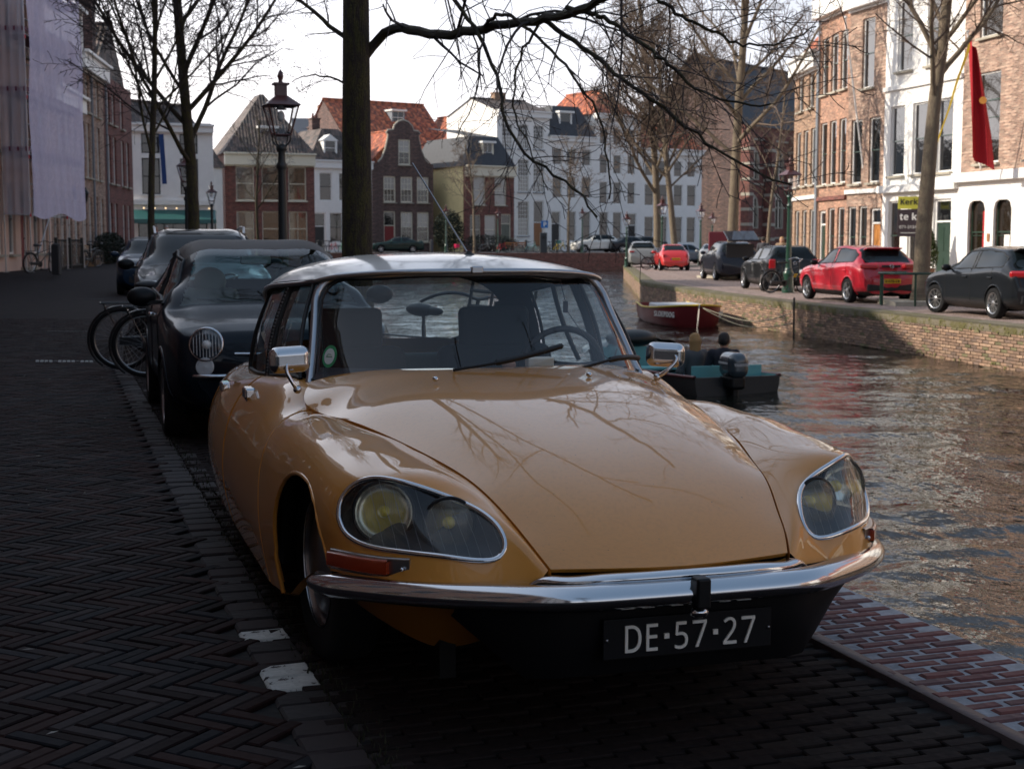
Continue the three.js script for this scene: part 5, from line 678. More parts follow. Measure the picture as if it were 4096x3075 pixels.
  // windscreen and its bright frame
  const ws = loft([
    [[0, .875, 1.62], [.3, .872, 1.66], [.52, .865, 1.77], [.64, .858, 1.88], [.685, .85, 1.955]],
    [[0, 1.01, 1.79], [.3, 1.007, 1.83], [.5, 1.0, 1.93], [.62, .993, 2.02], [.655, .985, 2.075]],
    [[0, 1.15, 1.94], [.28, 1.147, 1.98], [.47, 1.14, 2.07], [.585, 1.133, 2.14], [.625, 1.125, 2.18]],
    [[0, 1.252, 2.035], [.27, 1.25, 2.07], [.45, 1.24, 2.15], [.55, 1.228, 2.20], [.592, 1.212, 2.235]]]);
  const wg = B(); for (const s of [-1, 1]) wg.geo(sheet(ws(0, 3, 24, 0, 4, 28), s)); wg.mesh('windscreen', clearGlass, car);
  const fr = curve3([[-.695, .838, 1.955], [-.682, .885, 2.0], [-.66, .985, 2.075], [-.632, 1.125, 2.185], [-.613, 1.19, 2.225], [-.575, 1.232, 2.23], [-.45, 1.256, 2.155], [-.27, 1.266, 2.075], [0, 1.268, 2.04], [.27, 1.266, 2.075], [.45, 1.256, 2.155], [.575, 1.232, 2.23], [.613, 1.19, 2.225], [.632, 1.125, 2.185], [.66, .985, 2.075], [.682, .885, 2.0], [.695, .838, 1.955]], 80);
  B().tube(fr.map(q => [q[0], q[1], -q[2]]), .017, 10).mesh('windscreen_frame', steel, car);
  B().tube(fr.map(q => [q[0] * .965, q[1] - .012, -q[2] + .004]), .008, 6).mesh('windscreen_seal', blackRubber, car);
  // rear window, boot lid
  const rw = loft([[[0, 1.26, 3.84], [.24, 1.248, 3.835], [.42, 1.213, 3.81], [.56, 1.14, 3.77]], [[0, 1.06, 4.08], [.26, 1.05, 4.07], [.46, 1.02, 4.03], [.60, .96, 3.98]], [[0, .86, 4.26], [.28, .855, 4.25], [.5, .84, 4.22], [.64, .80, 4.18]]]);
  const rg = B(); for (const s of [-1, 1]) rg.geo(sheet(rw(0, 2, 12, 0, 3, 16), s)); rg.mesh('rear_window', tintGlass, car);
  const bl = loft([[[0, .86, 4.26], [.28, .855, 4.25], [.5, .84, 4.22], [.665, .765, 4.16]], [[0, .78, 4.55], [.26, .775, 4.54], [.45, .75, 4.5], [.56, .71, 4.5]], [[0, .62, 4.82], [.2, .62, 4.81], [.38, .61, 4.79], [.48, .60, 4.77]], [[0, .35, 4.86], [.25, .35, 4.85], [.45, .35, 4.82], [.6, .35, 4.76]]]);
  const bb = B(); for (const s of [-1, 1]) bb.geo(sheet(bl(0, 3, 24, 0, 3, 16), s)); bb.mesh('boot_lid', paintOchre, car);
  // bumper: main blade, upper blade, centre bracket
  const plan = [[0, .462, -.118], [.2, .462, -.116], [.36, .462, -.10], [.46, .458, -.045], [.56, .452, .03], [.66, .446, .115], [.75, .438, .215], [.825, .428, .32], [.885, .416, .43], [.925, .406, .53]];
  const blade = (P, prof, n) => { const c = curve3([...P.slice(1).reverse().map(q => [-q[0], q[1], q[2]]), ...P], n), g = []; c.forEach((p, k) => { const a = c[max(0, k - 1)], e = c[min(n, k + 1)], tx = e[0] - a[0], tz = e[2] - a[2], l = hypot(tx, tz), nx = tz / l, nz = -tx / l, end = min(k, n - k) / 5, f = min(1, .25 + .75 * sqrt(min(1, end))); g.push(prof.map(([o, y]) => [p[0] + nx * o * f, p[1] + y * f, p[2] + nz * o * f])); }); return sheet(g, 1); };
  const bumper = B().geo(blade(plan, [[-.03, .028], [0, .031], [.018, .026], [.034, .008], [.037, -.006], [.034, -.02], [.02, -.034], [-.02, -.042], [-.05, -.04]], 90)).mesh('front_bumper', chrome, car);
  const up = [[0, .500, -.10], [.12, .499, -.098], [.25, .495, -.078], [.34, .488, -.04], [.395, .482, -.002], [.425, .462, .012]];
  B().geo(blade(up, [[-.03, .014], [0, .016], [.014, .010], [.017, 0], [.013, -.010], [-.01, -.016]], 60)).mesh('upper_blade', chrome, bumper);
  B().rbox(.02, .462, .148, .042, .085, .05, .008).mesh('tow_bracket', blackPaint, bumper); B().ball(.022, .405, .135, .028, .016, .02).mesh('bracket_tip', chrome, bumper);
  B().geo(blade([[0, .48, -.03], [.2, .48, -.025], [.34, .475, .02], [.46, .47, .09], [.6, .465, .17], [.74, .455, .30], [.80, .45, .46]], [[0, .03], [0, -.03]], 50)).mesh('bumper_gap', blackPaint, car);
  // black apron, number plate, lower valances
  const ap = B().geo(sheet(Array.from({ length: 41 }, (_, k) => { const x = lerp(-.60, .60, k / 40), a = abs(x), z = a < .34 ? -.055 : -.055 + (a - .34) ** 1.3 * .75, cut = max(0, a - .42); return [0, .33, .66, 1].map(t => [x, lerp(.425, .215 + cut * .9, t), z + .05 * t * t]); }), 1)); ap.mesh('apron', mat([.006, .006, .007], .5, { specularIntensity: .4 }), car);
  for (const s of [-1, 1]) B().geo(sheet(Array.from({ length: 21 }, (_, k) => { const t = k / 20, x = lerp(.44, .86, t), z = lerp(.0, .42, pow(t, 1.15)); return [0, .5, 1].map(q => [x - .05 * q, lerp(.41 - .03 * t, lerp(.17, .32, pow(abs(t - .35) / .65, 1.5)), q), z + .07 + .34 * q]); }), s)).mesh('lower_valance', paintOchre, car);
  const pl = new THREE.Group(); pl.name = 'number_plate'; pl.position.set(.022, .328, .065); pl.rotation.y = -.0; car.add(pl);
  B().rbox(0, 0, 0, .50, .112, .006, .003).mesh('plate', mat([.006, .006, .0075], .5, { specularIntensity: .4 }), pl);
  const tx = B(); let X = -.188; for (const ch of ['D', 'E', '.', '5', '7', '.', '2', '7']) { if (ch === '.') { tx.box(X + .012, 0, .006, .014, .014, .006); X += .036; continue; } const g = letters(ch, .075, .005), bx = g.boundingBox; tx.geo(g, new THREE.Matrix4().makeScale(.86, 1, 1).setPosition(X - bx.min.x * .86, -.038, .003)); X += (bx.max.x - bx.min.x) * .86 + .0145; }
  tx.mesh('characters', mat([.80, .77, .70], .5), pl); for (const q of [-.24, .24]) B().ball(q, 0, .004, .005).mesh('rivet', steel, pl);
  // wipers, aerial, sticker, cabin
  for (const pts of [[[-.21, .915, 1.60], [.0, .94, 1.635], [.27, .985, 1.74]], [[.33, .905, 1.66], [.5, .93, 1.74], [.66, .915, 1.90]]]) { const c = curve3(pts, 14).map(q => [q[0], q[1], -q[2] + .015]); const wm = B().tube(c, .006, 6).mesh('wiper', blackPaint, car); B().tube(c.slice(5).map(q => [q[0], q[1], q[2] - .008]), .012, 5).mesh('wiper_blade', blackRubber, wm); }
  const an = B().bar([.115, 1.335, -2.55], [-.11, 1.742, -2.68], .0035, 6).mesh('aerial', steel, car); B().lathe([[.036, 0], [.03, .012], [.014, .022], [.01, .03]], 16, .115, 1.322, -2.55).mesh('aerial_foot', blackRubber, an);
  const q0 = [-.615, .94, -1.985]; const st = new THREE.Group(); st.name = 'windscreen_sticker'; st.position.set(-.61, .945, -2.0 + .02); st.rotation.set(-.45, -.75, -.3); car.add(st);
  B().geo(new THREE.CylinderGeometry(.034, .034, .001, 28).rotateX(PI / 2).scale(1, 1.35, 1)).mesh('green_ring', mat([.03, .30, .12], .5), st); B().geo(new THREE.CylinderGeometry(.024, .024, .001, 28).rotateX(PI / 2).scale(1, 1.35, 1).translate(0, 0, .0015)).mesh('white_centre', mat([.7, .72, .68], .5), st);
  B().tube([[-.013, -.002, .0028], [-.008, .008, .0028], [.006, .008, .0028], [.014, -.002, .0028], [-.013, -.002, .0028]], .0014, 4).mesh('car_symbol', mat([.03, .3, .12], .5), st);
  const dash = B().geo(sheet(Array.from({ length: 25 }, (_, k) => { const x = lerp(-.7, .7, k / 24), z0 = 1.68 + .28 * pow(abs(x) / .7, 2); return [[x, .86, z0], [x, .895, z0 + .12], [x, .885, z0 + .28], [x, .80, z0 + .36], [x, .55, z0 + .38]]; }), 1)).mesh('dashboard', mat([.018, .02, .024], .8), car);
  B().rbox(.20, .915, -1.80, .11, .045, .05, .008).mesh('white_packet', mat([.62, .60, .52], .7), car);
  B().ball(.07, .91, -1.79, .03, .02, .02).mesh('small_figure', mat([.3, .16, .1], .8), car);
  const sw2 = new THREE.Group(); sw2.name = 'steering_wheel'; sw2.position.set(.42, .845, -2.18); sw2.rotation.x = -1.02 + PI / 2 - .35; car.add(sw2);
  B().geo(new THREE.TorusGeometry(.185, .014, 8, 40)).tube([[0, -.18, 0], [0, -.06, -.05], [0, .0, -.10]], .013).mesh('wheel_rim', blackRubber, sw2);
  for (const x of [-.36, .36]) { const seat = B().rbox(x, .60, -2.95, .56, .62, .16, .06, 0, -.18).rbox(x, .36, -2.7, .56, .2, .55, .07).mesh('front_seat', cloth, car); B().rbox(x, .985, -3.0, .34, .2, .10, .03, 0, -.1).mesh('headrest', cloth, seat); }
  B().rbox(0, .56, -3.75, 1.25, .5, .16, .06, 0, -.2).rbox(0, .36, -3.5, 1.25, .2, .5, .06).mesh('rear_seat', mat([.03, .055, .05], .9), car);
  B().tube(curve3([[.565, 1.19, -2.72], [.585, 1.05, -2.66], [.66, .85, -2.62]], 8), .012, 4).mesh('seat_belt', blackRubber, car);
  B().box(.38, 1.10, -2.05, .0, 0, 0).rbox(.42, 1.12, -2.12, .022, .05, .006, .003).tube([[.40, 1.24, -2.14], [.42, 1.14, -2.12]], .002, 4).tube(curve3([[.43, 1.10, -2.12], [.50, .98, -2.05], [.60, .87, -1.95]], 8), .0018, 4).mesh('hanging_sensor', blackRubber, car);
  return car;
}
oldSaloon();
// ---------------------------------------------------------------- other cars
const smooth = T => { const f = spline(T.map(q => q[0]), T.map(q => q[1])); return z => { const lo = T[0][0], hi = T[T.length - 1][0]; z = clamp(z, lo, hi); let i = 0; while (i < T.length - 2 && z > T[i + 1][0]) i++; const a = T[i][1], b = T[i + 1][1], t = (z - T[i][0]) / (T[i + 1][0] - T[i][0]); return lerp(lerp(a, b, t), f(z), .55); }; };
const carGlass = mat([.006, .009, .010], .03, { specularIntensity: .8 }), tailRed = mat([.42, .008, .012], .2, { clearcoat: 1 }), lampClear = mat([.55, .57, .58], .12, { clearcoat: 1 }), plateYellow = mat([.75, .42, .01], .5), plateInk = mat([.01, .01, .01], .5), trimBlack = mat([.012, .012, .013], .55), alloy = mat([.5, .5, .51], .3, { metalness: .9 }), brakeDark = mat([.03, .03, .03], .6);
const KIND = {
  hatch: { L: 4.05, W: .87, wb: [.80, 3.34], wr: .31, top: [[0, .60], [.10, .72], [.5, .86], [1.0, .96], [1.15, 1.00], [1.75, 1.36], [2.3, 1.45], [3.1, 1.41], [3.5, 1.34], [3.82, 1.05], [3.98, .90], [4.05, .66]], belt: [[0, .60], [.4, .80], [1.1, .93], [2.5, .96], [3.6, 1.0], [4.05, .85]], wid: [[0, .66], [.2, .80], [.6, .86], [2, .87], [3.6, .86], [3.95, .80], [4.05, .72]], roofW: .60, side: [[1.36, .97], [1.93, 1.345], [2.6, 1.375], [3.25, 1.33], [3.52, 1.22], [3.55, 1.04]], pillar: [2.32, 2.42], ws: [1.16, 1.82], rg: [3.38, 3.86] },
  mini: { L: 3.55, W: .81, wb: [.68, 2.98], wr: .29, top: [[0, .66], [.02, .725], [.07, .785], [.2, .83], [.55, .885], [.86, .93], [1.36, 1.29], [1.75, 1.405], [2.4, 1.40], [2.85, 1.28], [3.2, 1.04], [3.42, .84], [3.55, .55]], belt: [[0, .60], [.07, .72], [.3, .80], [.9, .90], [2, .92], [3, .95], [3.55, .75]], wid: [[0, .60], [.03, .67], [.1, .735], [.35, .795], [1.2, .81], [2.8, .81], [3.35, .74], [3.55, .64]], roofW: .56, side: [[1.08, .93], [1.5, 1.25], [2.1, 1.315], [2.6, 1.27], [2.85, 1.12], [2.8, .99]], pillar: [2.06, 2.14], ws: [.88, 1.48], rg: [2.66, 3.16] },
  suv: { L: 4.15, W: .89, wb: [.82, 3.40], wr: .335, top: [[0, .70], [.1, .82], [.5, .98], [1.0, 1.06], [1.15, 1.10], [1.75, 1.48], [2.3, 1.57], [3.2, 1.54], [3.6, 1.44], [3.9, 1.18], [4.08, 1.0], [4.15, .75]], belt: [[0, .70], [.4, .92], [1.1, 1.03], [2.5, 1.06], [3.6, 1.12], [4.15, .95]], wid: [[0, .68], [.2, .82], [.6, .88], [2, .89], [3.6, .88], [4.05, .82], [4.15, .74]], roofW: .62, side: [[1.38, 1.07], [1.95, 1.45], [2.6, 1.485], [3.25, 1.45], [3.6, 1.32], [3.62, 1.15]], pillar: [2.36, 2.46], ws: [1.16, 1.84], rg: [3.46, 3.94] },
  saloon: { L: 4.55, W: .88, wb: [.85, 3.58], wr: .315, top: [[0, .58], [.1, .70], [.6, .84], [1.15, .93], [1.35, .97], [2.0, 1.33], [2.5, 1.41], [3.1, 1.38], [3.5, 1.24], [3.85, 1.05], [4.3, 1.0], [4.5, .92], [4.55, .68]], belt: [[0, .58], [.4, .78], [1.2, .90], [2.5, .93], [3.8, .98], [4.55, .85]], wid: [[0, .66], [.2, .80], [.6, .87], [2, .88], [3.8, .87], [4.4, .80], [4.55, .72]], roofW: .58, side: [[1.55, .94], [2.1, 1.30], [2.7, 1.335], [3.2, 1.28], [3.6, 1.06], [3.5, .98]], pillar: [2.55, 2.64], ws: [1.36, 2.05], rg: [3.22, 3.8] },
};
KIND.box = { ...KIND.hatch, L: 3.9, wb: [.76, 3.2], top: [[0, .60], [.08, .74], [.5, .88], [.95, .96], [1.1, 1.0], [1.7, 1.36], [2.2, 1.43], [3.2, 1.42], [3.5, 1.39], [3.68, 1.2], [3.8, .98], [3.88, .86], [3.9, .6]], wid: [[0, .68], [.2, .80], [.6, .84], [2, .85], [3.5, .84], [3.82, .80], [3.9, .74]], side: [[1.3, .97], [1.85, 1.33], [2.6, 1.36], [3.3, 1.34], [3.42, 1.2], [3.4, 1.0]], rg: [3.42, 3.76] };
KIND.cabrio = { ...KIND.saloon, top: KIND.saloon.top.map(([z, y]) => [z, y > 1.02 ? y - .05 : y]) };
function car(name, label, kind, paint, pos, heading, o = {}) {
  const K = KIND[kind], t = thing(name, label, o.category || 'car', pos, heading, o.group), s = o.scale || 1; t.scale.set(1, s, 1);
  const L = K.L, far = o.far, nz = far ? 60 : o.fine ? 260 : 200, nt = far ? 30 : o.fine ? 130 : 100, fT = smooth(K.top), fB = smooth(K.belt), fW = smooth(K.wid), y0 = .20;
  const sec = z => { const T = fT(z), w = fW(z), bl = min(fB(z), T - .01), g = sstep(.06, .34, T - bl), rw = K.roofW * (w / K.W), bt = y0 + .10 * pow(abs(z / L - .5) * 2, 6);
    const P = [[0, bt], [w * .82, bt], [w * .95, bt + .09], [w * .995, lerp(bt, bl, .42)], [w, lerp(bt, bl, .70)], [w * .978, bl - .035], [w * .945, bl + .004],
      [lerp(w * .88, lerp(w * .945, rw, .5), g), lerp(T - .028, lerp(bl, T - .07, .5), g)], [lerp(w * .72, rw, g), lerp(T - .012, T - .075, g)], [lerp(w * .5, rw * .86, g), lerp(T - .004, T - .022, g)], [lerp(w * .25, rw * .45, g), T - .002], [0, T]];
    return P; };
  const G = []; for (let i = 0; i <= nz; i++) { const z = L * (.5 - .5 * cos(PI * i / nz)) * .5 + L * i / nz * .5, P = sec(z), c = curve3(P.map(q => [q[0], q[1], z]), nt); G.push(c); }
  const sideP = K.side, [p0, p1] = K.pillar; const body = { body: [], glass: [], front: [], rear: [] };
  const hole = (z, y) => K.wb.some(w => hypot(z - w, y - K.wr) < K.wr + .055);
  const cls = (x, y, z) => { const bl = fB(z), T = fT(z); if (x > K.roofW * .62 && inPoly(sideP, z, y) && !(z > p0 && z < p1)) return 'side' + (z < p0 ? 'A' : 'B'); if (z > K.ws[0] && z < K.ws[1] && y > bl + .02 && x < K.roofW * lerp(1.22, .9, (z - K.ws[0]) / (K.ws[1] - K.ws[0])) - .03 && y > T - .06) return 'front'; if (z > K.rg[0] && z < K.rg[1] && x < K.roofW * 1.02 && y > T - .06 && y > bl + .02) return 'rear'; if (x > K.W * .55 && hole(z, y)) return null; if (y < .30 && (o.cladding ?? true)) return 'trim'; if (o.roofPaint && y > T - .10 && z > K.ws[1] && z < K.rg[0] + .1 && T - bl > .3) return 'roof'; return 'body'; };
  const bins = {}; const pos3 = []; for (const r of G) for (const q of r) pos3.push(q);
  const full = (side) => { const g = sheet(G, side); return g; };
  for (const side of [-1, 1]) { const base = full(side), N = base.attributes.normal, P = base.attributes.position, R = G.length, C = G[0].length;
    for (let i = 0; i < R - 1; i++) for (let j = 0; j < C - 1; j++) { const a = G[i][j], b = G[i + 1][j + 1], k = cls((a[0] + b[0]) / 2, (a[1] + b[1]) / 2, (a[2] + b[2]) / 2); if (!k) continue; const kk = k.startsWith('side') ? k + side : k, bb = bins[kk] ||= B(); const m = bb['m' + side] ||= new Map(), id = n => { if (!m.has(n)) { m.set(n, bb.base); bb.p.push(P.getX(n), P.getY(n), P.getZ(n) + L / 2); bb.n.push(N.getX(n), N.getY(n), N.getZ(n)); } return m.get(n); }; const q = i * C + j; (side > 0 ? [q, q + C, q + C + 1, q, q + C + 1, q + 1] : [q, q + 1, q + C + 1, q, q + C + 1, q + C]).forEach(n => bb.i.push(id(n))); } }
  for (const [r, zz, f] of [[G[0], L / 2, 1], [G[nz], -L / 2, -1]]) { const bb = bins.body, R2 = [...r.map(q => [q[0], q[1]]), ...r.slice(1, -1).reverse().map(q => [-q[0], q[1]])], cy = R2.reduce((a, q) => a + q[1], 0) / R2.length; const mid = R2.map(q => [q[0] * .6, cy + (q[1] - cy) * .6, zz + f * .025]), out = R2.map(q => [q[0], q[1], zz]); bb.grid([[...out, out[0]], [...mid, mid[0]], mid.concat([mid[0]]).map(q => [q[0] * .02, cy + (q[1] - cy) * .02, zz + f * .035])]); }
  const gm = o.glass || carGlass; bins.body.mesh('body', paint, t); bins.trim?.mesh('lower_trim', trimBlack, t); bins.roof?.mesh('roof', o.roofPaint, t); bins.front?.mesh('windscreen', gm, t); bins.rear?.mesh('rear_window', gm, t); for (const k in bins) if (k.startsWith('side')) bins[k].mesh('side_window', gm, t);
  const Z = z => L / 2 - z;
  B().box(0, .5, 0, K.W * 1.5, .34, L * .86).mesh('underbody', trimBlack, t);
  if (!far) { // seams, window edges, handles
    const xs = (y, z) => { const P = G[clamp(floor(G.findIndex(r => r[0][2] >= z)), 0, nz)]; let b = P[0]; for (const q of P) if (q[0] > .3 && abs(q[1] - y) < abs(b[1] - y)) b = q; return b[0]; };
    const seam = B(), edge = B(); for (const sd of [-1, 1]) { for (const z of [K.ws[0] + .12, (p0 + p1) / 2, ...(kind === 'mini' ? [] : [K.wb[1] - .1])]) { const ys = Array.from({ length: 12 }, (_, k) => lerp(z > K.wb[1] - .3 ? .72 : .30, fB(z), k / 11)); seam.tube(ys.map(y => [sd * (xs(y, z) + .001), y, Z(z)]), .005, 4); } const e = []; sideP.forEach((q, i) => { const n = sideP[(i + 1) % sideP.length]; for (let k = 0; k < 10; k++) e.push([lerp(q[0], n[0], k / 10), lerp(q[1], n[1], k / 10)]); }); e.push(e[0]); edge.tube(e.map(q => [sd * (xs(q[1], q[0]) + .001), q[1], Z(q[0])]), .016, 5, false); for (const z of [p0, p1]) { const ys = []; for (let y = fB(z) + .02; y < fT(z) - .08; y += .04) ys.push(y); edge.tube(ys.map(y => [sd * (xs(y, z) + .001), y, Z(z)]), .012, 5); } for (const w of K.wb) { const a = []; for (let k = 0; k <= 30; k++) { const g = lerp(-.08, 1.08, k / 30) * PI, y = K.wr + sin(g) * (K.wr + .057), z = w + cos(g) * (K.wr + .057); a.push([sd * (xs(max(.24, y), clamp(z, .05, L - .05)) + .0), y, Z(z)]); } B().tube(a, .014, 5).mesh('wheel_arch_lip', o.arch || paint, t); } }
    seam.mesh('door_seams', trimBlack, t); edge.mesh('window_trim', trimBlack, t);
    for (const sd of [-1, 1]) { for (const z of kind === 'mini' ? [p0 - .18] : [p0 - .14, K.wb[1] - .16]) B().rbox(sd * (xs(.82, z) + .012), .82 * (kind === 'suv' ? 1.12 : 1), Z(z), .03, .035, .19, .01).mesh('door_handle', o.handles || paint, t); }
  }
  for (const sd of [-1, 1]) { const m = B(); m.ball(sd * (K.W + .10), fB(1.4) + .06, Z(K.ws[0] + .38), .11, .075, .065, 16, 10).box(sd * (K.W + .01), fB(1.4) + .02, Z(K.ws[0] + .36), .12, .03, .05); m.mesh('mirror', o.mirror || paint, t); }
  for (const [i, z] of K.wb.entries()) for (const sd of [-1, 1]) wheel(t, sd * (K.W - .095), K.wr, Z(z), K.wr, sd, o.rim || alloy, far, i ? 0 : o.steer || 0, o.spokes || 5);
  o.extra?.(t, K, Z, sec, fT, fW);
  return t;
}
const wheelCache = {};
function wheel(t, x, y, z, r, sd, rimM, far, steer = 0, spokes = 5) {
  const w = new THREE.Group(); w.name = 'wheel'; w.position.set(x, y, z); w.rotation.set(0, steer, 0); const k = new THREE.Group(); t.add(w);
  const key = r + '_' + sd + '_' + spokes; if (!wheelCache[key]) { const d = new THREE.Group(), a = B().lathe([[r * .66, -.085], [r * .9, -.095], [r * .985, -.08], [r, -.045], [r, .045], [r * .985, .08], [r * .9, .095], [r * .66, .085]], far ? 18 : 32, 0, 0, 0, 0, -PI / 2).mesh('tyre', tyreRubber, d).geometry, b = B(); b.lathe([[r * .69, .088], [r * .62, .08], [r * .60, .03], [r * .6, -.06]], 28, 0, 0, 0, 0, -sd * PI / 2); for (let q = 0; q < spokes; q++) { const g = q / spokes * 2 * PI + .3; b.geo(new THREE.BoxGeometry(.02, r * .60, spokes > 7 ? .022 : .042), new THREE.Matrix4().makeRotationX(g).multiply(new THREE.Matrix4().makeTranslation(sd * .068, r * .33, 0))); } b.lathe([[.001, .085], [r * .16, .08], [r * .2, .06]], 14, 0, 0, 0, 0, -sd * PI / 2); const c = B().lathe([[.001, .02], [r * .6, .02]], 20, 0, 0, 0, 0, -sd * PI / 2).mesh('b', trimBlack, d).geometry; wheelCache[key] = [a, b.mesh('r', trimBlack, d).geometry, c]; }
  const [a, b, c] = wheelCache[key]; kid('tyre', a, tyreRubber, w); kid('rim', b, rimM, w); kid('brake_disc', c, brakeDark, w); return w;
}
function plate(t, txt, x, y, z, back, tilt = 0, w = .50, h = .11) { const p = new THREE.Group(); p.name = 'number_plate'; p.position.set(x, y, z); p.rotation.set(back ? -tilt : -tilt, back ? PI : 0, 0); t.add(p); B().rbox(0, 0, 0, w, h, .008, .003).mesh('plate', plateYellow, p); B().box(-w / 2 + .02, 0, .002, .04, h, .008).mesh('blue_band', mat([.01, .04, .3], .5), p); const g = letters(txt, h * .62, .004, fontB), b = g.boundingBox, k = min(1, (w - .09) / (b.max.x - b.min.x)); B().geo(g, new THREE.Matrix4().makeScale(k, 1, 1).setPosition(-(b.max.x + b.min.x) * k / 2 + .02, -h * .31, .004)).mesh('characters', plateInk, p); return p; }
const carPaint = (c, o = {}) => mat(c, .4, { clearcoat: 1, clearcoatRoughness: .03, ...(max(...c) < .1 ? { specularIntensity: .15, clearcoat: .7 } : {}), ...o });

// dark blue city car nose to tail behind the saloon
car('small_car', 'dark blue rounded small car with a brown roof right behind the ochre saloon', 'mini', carPaint([.004, .008, .014], { clearcoat: .45 }), [-1.55 - 1.775 * .2918, 0, -9.78 - 1.775 * .9565], .296, {
  fine: 1, glass: mat([.55, .75, .78], 0, { transmission: 1, thickness: 0, ior: 1.5 }), roofPaint: mat([.055, .042, .035], .6), cladding: false, mirror: blackPaint, handles: chrome, extra(t, K, Z, sec, fT, fW) {
    for (const sd of [-1, 1]) { const h = new THREE.Group(); h.name = 'headlight'; h.position.set(sd * .545, .70, Z(.015)); h.rotation.set(-.2, sd * .30, 0); h.scale.setScalar(1.08); t.add(h); B().lathe([[.105, -.03], [.112, 0], [.108, .012], [.10, .012]], 32, 0, 0, 0, PI / 2).mesh('rim', chrome, h); B().lathe([[.02, -.05], [.06, -.04], [.1, 0]], 28, 0, 0, .0, PI / 2).mesh('reflector', mat([.75, .76, .77], .15, { metalness: 1 }), h); B().geo(new THREE.SphereGeometry(.17, 24, 8, 0, 2 * PI, 0, .64).rotateX(PI / 2).translate(0, 0, -.13)).mesh('lens', clearGlass, h); const f = B(); for (let k = -4; k <= 4; k++) f.box(k * .02, 0, .0, .004, .17 * sqrt(1 - (k / 5) ** 2), .012); f.mesh('fluting', lampClear, h); B().ball(0, 0, -.01, .03).mesh('bulb', mat([.8, .8, .78], .1), h);
      const g = new THREE.Group(); g.name = 'fog_lamp'; g.position.set(sd * .56, .55, Z(-.005)); g.rotation.set(-.1, sd * .3, 0); t.add(g); B().lathe([[.06, -.02], [.064, 0], [.058, .008], [.05, .004], [.001, .012]], 24, 0, 0, 0, PI / 2).mesh('lens', lampClear, g); }
    B().tube(curve3([[-.70, .485, Z(.12)], [-.6, .485, Z(.0)], [-.4, .485, Z(-.04)], [-.2, .485, Z(-.055)]], 14), .016, 8).tube(curve3([[.70, .485, Z(.12)], [.6, .485, Z(.0)], [.4, .485, Z(-.04)], [.2, .485, Z(-.055)]], 14), .016, 8).mesh('chrome_strip', chrome, t);
    B().tube([[-.36, .635, Z(-.02)], [-.1, .63, Z(-.045)]], .010, 6).tube([[.36, .635, Z(-.02)], [.1, .63, Z(-.045)]], .010, 6).mesh('whisker_trim', chrome, t); B().ball(0, .63, Z(-.04), .06, .06, .02).mesh('badge', chrome, t);
    plate(t, 'SK-370-V', 0, .40, Z(-.05), 0); B().rbox(0, .31, Z(-.02), .9, .07, .06, .02).mesh('lower_grille', trimBlack, t); { const c = []; for (let k = 0; k <= 30; k++) { const x = lerp(-.62, .62, k / 30), z = .05 + .35 * pow(abs(x) / .62, 4); let y = fT(z); c.push([x, y - .012 - .05 * pow(abs(x) / .7, 2), Z(z)]); } B().tube(c, .005, 4).mesh('bonnet_seam', trimBlack, t); }
    B().tube([[.1, .94, Z(.90)], [-.25, .955, Z(.93)], [-.52, .97, Z(1.02)]], .012, 5).mesh('wiper', blackRubber, t);
    for (const x of [-.33, .33]) { const q = B().rbox(x, .72, Z(2.05), .46, .6, .16, .07).mesh('seat', mat([.20, .18, .16], .9), t); B().ball(x, 1.07, Z(2.07), .13, .12, .06).mesh('headrest', mat([.26, .23, .20], .9), q); }
    B().box(0, .82, Z(1.2), 1.3, .2, .3).mesh('dashboard', mat([.03, .03, .032], .8), t); B().rbox(-.02, 1.25, Z(1.56), .24, .07, .03, .02).mesh('inner_mirror', mat([.3, .3, .3], .5), t);
  } });
car('crossover_car', 'dark grey car with roof rails parked behind the small blue car', 'suv', carPaint([.022, .024, .026]), [-3.85 - 2.07 * .25, 0, -17.9 - 2.07], .25, { mirror: blackPaint, extra(t, K, Z) { for (const sd of [-1, 1]) { B().tube([[sd * .60, 1.50, Z(1.9)], [sd * .61, 1.585, Z(2.05)], [sd * .61, 1.60, Z(2.8)], [sd * .60, 1.56, Z(3.4)], [sd * .58, 1.49, Z(3.5)]], .02, 6).mesh('roof_rail', alloy, t); B().rbox(sd * .62, .84, Z(.18), .3, .13, .12, .05, sd * .5).mesh('headlight', lampClear, t); } plate(t, 'XS-481-K', 0, .48, Z(-.03), 0); } });
car('blue_car', 'blue electric hatchback with yellow plate facing the camera down the street', 'suv', carPaint([.012, .03, .06]), [-9.45 - 2.07 * .2, 0, -37.2 - 2.07], .2, { scale: .97, roofPaint: trimBlack, mirror: carPaint([.012, .03, .06]), extra(t, K, Z) { for (const sd of [-1, 1]) B().rbox(sd * .62, .80, Z(.14), .34, .12, .12, .05, sd * .5).mesh('headlight', lampClear, t); B().box(0, .80, Z(.0), .9, .02, .03).mesh('light_bar', lampClear, t); B().rbox(0, .42, Z(.02), 1.1, .2, .08, .03).mesh('lower_grille', trimBlack, t); plate(t, 'Z-951-KL', 0, .56, Z(-.04), 0); } });
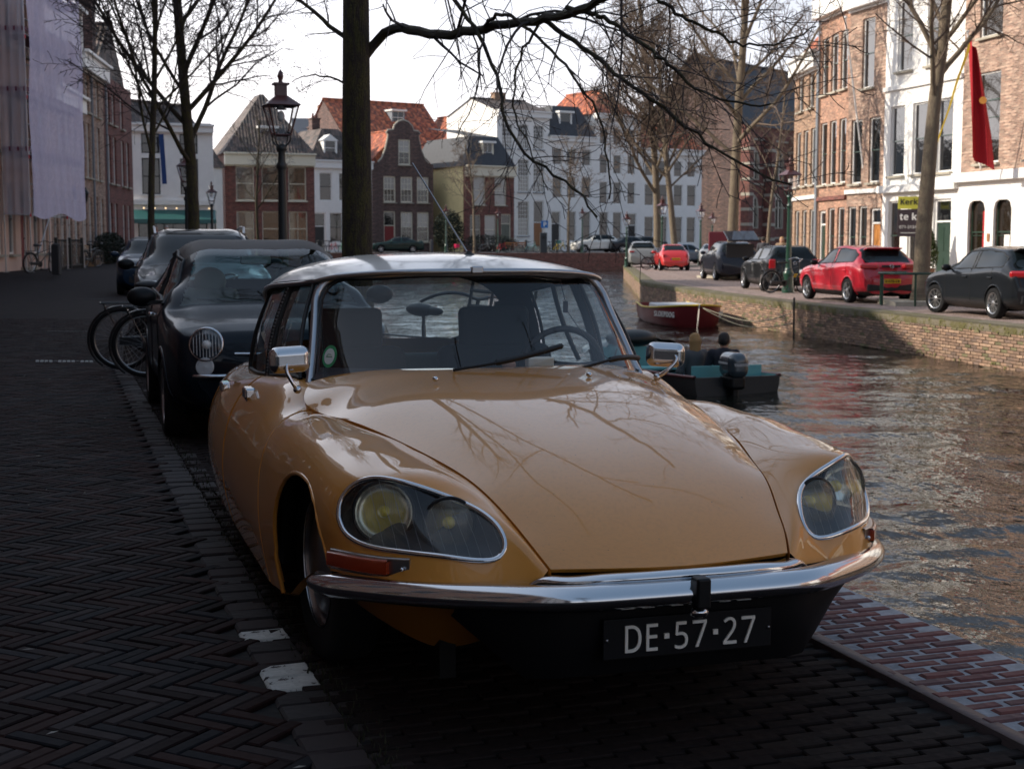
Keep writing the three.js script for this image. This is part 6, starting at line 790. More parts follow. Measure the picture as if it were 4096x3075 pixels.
// right bank
const hd = (dx, dz) => atan2(dx, dz);
const redHatch = car('red_car', 'bright red hatchback parked on the sunny quay', 'hatch', carPaint([.50, .006, .022]), [9.08, RY, -37.65], hd(-.2, -.98), { spokes: 5, handles: carPaint([.50, .006, .022]), mirror: blackPaint, extra(t, K, Z) {
  for (const sd of [-1, 1]) { B().rbox(sd * .56, .93, Z(3.97), .46, .13, .16, .04, sd * -.28).mesh('tail_lamp', tailRed, t); B().rbox(sd * .66, .72, Z(.2), .3, .12, .2, .05, sd * .6).mesh('headlight', lampClear, t); }
  B().rbox(0, .93, Z(4.045), .5, .06, .03, .01).mesh('lamp_bridge', trimBlack, t); B().geo(new THREE.TorusGeometry(.05, .008, 6, 20), new THREE.Matrix4().makeTranslation(0, .93, Z(4.075))).tube([[-.035, .95, Z(4.08)], [-.01, .90, Z(4.08)], [0, .93, Z(4.08)], [.01, .90, Z(4.08)], [.035, .95, Z(4.08)]], .006, 4).mesh('round_badge', chrome, t);
  B().rbox(0, .40, Z(4.0), 1.3, .2, .16, .05).mesh('rear_bumper_trim', trimBlack, t); plate(t, 'X-570-VR', -.0, .56, Z(4.085), 1); B().rbox(0, 1.36, Z(3.56), .98, .035, .22, .012, 0, .2).mesh('roof_spoiler', carPaint([.50, .006, .022]), t);
  B().tube([[0, 1.42, Z(3.1)], [0, 1.60, Z(3.3)]], .004, 4).mesh('aerial', blackRubber, t); } });
car('black_car', 'glossy black compact hatchback with silver wheels, cut by the frame edge', 'hatch', carPaint([.010, .012, .015]), [10.3, RY, -30.1], hd(-.17, -.985), { spokes: 10, steer: .25, mirror: blackPaint, extra(t, K, Z) { for (const sd of [-1, 1]) { B().rbox(sd * .60, .90, Z(3.92), .42, .14, .24, .05, sd * -.42).mesh('tail_lamp', tailRed, t); } B().rbox(0, 1.37, Z(3.54), 1.0, .04, .26, .012, 0, .2).mesh('roof_spoiler', blackPaint, t); plate(t, 'TX-884-P', 0, .62, Z(4.06), 1); B().rbox(0, .40, Z(4.0), 1.3, .2, .16, .05).mesh('rear_bumper_trim', trimBlack, t); } });
car('black_car', 'older black boxy hatchback with red tail lamps beside the lantern post', 'box', carPaint([.008, .009, .010]), [8.62, RY, -46.2], hd(-.08, -1), { spokes: 6, mirror: blackPaint, extra(t, K, Z) { for (const sd of [-1, 1]) B().rbox(sd * .70, .84, Z(3.82), .2, .32, .2, .03, sd * -.2).mesh('tail_lamp', tailRed, t); plate(t, '58-DT-ZG', -.05, .50, Z(3.93), 1); B().geo(new THREE.TorusGeometry(.05, .008, 6, 20), new THREE.Matrix4().makeTranslation(0, .88, Z(3.92))).tube([[-.035, .90, Z(3.93)], [-.01, .85, Z(3.93)], [0, .88, Z(3.93)], [.01, .85, Z(3.93)], [.035, .90, Z(3.93)]], .006, 4).mesh('round_badge', chrome, t); } });
{ const v = car('estate_car', 'dark estate car with its boot lid raised beyond the black hatchback', 'suv', carPaint([.012, .014, .022]), [8.9, RY, -58.5], hd(-.06, -1), { far: 1 }); B().rbox(0, 1.76, -2.2, 1.25, .07, 1.05, .03, 0, -.35).mesh('raised_boot_lid', carPaint([.012, .014, .022]), v); B().box(0, 1.15, -2.0, 1.1, .6, .06).mesh('boot_opening', trimBlack, v); }
car('red_car', 'small red car seen from behind among the pale trees', 'mini', carPaint([.55, .02, .018]), [8.7, RY, -78], hd(-.02, -1), { far: 1, extra(t, K, Z) { for (const sd of [-1, 1]) B().rbox(sd * .60, .78, Z(3.42), .14, .2, .12, .04).mesh('tail_lamp', tailRed, t); plate(t, 'K-318-TR', 0, .62, Z(3.57), 1); } });
car('grey_car', 'grey crossover beside the small red car at the quay corner', 'suv', carPaint([.22, .22, .215]), [7.9, RY, -87], hd(.05, -1), { far: 1, extra(t, K, Z) { for (const sd of [-1, 1]) B().rbox(sd * .66, .95, Z(4.06), .3, .1, .14, .03).mesh('tail_lamp', tailRed, t); } });
car('silver_car', 'silver saloon with a yellow plate parked beyond the pale trees', 'saloon', carPaint([.42, .42, .42], { metalness: .3 }), [12.9, RY, -92], hd(.12, -1), { far: 1, extra(t, K, Z) { for (const sd of [-1, 1]) B().rbox(sd * .62, .86, Z(4.5), .34, .12, .12, .03).mesh('tail_lamp', tailRed, t); plate(t, '41-PX-GN', 0, .72, Z(4.57), 1); } });
car('blue_grey_car', 'blue grey saloon parked past the silver one', 'saloon', carPaint([.10, .13, .17]), [12.3, RY, -101], hd(.9, -.5), { far: 1 });
car('dark_car', 'dark car half hidden behind the second pale tree', 'saloon', carPaint([.02, .024, .03]), [10.6, FY, -121.8 - 4], hd(.95, -.3), { far: 1 });
// far bank
car('white_car', 'white crossover with a dark roof on the far quay', 'suv', carPaint([.72, .70, .64]), [7.3, FY, -125.5], hd(-.95, .25), { far: 1, roofPaint: trimBlack, extra(t, K, Z) { for (const sd of [-1, 1]) B().rbox(sd * .64, .86, Z(.15), .3, .14, .16, .05).mesh('headlight', lampClear, t); plate(t, 'HG-629-R', 0, .5, Z(-.02), 0); } });
car('green_car', 'dark green soft top car with yellow plate on the far quay', 'cabrio', carPaint([.012, .035, .03]), [-9.9, FY, -122.5], hd(-.96, .2), { far: 1, roofPaint: mat([.015, .015, .016], .8), extra(t, K, Z) { for (const sd of [-1, 1]) B().ball(sd * .6, .72, Z(.08), .16, .09, .08).mesh('headlight', lampClear, t); plate(t, 'KV-153-D', 0, .45, Z(-.03), 0); } });
car('black_car', 'black saloon parked behind the white crossover on the far quay', 'saloon', carPaint([.012, .014, .016]), [11.6, FY, -128], hd(-.93, .3), { far: 1, extra(t, K, Z) { for (const sd of [-1, 1]) B().rbox(sd * .6, .66, Z(.08), .3, .12, .12, .04).mesh('headlight', lampClear, t); } });
// ---------------------------------------------------------------- bicycles
const bikeBlack = mat([.012, .012, .013], .4, { clearcoat: .5 }), spokeM = mat([.35, .36, .37], .35, { metalness: 1 });
function bicycle(label, pos, turn, o = {}) {      // stands along its own x axis, front at +x
  const t = thing('bicycle', label, 'bicycle', pos, turn, o.group), fm = o.paint || bikeBlack, far = o.far; t.rotation.order = 'YXZ'; t.rotation.x = o.lean || 0;
  const R = .335;
  for (const [x, n] of [[-.53, 'rear_wheel'], [.53, 'front_wheel']]) { const w = new THREE.Group(); w.name = n; w.position.set(x, R + .01, 0); if (x > 0 && o.steer) w.rotation.y = o.steer; t.add(w);
    kid('tyre', geoOnce('tyre' + !!far, () => new THREE.TorusGeometry(R - .018, .02, far ? 5 : 8, far ? 20 : 40)), o.tyre && x > 0 ? o.tyre : tyreRubber, w); kid('rim', geoOnce('rim' + !!far, () => new THREE.TorusGeometry(R - .043, .009, 4, far ? 20 : 40)), spokeM, w);
    if (!far) { kid('spokes', geoOnce('spokes', () => { const b = B(); for (let k = 0; k < 28; k++) { const a = k / 28 * 2 * PI, s = k % 2 ? 1 : -1; b.bar([cos(a + s * .25) * .025, sin(a + s * .25) * .025, s * .02], [cos(a) * (R - .05), sin(a) * (R - .05), 0], .0016, 3); } b.geo(new THREE.CylinderGeometry(.022, .022, .07, 10).rotateX(PI / 2)); return b.mesh('s', spokeM, new THREE.Group()).geometry; }), spokeM, w); }
    if (!far) kid('mudguard', geoOnce('guard' + n, () => { const b = B(); b.tube(Array.from({ length: 19 }, (_, k) => { const a = (n === 'rear_wheel' ? lerp(-.3, 1.0, k / 18) : lerp(.0, .95, k / 18)) * PI; return [cos(PI - a) * (R + .02) * (n === 'rear_wheel' ? 1 : -1), sin(a) * (R + .02), 0]; }), .016, 5); return b.mesh('g', bikeBlack, new THREE.Group()).geometry; }), fm, w); }
  kid('frame', geoOnce('frame' + !!far, () => { const b = B(), q = far ? 5 : 8, r = far ? .022 : .016; b.bar([-.10, .30, 0], [-.20, .82, 0], r, q).bar([-.10, .30, 0], [.38, .70, 0], r, q).bar([-.17, .66, 0], [.37, .80, 0], r, q).bar([-.53, .345, .04], [-.18, .70, .03], r * .6, q).bar([-.53, .345, -.04], [-.18, .70, -.03], r * .6, q).bar([-.53, .345, .045], [-.10, .30, .03], r * .6, q).bar([-.53, .345, -.045], [-.10, .30, -.03], r * .6, q).bar([.38, .92, 0], [.42, .62, 0], r * 1.1, q).bar([.42, .64, .04], [.53, .345, .045], r * .8, q).bar([.42, .64, -.04], [.53, .345, -.045], r * .8, q); return b.mesh('f', bikeBlack, new THREE.Group()).geometry; }), fm, t);
  kid('handlebar', geoOnce('bar', () => B().tube(curve3([[.18, .98, -.30], [.30, 1.03, -.26], [.40, 1.04, -.08], [.40, 1.02, 0], [.40, 1.04, .08], [.30, 1.03, .26], [.18, .98, .30]], 20), .012, 6).bar([.385, .9, 0], [.40, 1.03, 0], .014).mesh('h', bikeBlack, new THREE.Group()).geometry), o.chrome ? chrome : bikeBlack, t);
  kid('saddle', geoOnce('saddle', () => B().geo(new THREE.SphereGeometry(1, 12, 8).scale(.14, .045, .085).translate(-.25, .93, 0)).geo(new THREE.SphereGeometry(1, 10, 6).scale(.12, .03, .03).translate(-.10, .925, 0)).bar([-.20, .8, 0], [-.21, .92, 0], .013).mesh('s', bikeBlack, new THREE.Group()).geometry), blackRubber, t);
  if (!far) { kid('chain_case', geoOnce('chain', () => B().rbox(-.31, .33, .05, .5, .10, .03, .015).geo(new THREE.CylinderGeometry(.10, .10, .03, 18).rotateX(PI / 2).translate(-.1, .31, .05)).bar([-.1, .31, .09], [-.1, .16, .09], .012).box(-.1, .15, .13, .09, .025, .08).bar([-.1, .31, -.06], [-.1, .46, -.06], .012).box(-.1, .46, -.10, .09, .025, .08).mesh('c', bikeBlack, new THREE.Group()).geometry), bikeBlack, t); kid('carrier', geoOnce('carrier', () => B().bar([-.22, .74, .06], [-.75, .74, .06], .008).bar([-.22, .74, -.06], [-.75, .74, -.06], .008).bar([-.75, .74, -.06], [-.75, .74, .06], .008).bar([-.72, .74, .06], [-.53, .36, .06], .007).bar([-.72, .74, -.06], [-.53, .36, -.06], .007).box(-.70, .68, 0, .02, .05, .05).mesh('c', bikeBlack, new THREE.Group()).geometry), bikeBlack, t); }
  if (o.crate) B().box(.62, .80, 0, .36, .02, .42).box(.45, .92, 0, .02, .24, .42).box(.79, .92, 0, .02, .24, .42).box(.62, .92, .20, .36, .24, .02).box(.62, .92, -.20, .36, .24, .02).mesh('crate', o.crate, t);
  if (o.bags) for (const s of [-1, 1]) B().rbox(-.55, .58, s * .14, .36, .32, .13, .03).mesh('pannier_bag', o.bags, t);
  if (o.rack) { const k = B(); for (const z of [-.26, -.09, .09, .26]) k.bar([.62, .78, z], [.70, 1.26, z], .011); for (let q = 0; q < 6; q++) { const f = q / 5; k.bar([lerp(.62, .70, f), lerp(.78, 1.26, f), -.27], [lerp(.62, .70, f), lerp(.78, 1.26, f), .27], .012); } k.bar([.42, .7, .2], [.64, .8, .2], .012).bar([.42, .7, -.2], [.64, .8, -.2], .012); k.mesh('front_rack', M.iron, t); }
  return t;
}
const _geo = {}; function geoOnce(k, f) { if (!_geo[k]) { const g = f(); if (!g.attributes.uv) g.setAttribute('uv', new THREE.BufferAttribute(new Float32Array(g.attributes.position.count * 2), 2)); _geo[k] = g; } return _geo[k]; }
const col = c => mat(c, .35, { clearcoat: .6 });
bicycle('black bicycle parked crossways behind the small blue car, wheel out in the street', [-3.72, 0, -15.55], .25, { lean: .06 });
bicycle('second black bicycle half hidden by the small blue car mirror', [-3.25, 0, -14.7], .28, { lean: .05 });
bicycle('black bicycle with a large front rack seen through the saloon windscreen', [-.55, 0, -9.6], -.9, { lean: -.1, rack: 1 });
bicycle('black bicycle leaning on the green lantern post by the black hatchback', [8.25, RY, -42.9], .35, { lean: .1, chrome: 1, steer: .5 });
bicycle('bicycle with one blue tyre beside the quay lantern', [7.95, RY, -78.6], .15, { tyre: col([.03, .14, .5]), steer: .4, far: 0 });
bicycle('dark bicycle leaning behind the lantern near the pale trees', [8.9, RY, -84], -.2, { paint: col([.03, .05, .08]) });
bicycle('black bicycle parked by the bollard left of the scaffolding', [-15.6, .35, -47.2], 1.2, { lean: .08, steer: .4 }); bicycle('black bicycle at the iron fence below the scaffolding', [-17.0, .35, -57.6], 1.4, { lean: .06 });
bicycle('dark bicycle beside the wooden bench near the fence', [-17.2, .35, -58.4], 1.3, { lean: .08 }); bicycle('grey bicycle in front of the dark hedge past the scaffold', [-18.6, .35, -68], 1.5, { lean: .05, far: 1 });
{ const cols = [['white', [.7, .7, .68]], ['orange', [.6, .14, .03]], ['black', [.02, .02, .02]], ['silver', [.4, .41, .42]], ['grey', [.2, .2, .21]], ['red', [.55, .02, .02]], ['green and white', [.2, .5, .25]], ['pale blue', [.2, .42, .5]], ['dark green', [.02, .08, .05]]]; const r = rng(7);
  for (let k = 0; k < 9; k++) bicycle(cols[k][0] + ' bicycle in the row behind the far railing', [-19 + k * .78, FY, -120.2 - r() * .5], .9 + r() * .7, { far: 1, paint: col(cols[k][1]), group: 'bicycles behind the far railing' });
  const more = [['black bicycle with pink bags on the far quay', -4.2, .02], ['black bicycle next to the pink bagged one', -3.3, .02], ['grey bicycle in the far rack by the lantern', -2.4, .2], ['red bicycle at the lantern before the many paned house', -.9, 0], ['dark bicycle beside the far bench', .2, .02], ['mint green bicycle left of the grey ticket machine', 1.6, .3], ['yellow bicycle right of the ticket machine', 4.0, .4], ['black bicycle with teal crate in the far rack', 3.4, .02], ['black bicycle in the middle of the far rack', 4.9, .02], ['grey bicycle at the end of the far rack', 5.6, .2]];
  more.forEach(([l, x], k) => bicycle(l, [x, FY, -121.6 - (k % 3) * .3], .3 + r() * .5, { far: 1, paint: col([[.02, .02, .02], [.02, .02, .02], [.2, .2, .2], [.5, .02, .02], [.03, .03, .03], [.25, .5, .45], [.55, .4, .03], [.02, .02, .02], [.02, .02, .02], [.2, .2, .22]][k]), bags: k === 0 ? mat([.75, .01, .10], .6) : null, crate: k === 7 ? col([.02, .25, .25]) : null, group: 'bicycles on the far quay' })); }
// ---------------------------------------------------------------- people
function blob(bones, cell, mtl, name, parent, pad = .05, k = .035) { // tapered capsules joined smoothly, meshed by marching cubes
  const lo = [9, 9, 9], hi = [-9, -9, -9]; for (const [a, b, ra, rb] of bones) for (const [p, r] of [[a, ra], [b, rb]]) for (let q = 0; q < 3; q++) { lo[q] = min(lo[q], p[q] - r - pad); hi[q] = max(hi[q], p[q] + r + pad); }
  const size = max(...hi.map((h, q) => h - lo[q])), n = clamp(floor(size / cell), 16, 96), c = lo.map((l, q) => (l + hi[q]) / 2), mc = new MarchingCubes(n, mtl, false, false, 400000); mc.isolation = 0; const S = size / 2 * 1.08;
  for (let z = 0; z < n; z++) for (let y = 0; y < n; y++) for (let x = 0; x < n; x++) { const P = [x, y, z].map((v, q) => c[q] + ((v - n / 2) / (n / 2)) * S); let d = 9; for (const [a, b, ra, rb] of bones) { const ab = [b[0] - a[0], b[1] - a[1], b[2] - a[2]], ap = [P[0] - a[0], P[1] - a[1], P[2] - a[2]], L = ab[0] ** 2 + ab[1] ** 2 + ab[2] ** 2 || 1e-9, t = clamp((ap[0] * ab[0] + ap[1] * ab[1] + ap[2] * ab[2]) / L, 0, 1), e = hypot(ap[0] - ab[0] * t, ap[1] - ab[1] * t, ap[2] - ab[2] * t) - lerp(ra, rb, t); const h = clamp(.5 + .5 * (d - e) / k, 0, 1); d = lerp(d, e, h) - k * h * (1 - h); } mc.field[x + y * n + z * n * n] = -d; }
  mc.update(); const N = mc.count, g = new THREE.BufferGeometry(), pos = new Float32Array(N * 3); for (let i = 0; i < N * 3; i++) pos[i] = mc.positionArray[i] * S + c[i % 3]; g.setAttribute('position', new THREE.BufferAttribute(pos, 3)); g.setAttribute('normal', new THREE.BufferAttribute(mc.normalArray.slice(0, N * 3), 3)); g.setAttribute('uv', new THREE.BufferAttribute(new Float32Array(N * 2), 2)); const m = new THREE.Mesh(g, mtl); m.name = name; m.castShadow = m.receiveShadow = true; parent.add(m); return m;
}
const skin = mat([.42, .23, .16], .6), denim = mat([.08, .13, .22], .9);
function person(label, pos, turn, o) {            // faces +z
  const t = thing('person', label, 'person', pos, turn), cell = o.cell || .03, sit = o.sit, J = {};
  const hip = sit ? .0 : .92, S = hip + .50, H = hip + .70; // hips, shoulders, head centre
  const arm = o.arms || [[[.19, S, 0], [.25, S - .28, .03], [.20, S - .48, .16]], [[-.19, S, 0], [-.25, S - .28, .03], [-.20, S - .48, .16]]];
  const legs = sit ? [[[.10, hip, 0], [.14, hip + .05, .42], [.14, hip - .38, .46]], [[-.10, hip, 0], [-.14, hip + .05, .42], [-.14, hip - .38, .46]]] : [[[.09, hip, 0], [.10, .50, .02], [.10, .07, 0]], [[-.09, hip, 0], [-.10, .50, .02], [-.10, .07, 0]]];
  const hand = a => { const w = a[2], d = V(a[2][0] - a[1][0], a[2][1] - a[1][1], a[2][2] - a[1][2]).normalize(), out = []; const e = [w[0] + d.x * .08, w[1] + d.y * .08, w[2] + d.z * .08]; out.push([w, e, .032, .03]); for (const q of [-.025, -.008, .009, .026]) out.push([[e[0] + q, e[1], e[2]], [e[0] + q + d.x * .07, e[1] + d.y * .07 - .01, e[2] + d.z * .07], .010, .008]); out.push([[w[0], w[1], w[2] + .02], [w[0] + d.x * .06, w[1] + d.y * .06, w[2] + .06], .012, .009]); return out; };
  const foot = l => [[l[2], [l[2][0], l[2][1] - .03, l[2][2] + .14], .045, .035]];
  const bones = [[[0, hip, 0], [0, hip + .25, 0], .13, .125], [[0, hip + .25, 0], [0, S - .06, -.01], .125, .14], [[-.13, S - .03, 0], [.13, S - .03, 0], .075, .075], [[0, S, 0], [0, H - .03, .015], .055, .052], [[0, H + .03, 0], [0, H - .035, .03], .092, .072], [[0, H - .01, .09], [0, H - .03, .108], .016, .018], [[.09, H, 0], [.095, H - .02, 0], .014, .014], [[-.09, H, 0], [-.095, H - .02, 0], .014, .014]];
  for (const a of arm) bones.push([a[0], a[1], .055, .044], [a[1], a[2], .042, .03], ...hand(a)); for (const l of legs) bones.push([l[0], l[1], .085, .062], [l[1], l[2], .058, .04], ...foot(l));
  const body = blob(bones, cell, skin, 'body', t); const up = q => q.map(([a, b, x, y]) => [a, b, x + .014, y + .014]);
  const coat = o.long ? [[[0, hip - .35, 0], [0, hip, 0], .20, .15]] : [];
  blob(up([...coat, [[0, hip - .04, 0], [0, hip + .25, 0], .145, .135], [[0, hip + .25, 0], [0, S - .06, -.01], .135, .148], [[-.13, S - .03, 0], [.13, S - .03, 0], .078, .078], ...arm.flatMap(a => [[a[0], a[1], .058, .048], [a[1], o.short ? a[1] : a[2], .047, o.short ? .046 : .036]])]), cell, o.top, 'top', t);
  blob(up(legs.flatMap(l => [[l[0], l[1], .09, .066], [l[1], l[2], .062, .05]])), cell, o.trousers || denim, 'trousers', t); blob(up(legs.flatMap(foot)), cell, blackRubber, 'shoes', t);
  blob([[[0, H + .055, -.015], [0, H + .02, -.03], .092, .09], ...(o.longHair ? [[[0, H, -.05], [.02, H - .22, -.08], .08, .05], [[.05, H, -.03], [.07, H - .2, -.04], .05, .035], [[-.05, H, -.03], [-.06, H - .2, -.04], .05, .035]] : [])], cell * .7, o.hair, 'hair', t);
  const f = B(); for (const s of [-1, 1]) f.ball(s * .032, H + .008, .092, .010, .007, .006); f.mesh('eyes', blackPaint, body); B().ball(0, H - .062, .088, .02, .006, .008).mesh('mouth', mat([.3, .1, .09], .6), body);
  if (o.glasses) B().bar([-.09, H + .01, .02], [-.06, H + .01, .1], .006).bar([.09, H + .01, .02], [.06, H + .01, .1], .006).rbox(-.035, H + .006, .105, .055, .032, .008, .003).rbox(.035, H + .006, .105, .055, .032, .008, .003).mesh('sunglasses', blackPaint, t);
  if (o.cap) B().geo(new THREE.SphereGeometry(.112, 14, 8, 0, 2 * PI, 0, PI / 2).translate(0, H + .03, -.01)).rbox(0, H + .04, .12, .15, .015, .1, .005).mesh('cap', o.cap, t);
  return t;
}
const plaid = mat('#ffffff', .9, { map: tex(64, 64, (x, y) => { const a = (x % 16 < 3 ? .25 : 0) + (y % 16 < 3 ? .25 : 0); return [.05 + a, .055 + a, .065 + a]; }, { size: [.5, .5] }) });
{ const face = atan2(-1.65, -5.1); // boat party look ahead, away from the camera
  const w = person('woman with long blond hair and dark plaid shirt seated in the black boat', [2.98, -.93, -23.2], face + .15, { sit: 1, cell: .02, top: plaid, hair: mat([.32, .18, .07], .8), longHair: 1 }); person('man in a navy polo shirt and sunglasses steering the black boat', [3.42, -.90, -22.9], face - .5, { sit: 1, cell: .02, short: 1, top: mat([.012, .013, .022], .9), trousers: mat([.05, .05, .055], .9), hair: mat([.018, .012, .010], .7), glasses: 1, arms: [[[.19, .5, 0], [.27, .24, .02], [.34, .08, -.14]], [[-.19, .5, 0], [-.25, .22, .05], [-.2, .06, .22]]] }); }
person('person in a red coat walking left of the thin tree', [-17.3, .4, -69.5], .9, { top: mat([.5, .012, .02], .8), trousers: mat([.03, .03, .04], .9), hair: mat([.12, .08, .06], .8), longHair: 1 });
person('grey haired man in an open red jacket beside the thin tree', [-16.9, .4, -70], .1, { top: mat([.45, .012, .018], .8), trousers: mat([.02, .02, .03], .9), hair: mat([.4, .38, .36], .8) });
person('person in a pink dressing gown standing behind the far bicycles', [-17.4, FY, -121.6], .5, { long: 1, cell: .04, top: mat([.5, .19, .26], .9), trousers: mat([.35, .13, .18], .9), hair: mat([.2, .14, .09], .8), arms: [[[.19, 1.42, 0], [.24, 1.16, .05], [.08, 1.2, .2]], [[-.19, 1.42, 0], [-.24, 1.16, .05], [-.08, 1.2, .2]]] });
person('man with a cap standing behind the raised boot lid', [10.9, RY, -62], PI * .9, { cell: .035, top: mat([.05, .05, .06], .9), hair: mat([.03, .02, .02], .8), cap: mat([.03, .025, .02], .8) }); person('woman with long fair hair behind the black hatchback', [11.8, RY, -62.5], -.2, { cell: .035, top: mat([.30, .20, .13], .9), trousers: mat([.05, .05, .06], .9), hair: mat([.36, .22, .10], .8), longHair: 1 });
// ---------------------------------------------------------------- boats
function hull(t, L, W, H, outer, inner, trim, o = {}) { // bow at +z, keel near y=-.25
  const N = 30, sec = (s, k) => { const w = W / 2 * (s < .5 ? lerp(o.stern || .8, 1, sstep(0, .45, s)) : sqrt(max(.0004, 1 - pow((s - .5) / .5, 2.4)))), sh = H + .16 * pow(max(0, s - .35) / .65, 2) + .04 * pow(max(0, .3 - s) / .3, 2), z = (s - .5) * L; return [0, .14, .30, .5, .75, 1].map((f, q) => [w * k * [.02, .55, .82, .95, 1.0, 1.02][q], lerp(-.22, sh, f * f * .4 + f * .6), z - (s > .9 ? (1 - f) * .35 * (s - .9) / .1 : 0)]); };
  for (const sd of [-1, 1]) { const G = Array.from({ length: N + 1 }, (_, i) => sec(i / N, 1)).map(r => r.map(q => [q[0], q[1], -q[2]])); B().geo(sheet(G, sd)).mesh('hull_side', outer, t); const Gi = Array.from({ length: N + 1 }, (_, i) => sec(i / N, .94)).map(r => r.map(q => [q[0], q[1] + .02, -q[2] * .985])); B().geo(sheet(Gi, sd)).mesh('inner_side', inner, t); B().tube(G.map(r => [r[5][0] * sd, r[5][1] + .005, -r[5][2]]), .03, 6).mesh('gunwale', trim, t); }
  const S = sec(0, 1); B().ext([...S.map(q => [q[0], q[1]]), ...S.slice().reverse().map(q => [-q[0], q[1]])], .04, new THREE.Matrix4().makeTranslation(0, 0, -L / 2 + .03)).mesh('transom', outer, t);
  B().box(0, -.10, -L * .04, W * .8, .03, L * .8).mesh('floorboards', inner, t);
}
{ const turq = mat([.12, .36, .37], .6), hb = mat([.012, .013, .015], .4), red = mat([.22, .02, .03], .5);
  const t = thing('motor_boat', 'black open motor boat with a turquoise interior carrying two people', 'boat', [2.64, WATER, -24.5], atan2(-1.65, -5.1)); hull(t, 5.5, 1.66, .23, hb, turq, mat([.10, .012, .016], .5), { stern: .86 });
  B().rbox(0, .12, -1.72, 1.3, .05, .42, .01).mesh('rear_bench', turq, t); B().box(-.06, .24, -2.25, 1.2, .32, .05).mesh('motor_well_board', turq, t); B().box(0, .27, 1.0, 1.5, .42, .06).mesh('front_bulkhead', turq, t); B().rbox(0, .16, .2, 1.4, .05, .4, .01).mesh('middle_bench', turq, t);
  const m = new THREE.Group(); m.name = 'outboard_motor'; m.position.set(.12, .12, -2.85); t.add(m); B().geo(new RoundedBoxGeometry(.34, .40, .52, 5, .14), new THREE.Matrix4().makeTranslation(0, .34, 0)).mesh('cowling', mat([.035, .05, .06], .25, { clearcoat: 1 }), m); B().rbox(0, .08, 0, .26, .22, .36, .06).rbox(0, -.35, .02, .12, .8, .22, .04).box(0, .05, .22, .18, .2, .12).mesh('leg', blackPaint, m); B().box(-.171, .38, .02, .004, .03, .30).box(.171, .38, .02, .004, .03, .30).mesh('side_stripe', mat([.5, .5, .5], .5), m); B().geo(letters('YAMAHA', .045, .003, fontB), new THREE.Matrix4().makeRotationY(PI).setPosition(.12, .34, -.262)).mesh('lettering', mat([.6, .6, .6], .5), m);
  const tp = []; const nr = rng(3); for (let i = 0; i <= 24; i++) { const r = [], v = i / 24; for (let j = 0; j <= 20; j++) { const u = j / 20 * 2 - 1, w = .86 * sqrt(max(.03, 1 - pow(v * .92, 3))); r.push([u * w, .36 + .28 * (1 - u * u) * (1 - .45 * v) + .07 * fbm(u * 2.2, v * 3.1, 8, 3) * 2 + .05 * abs(sin(u * 7 + v * 5)), 1.0 + v * 1.55 + .05 * fbm(u * 3, v * 2, 3, 2)]); } tp.push(r); }
  B().grid(tp).mesh('folded_tarpaulin', mat([.010, .017, .018], .33, { clearcoat: .4 }), t); B().ball(.15, .62, 1.15, .5, .16, .35).mesh('bundled_cover', mat([.008, .010, .010], .5), t);
  B().bar([-.95, .28, -.2], [-.80, .32, 1.0], .025).mesh('oar_shaft', mat([.24, .10, .04], .6), t); B().tube(curve3([[.5, .45, .95], [.55, .25, .9], [.42, .1, .9], [.5, .3, .92]], 14), .012, 5).mesh('rope', M.iron, t);
  const s = thing('red_boat', 'dark red sloop with a yellow rim moored at the far wall', 'boat', [4.85, WATER, -41.2], atan2(.1, .99)); const rr = mat([.16, .016, .018], .45), yel = mat([.62, .42, .03], .5); hull(s, 5.0, 1.95, .46, rr, mat([.45, .4, .36], .6), yel, { stern: .8 }); B().rbox(-.1, .50, -.1, 1.3, .14, 1.3, .04).mesh('engine_cover', mat([.5, .52, .54], .5), s);
  for (const sd of [-1, 1]) { const g = letters('SLOEPDOG', .15, .01, fontB); g.computeBoundingBox(); const w = g.boundingBox.max.x; B().geo(g, new THREE.Matrix4().makeTranslation(sd * .80, .27, 1.66).multiply(new THREE.Matrix4().makeRotationY(sd * 1.22)).multiply(new THREE.Matrix4().makeTranslation(-w / 2, 0, .0))).mesh('boat_name', mat([.7, .68, .62], .6), s); }
  tag(B().tube(curve3([[5.15, -.38, -38.8], [5.9, -.62, -37.3], [6.5, -.58, -36], [6.95, -.35, -35.2]], 16), .014, 5).tube(curve3([[5.15, -.38, -38.8], [6.2, -.80, -36.6], [6.95, -.62, -35.2]], 12), .012, 5).mesh('mooring_rope', mat([.3, .27, .2], .9)), 'mooring ropes between the red sloop and the wall', 'rope');
  tag(B().bar([6.98, -1.2, -35.2], [6.98, .02, -35.2], .025, 8).mesh('mooring_pole', M.iron), 'thin iron mooring pole against the quay wall', 'pole'); }
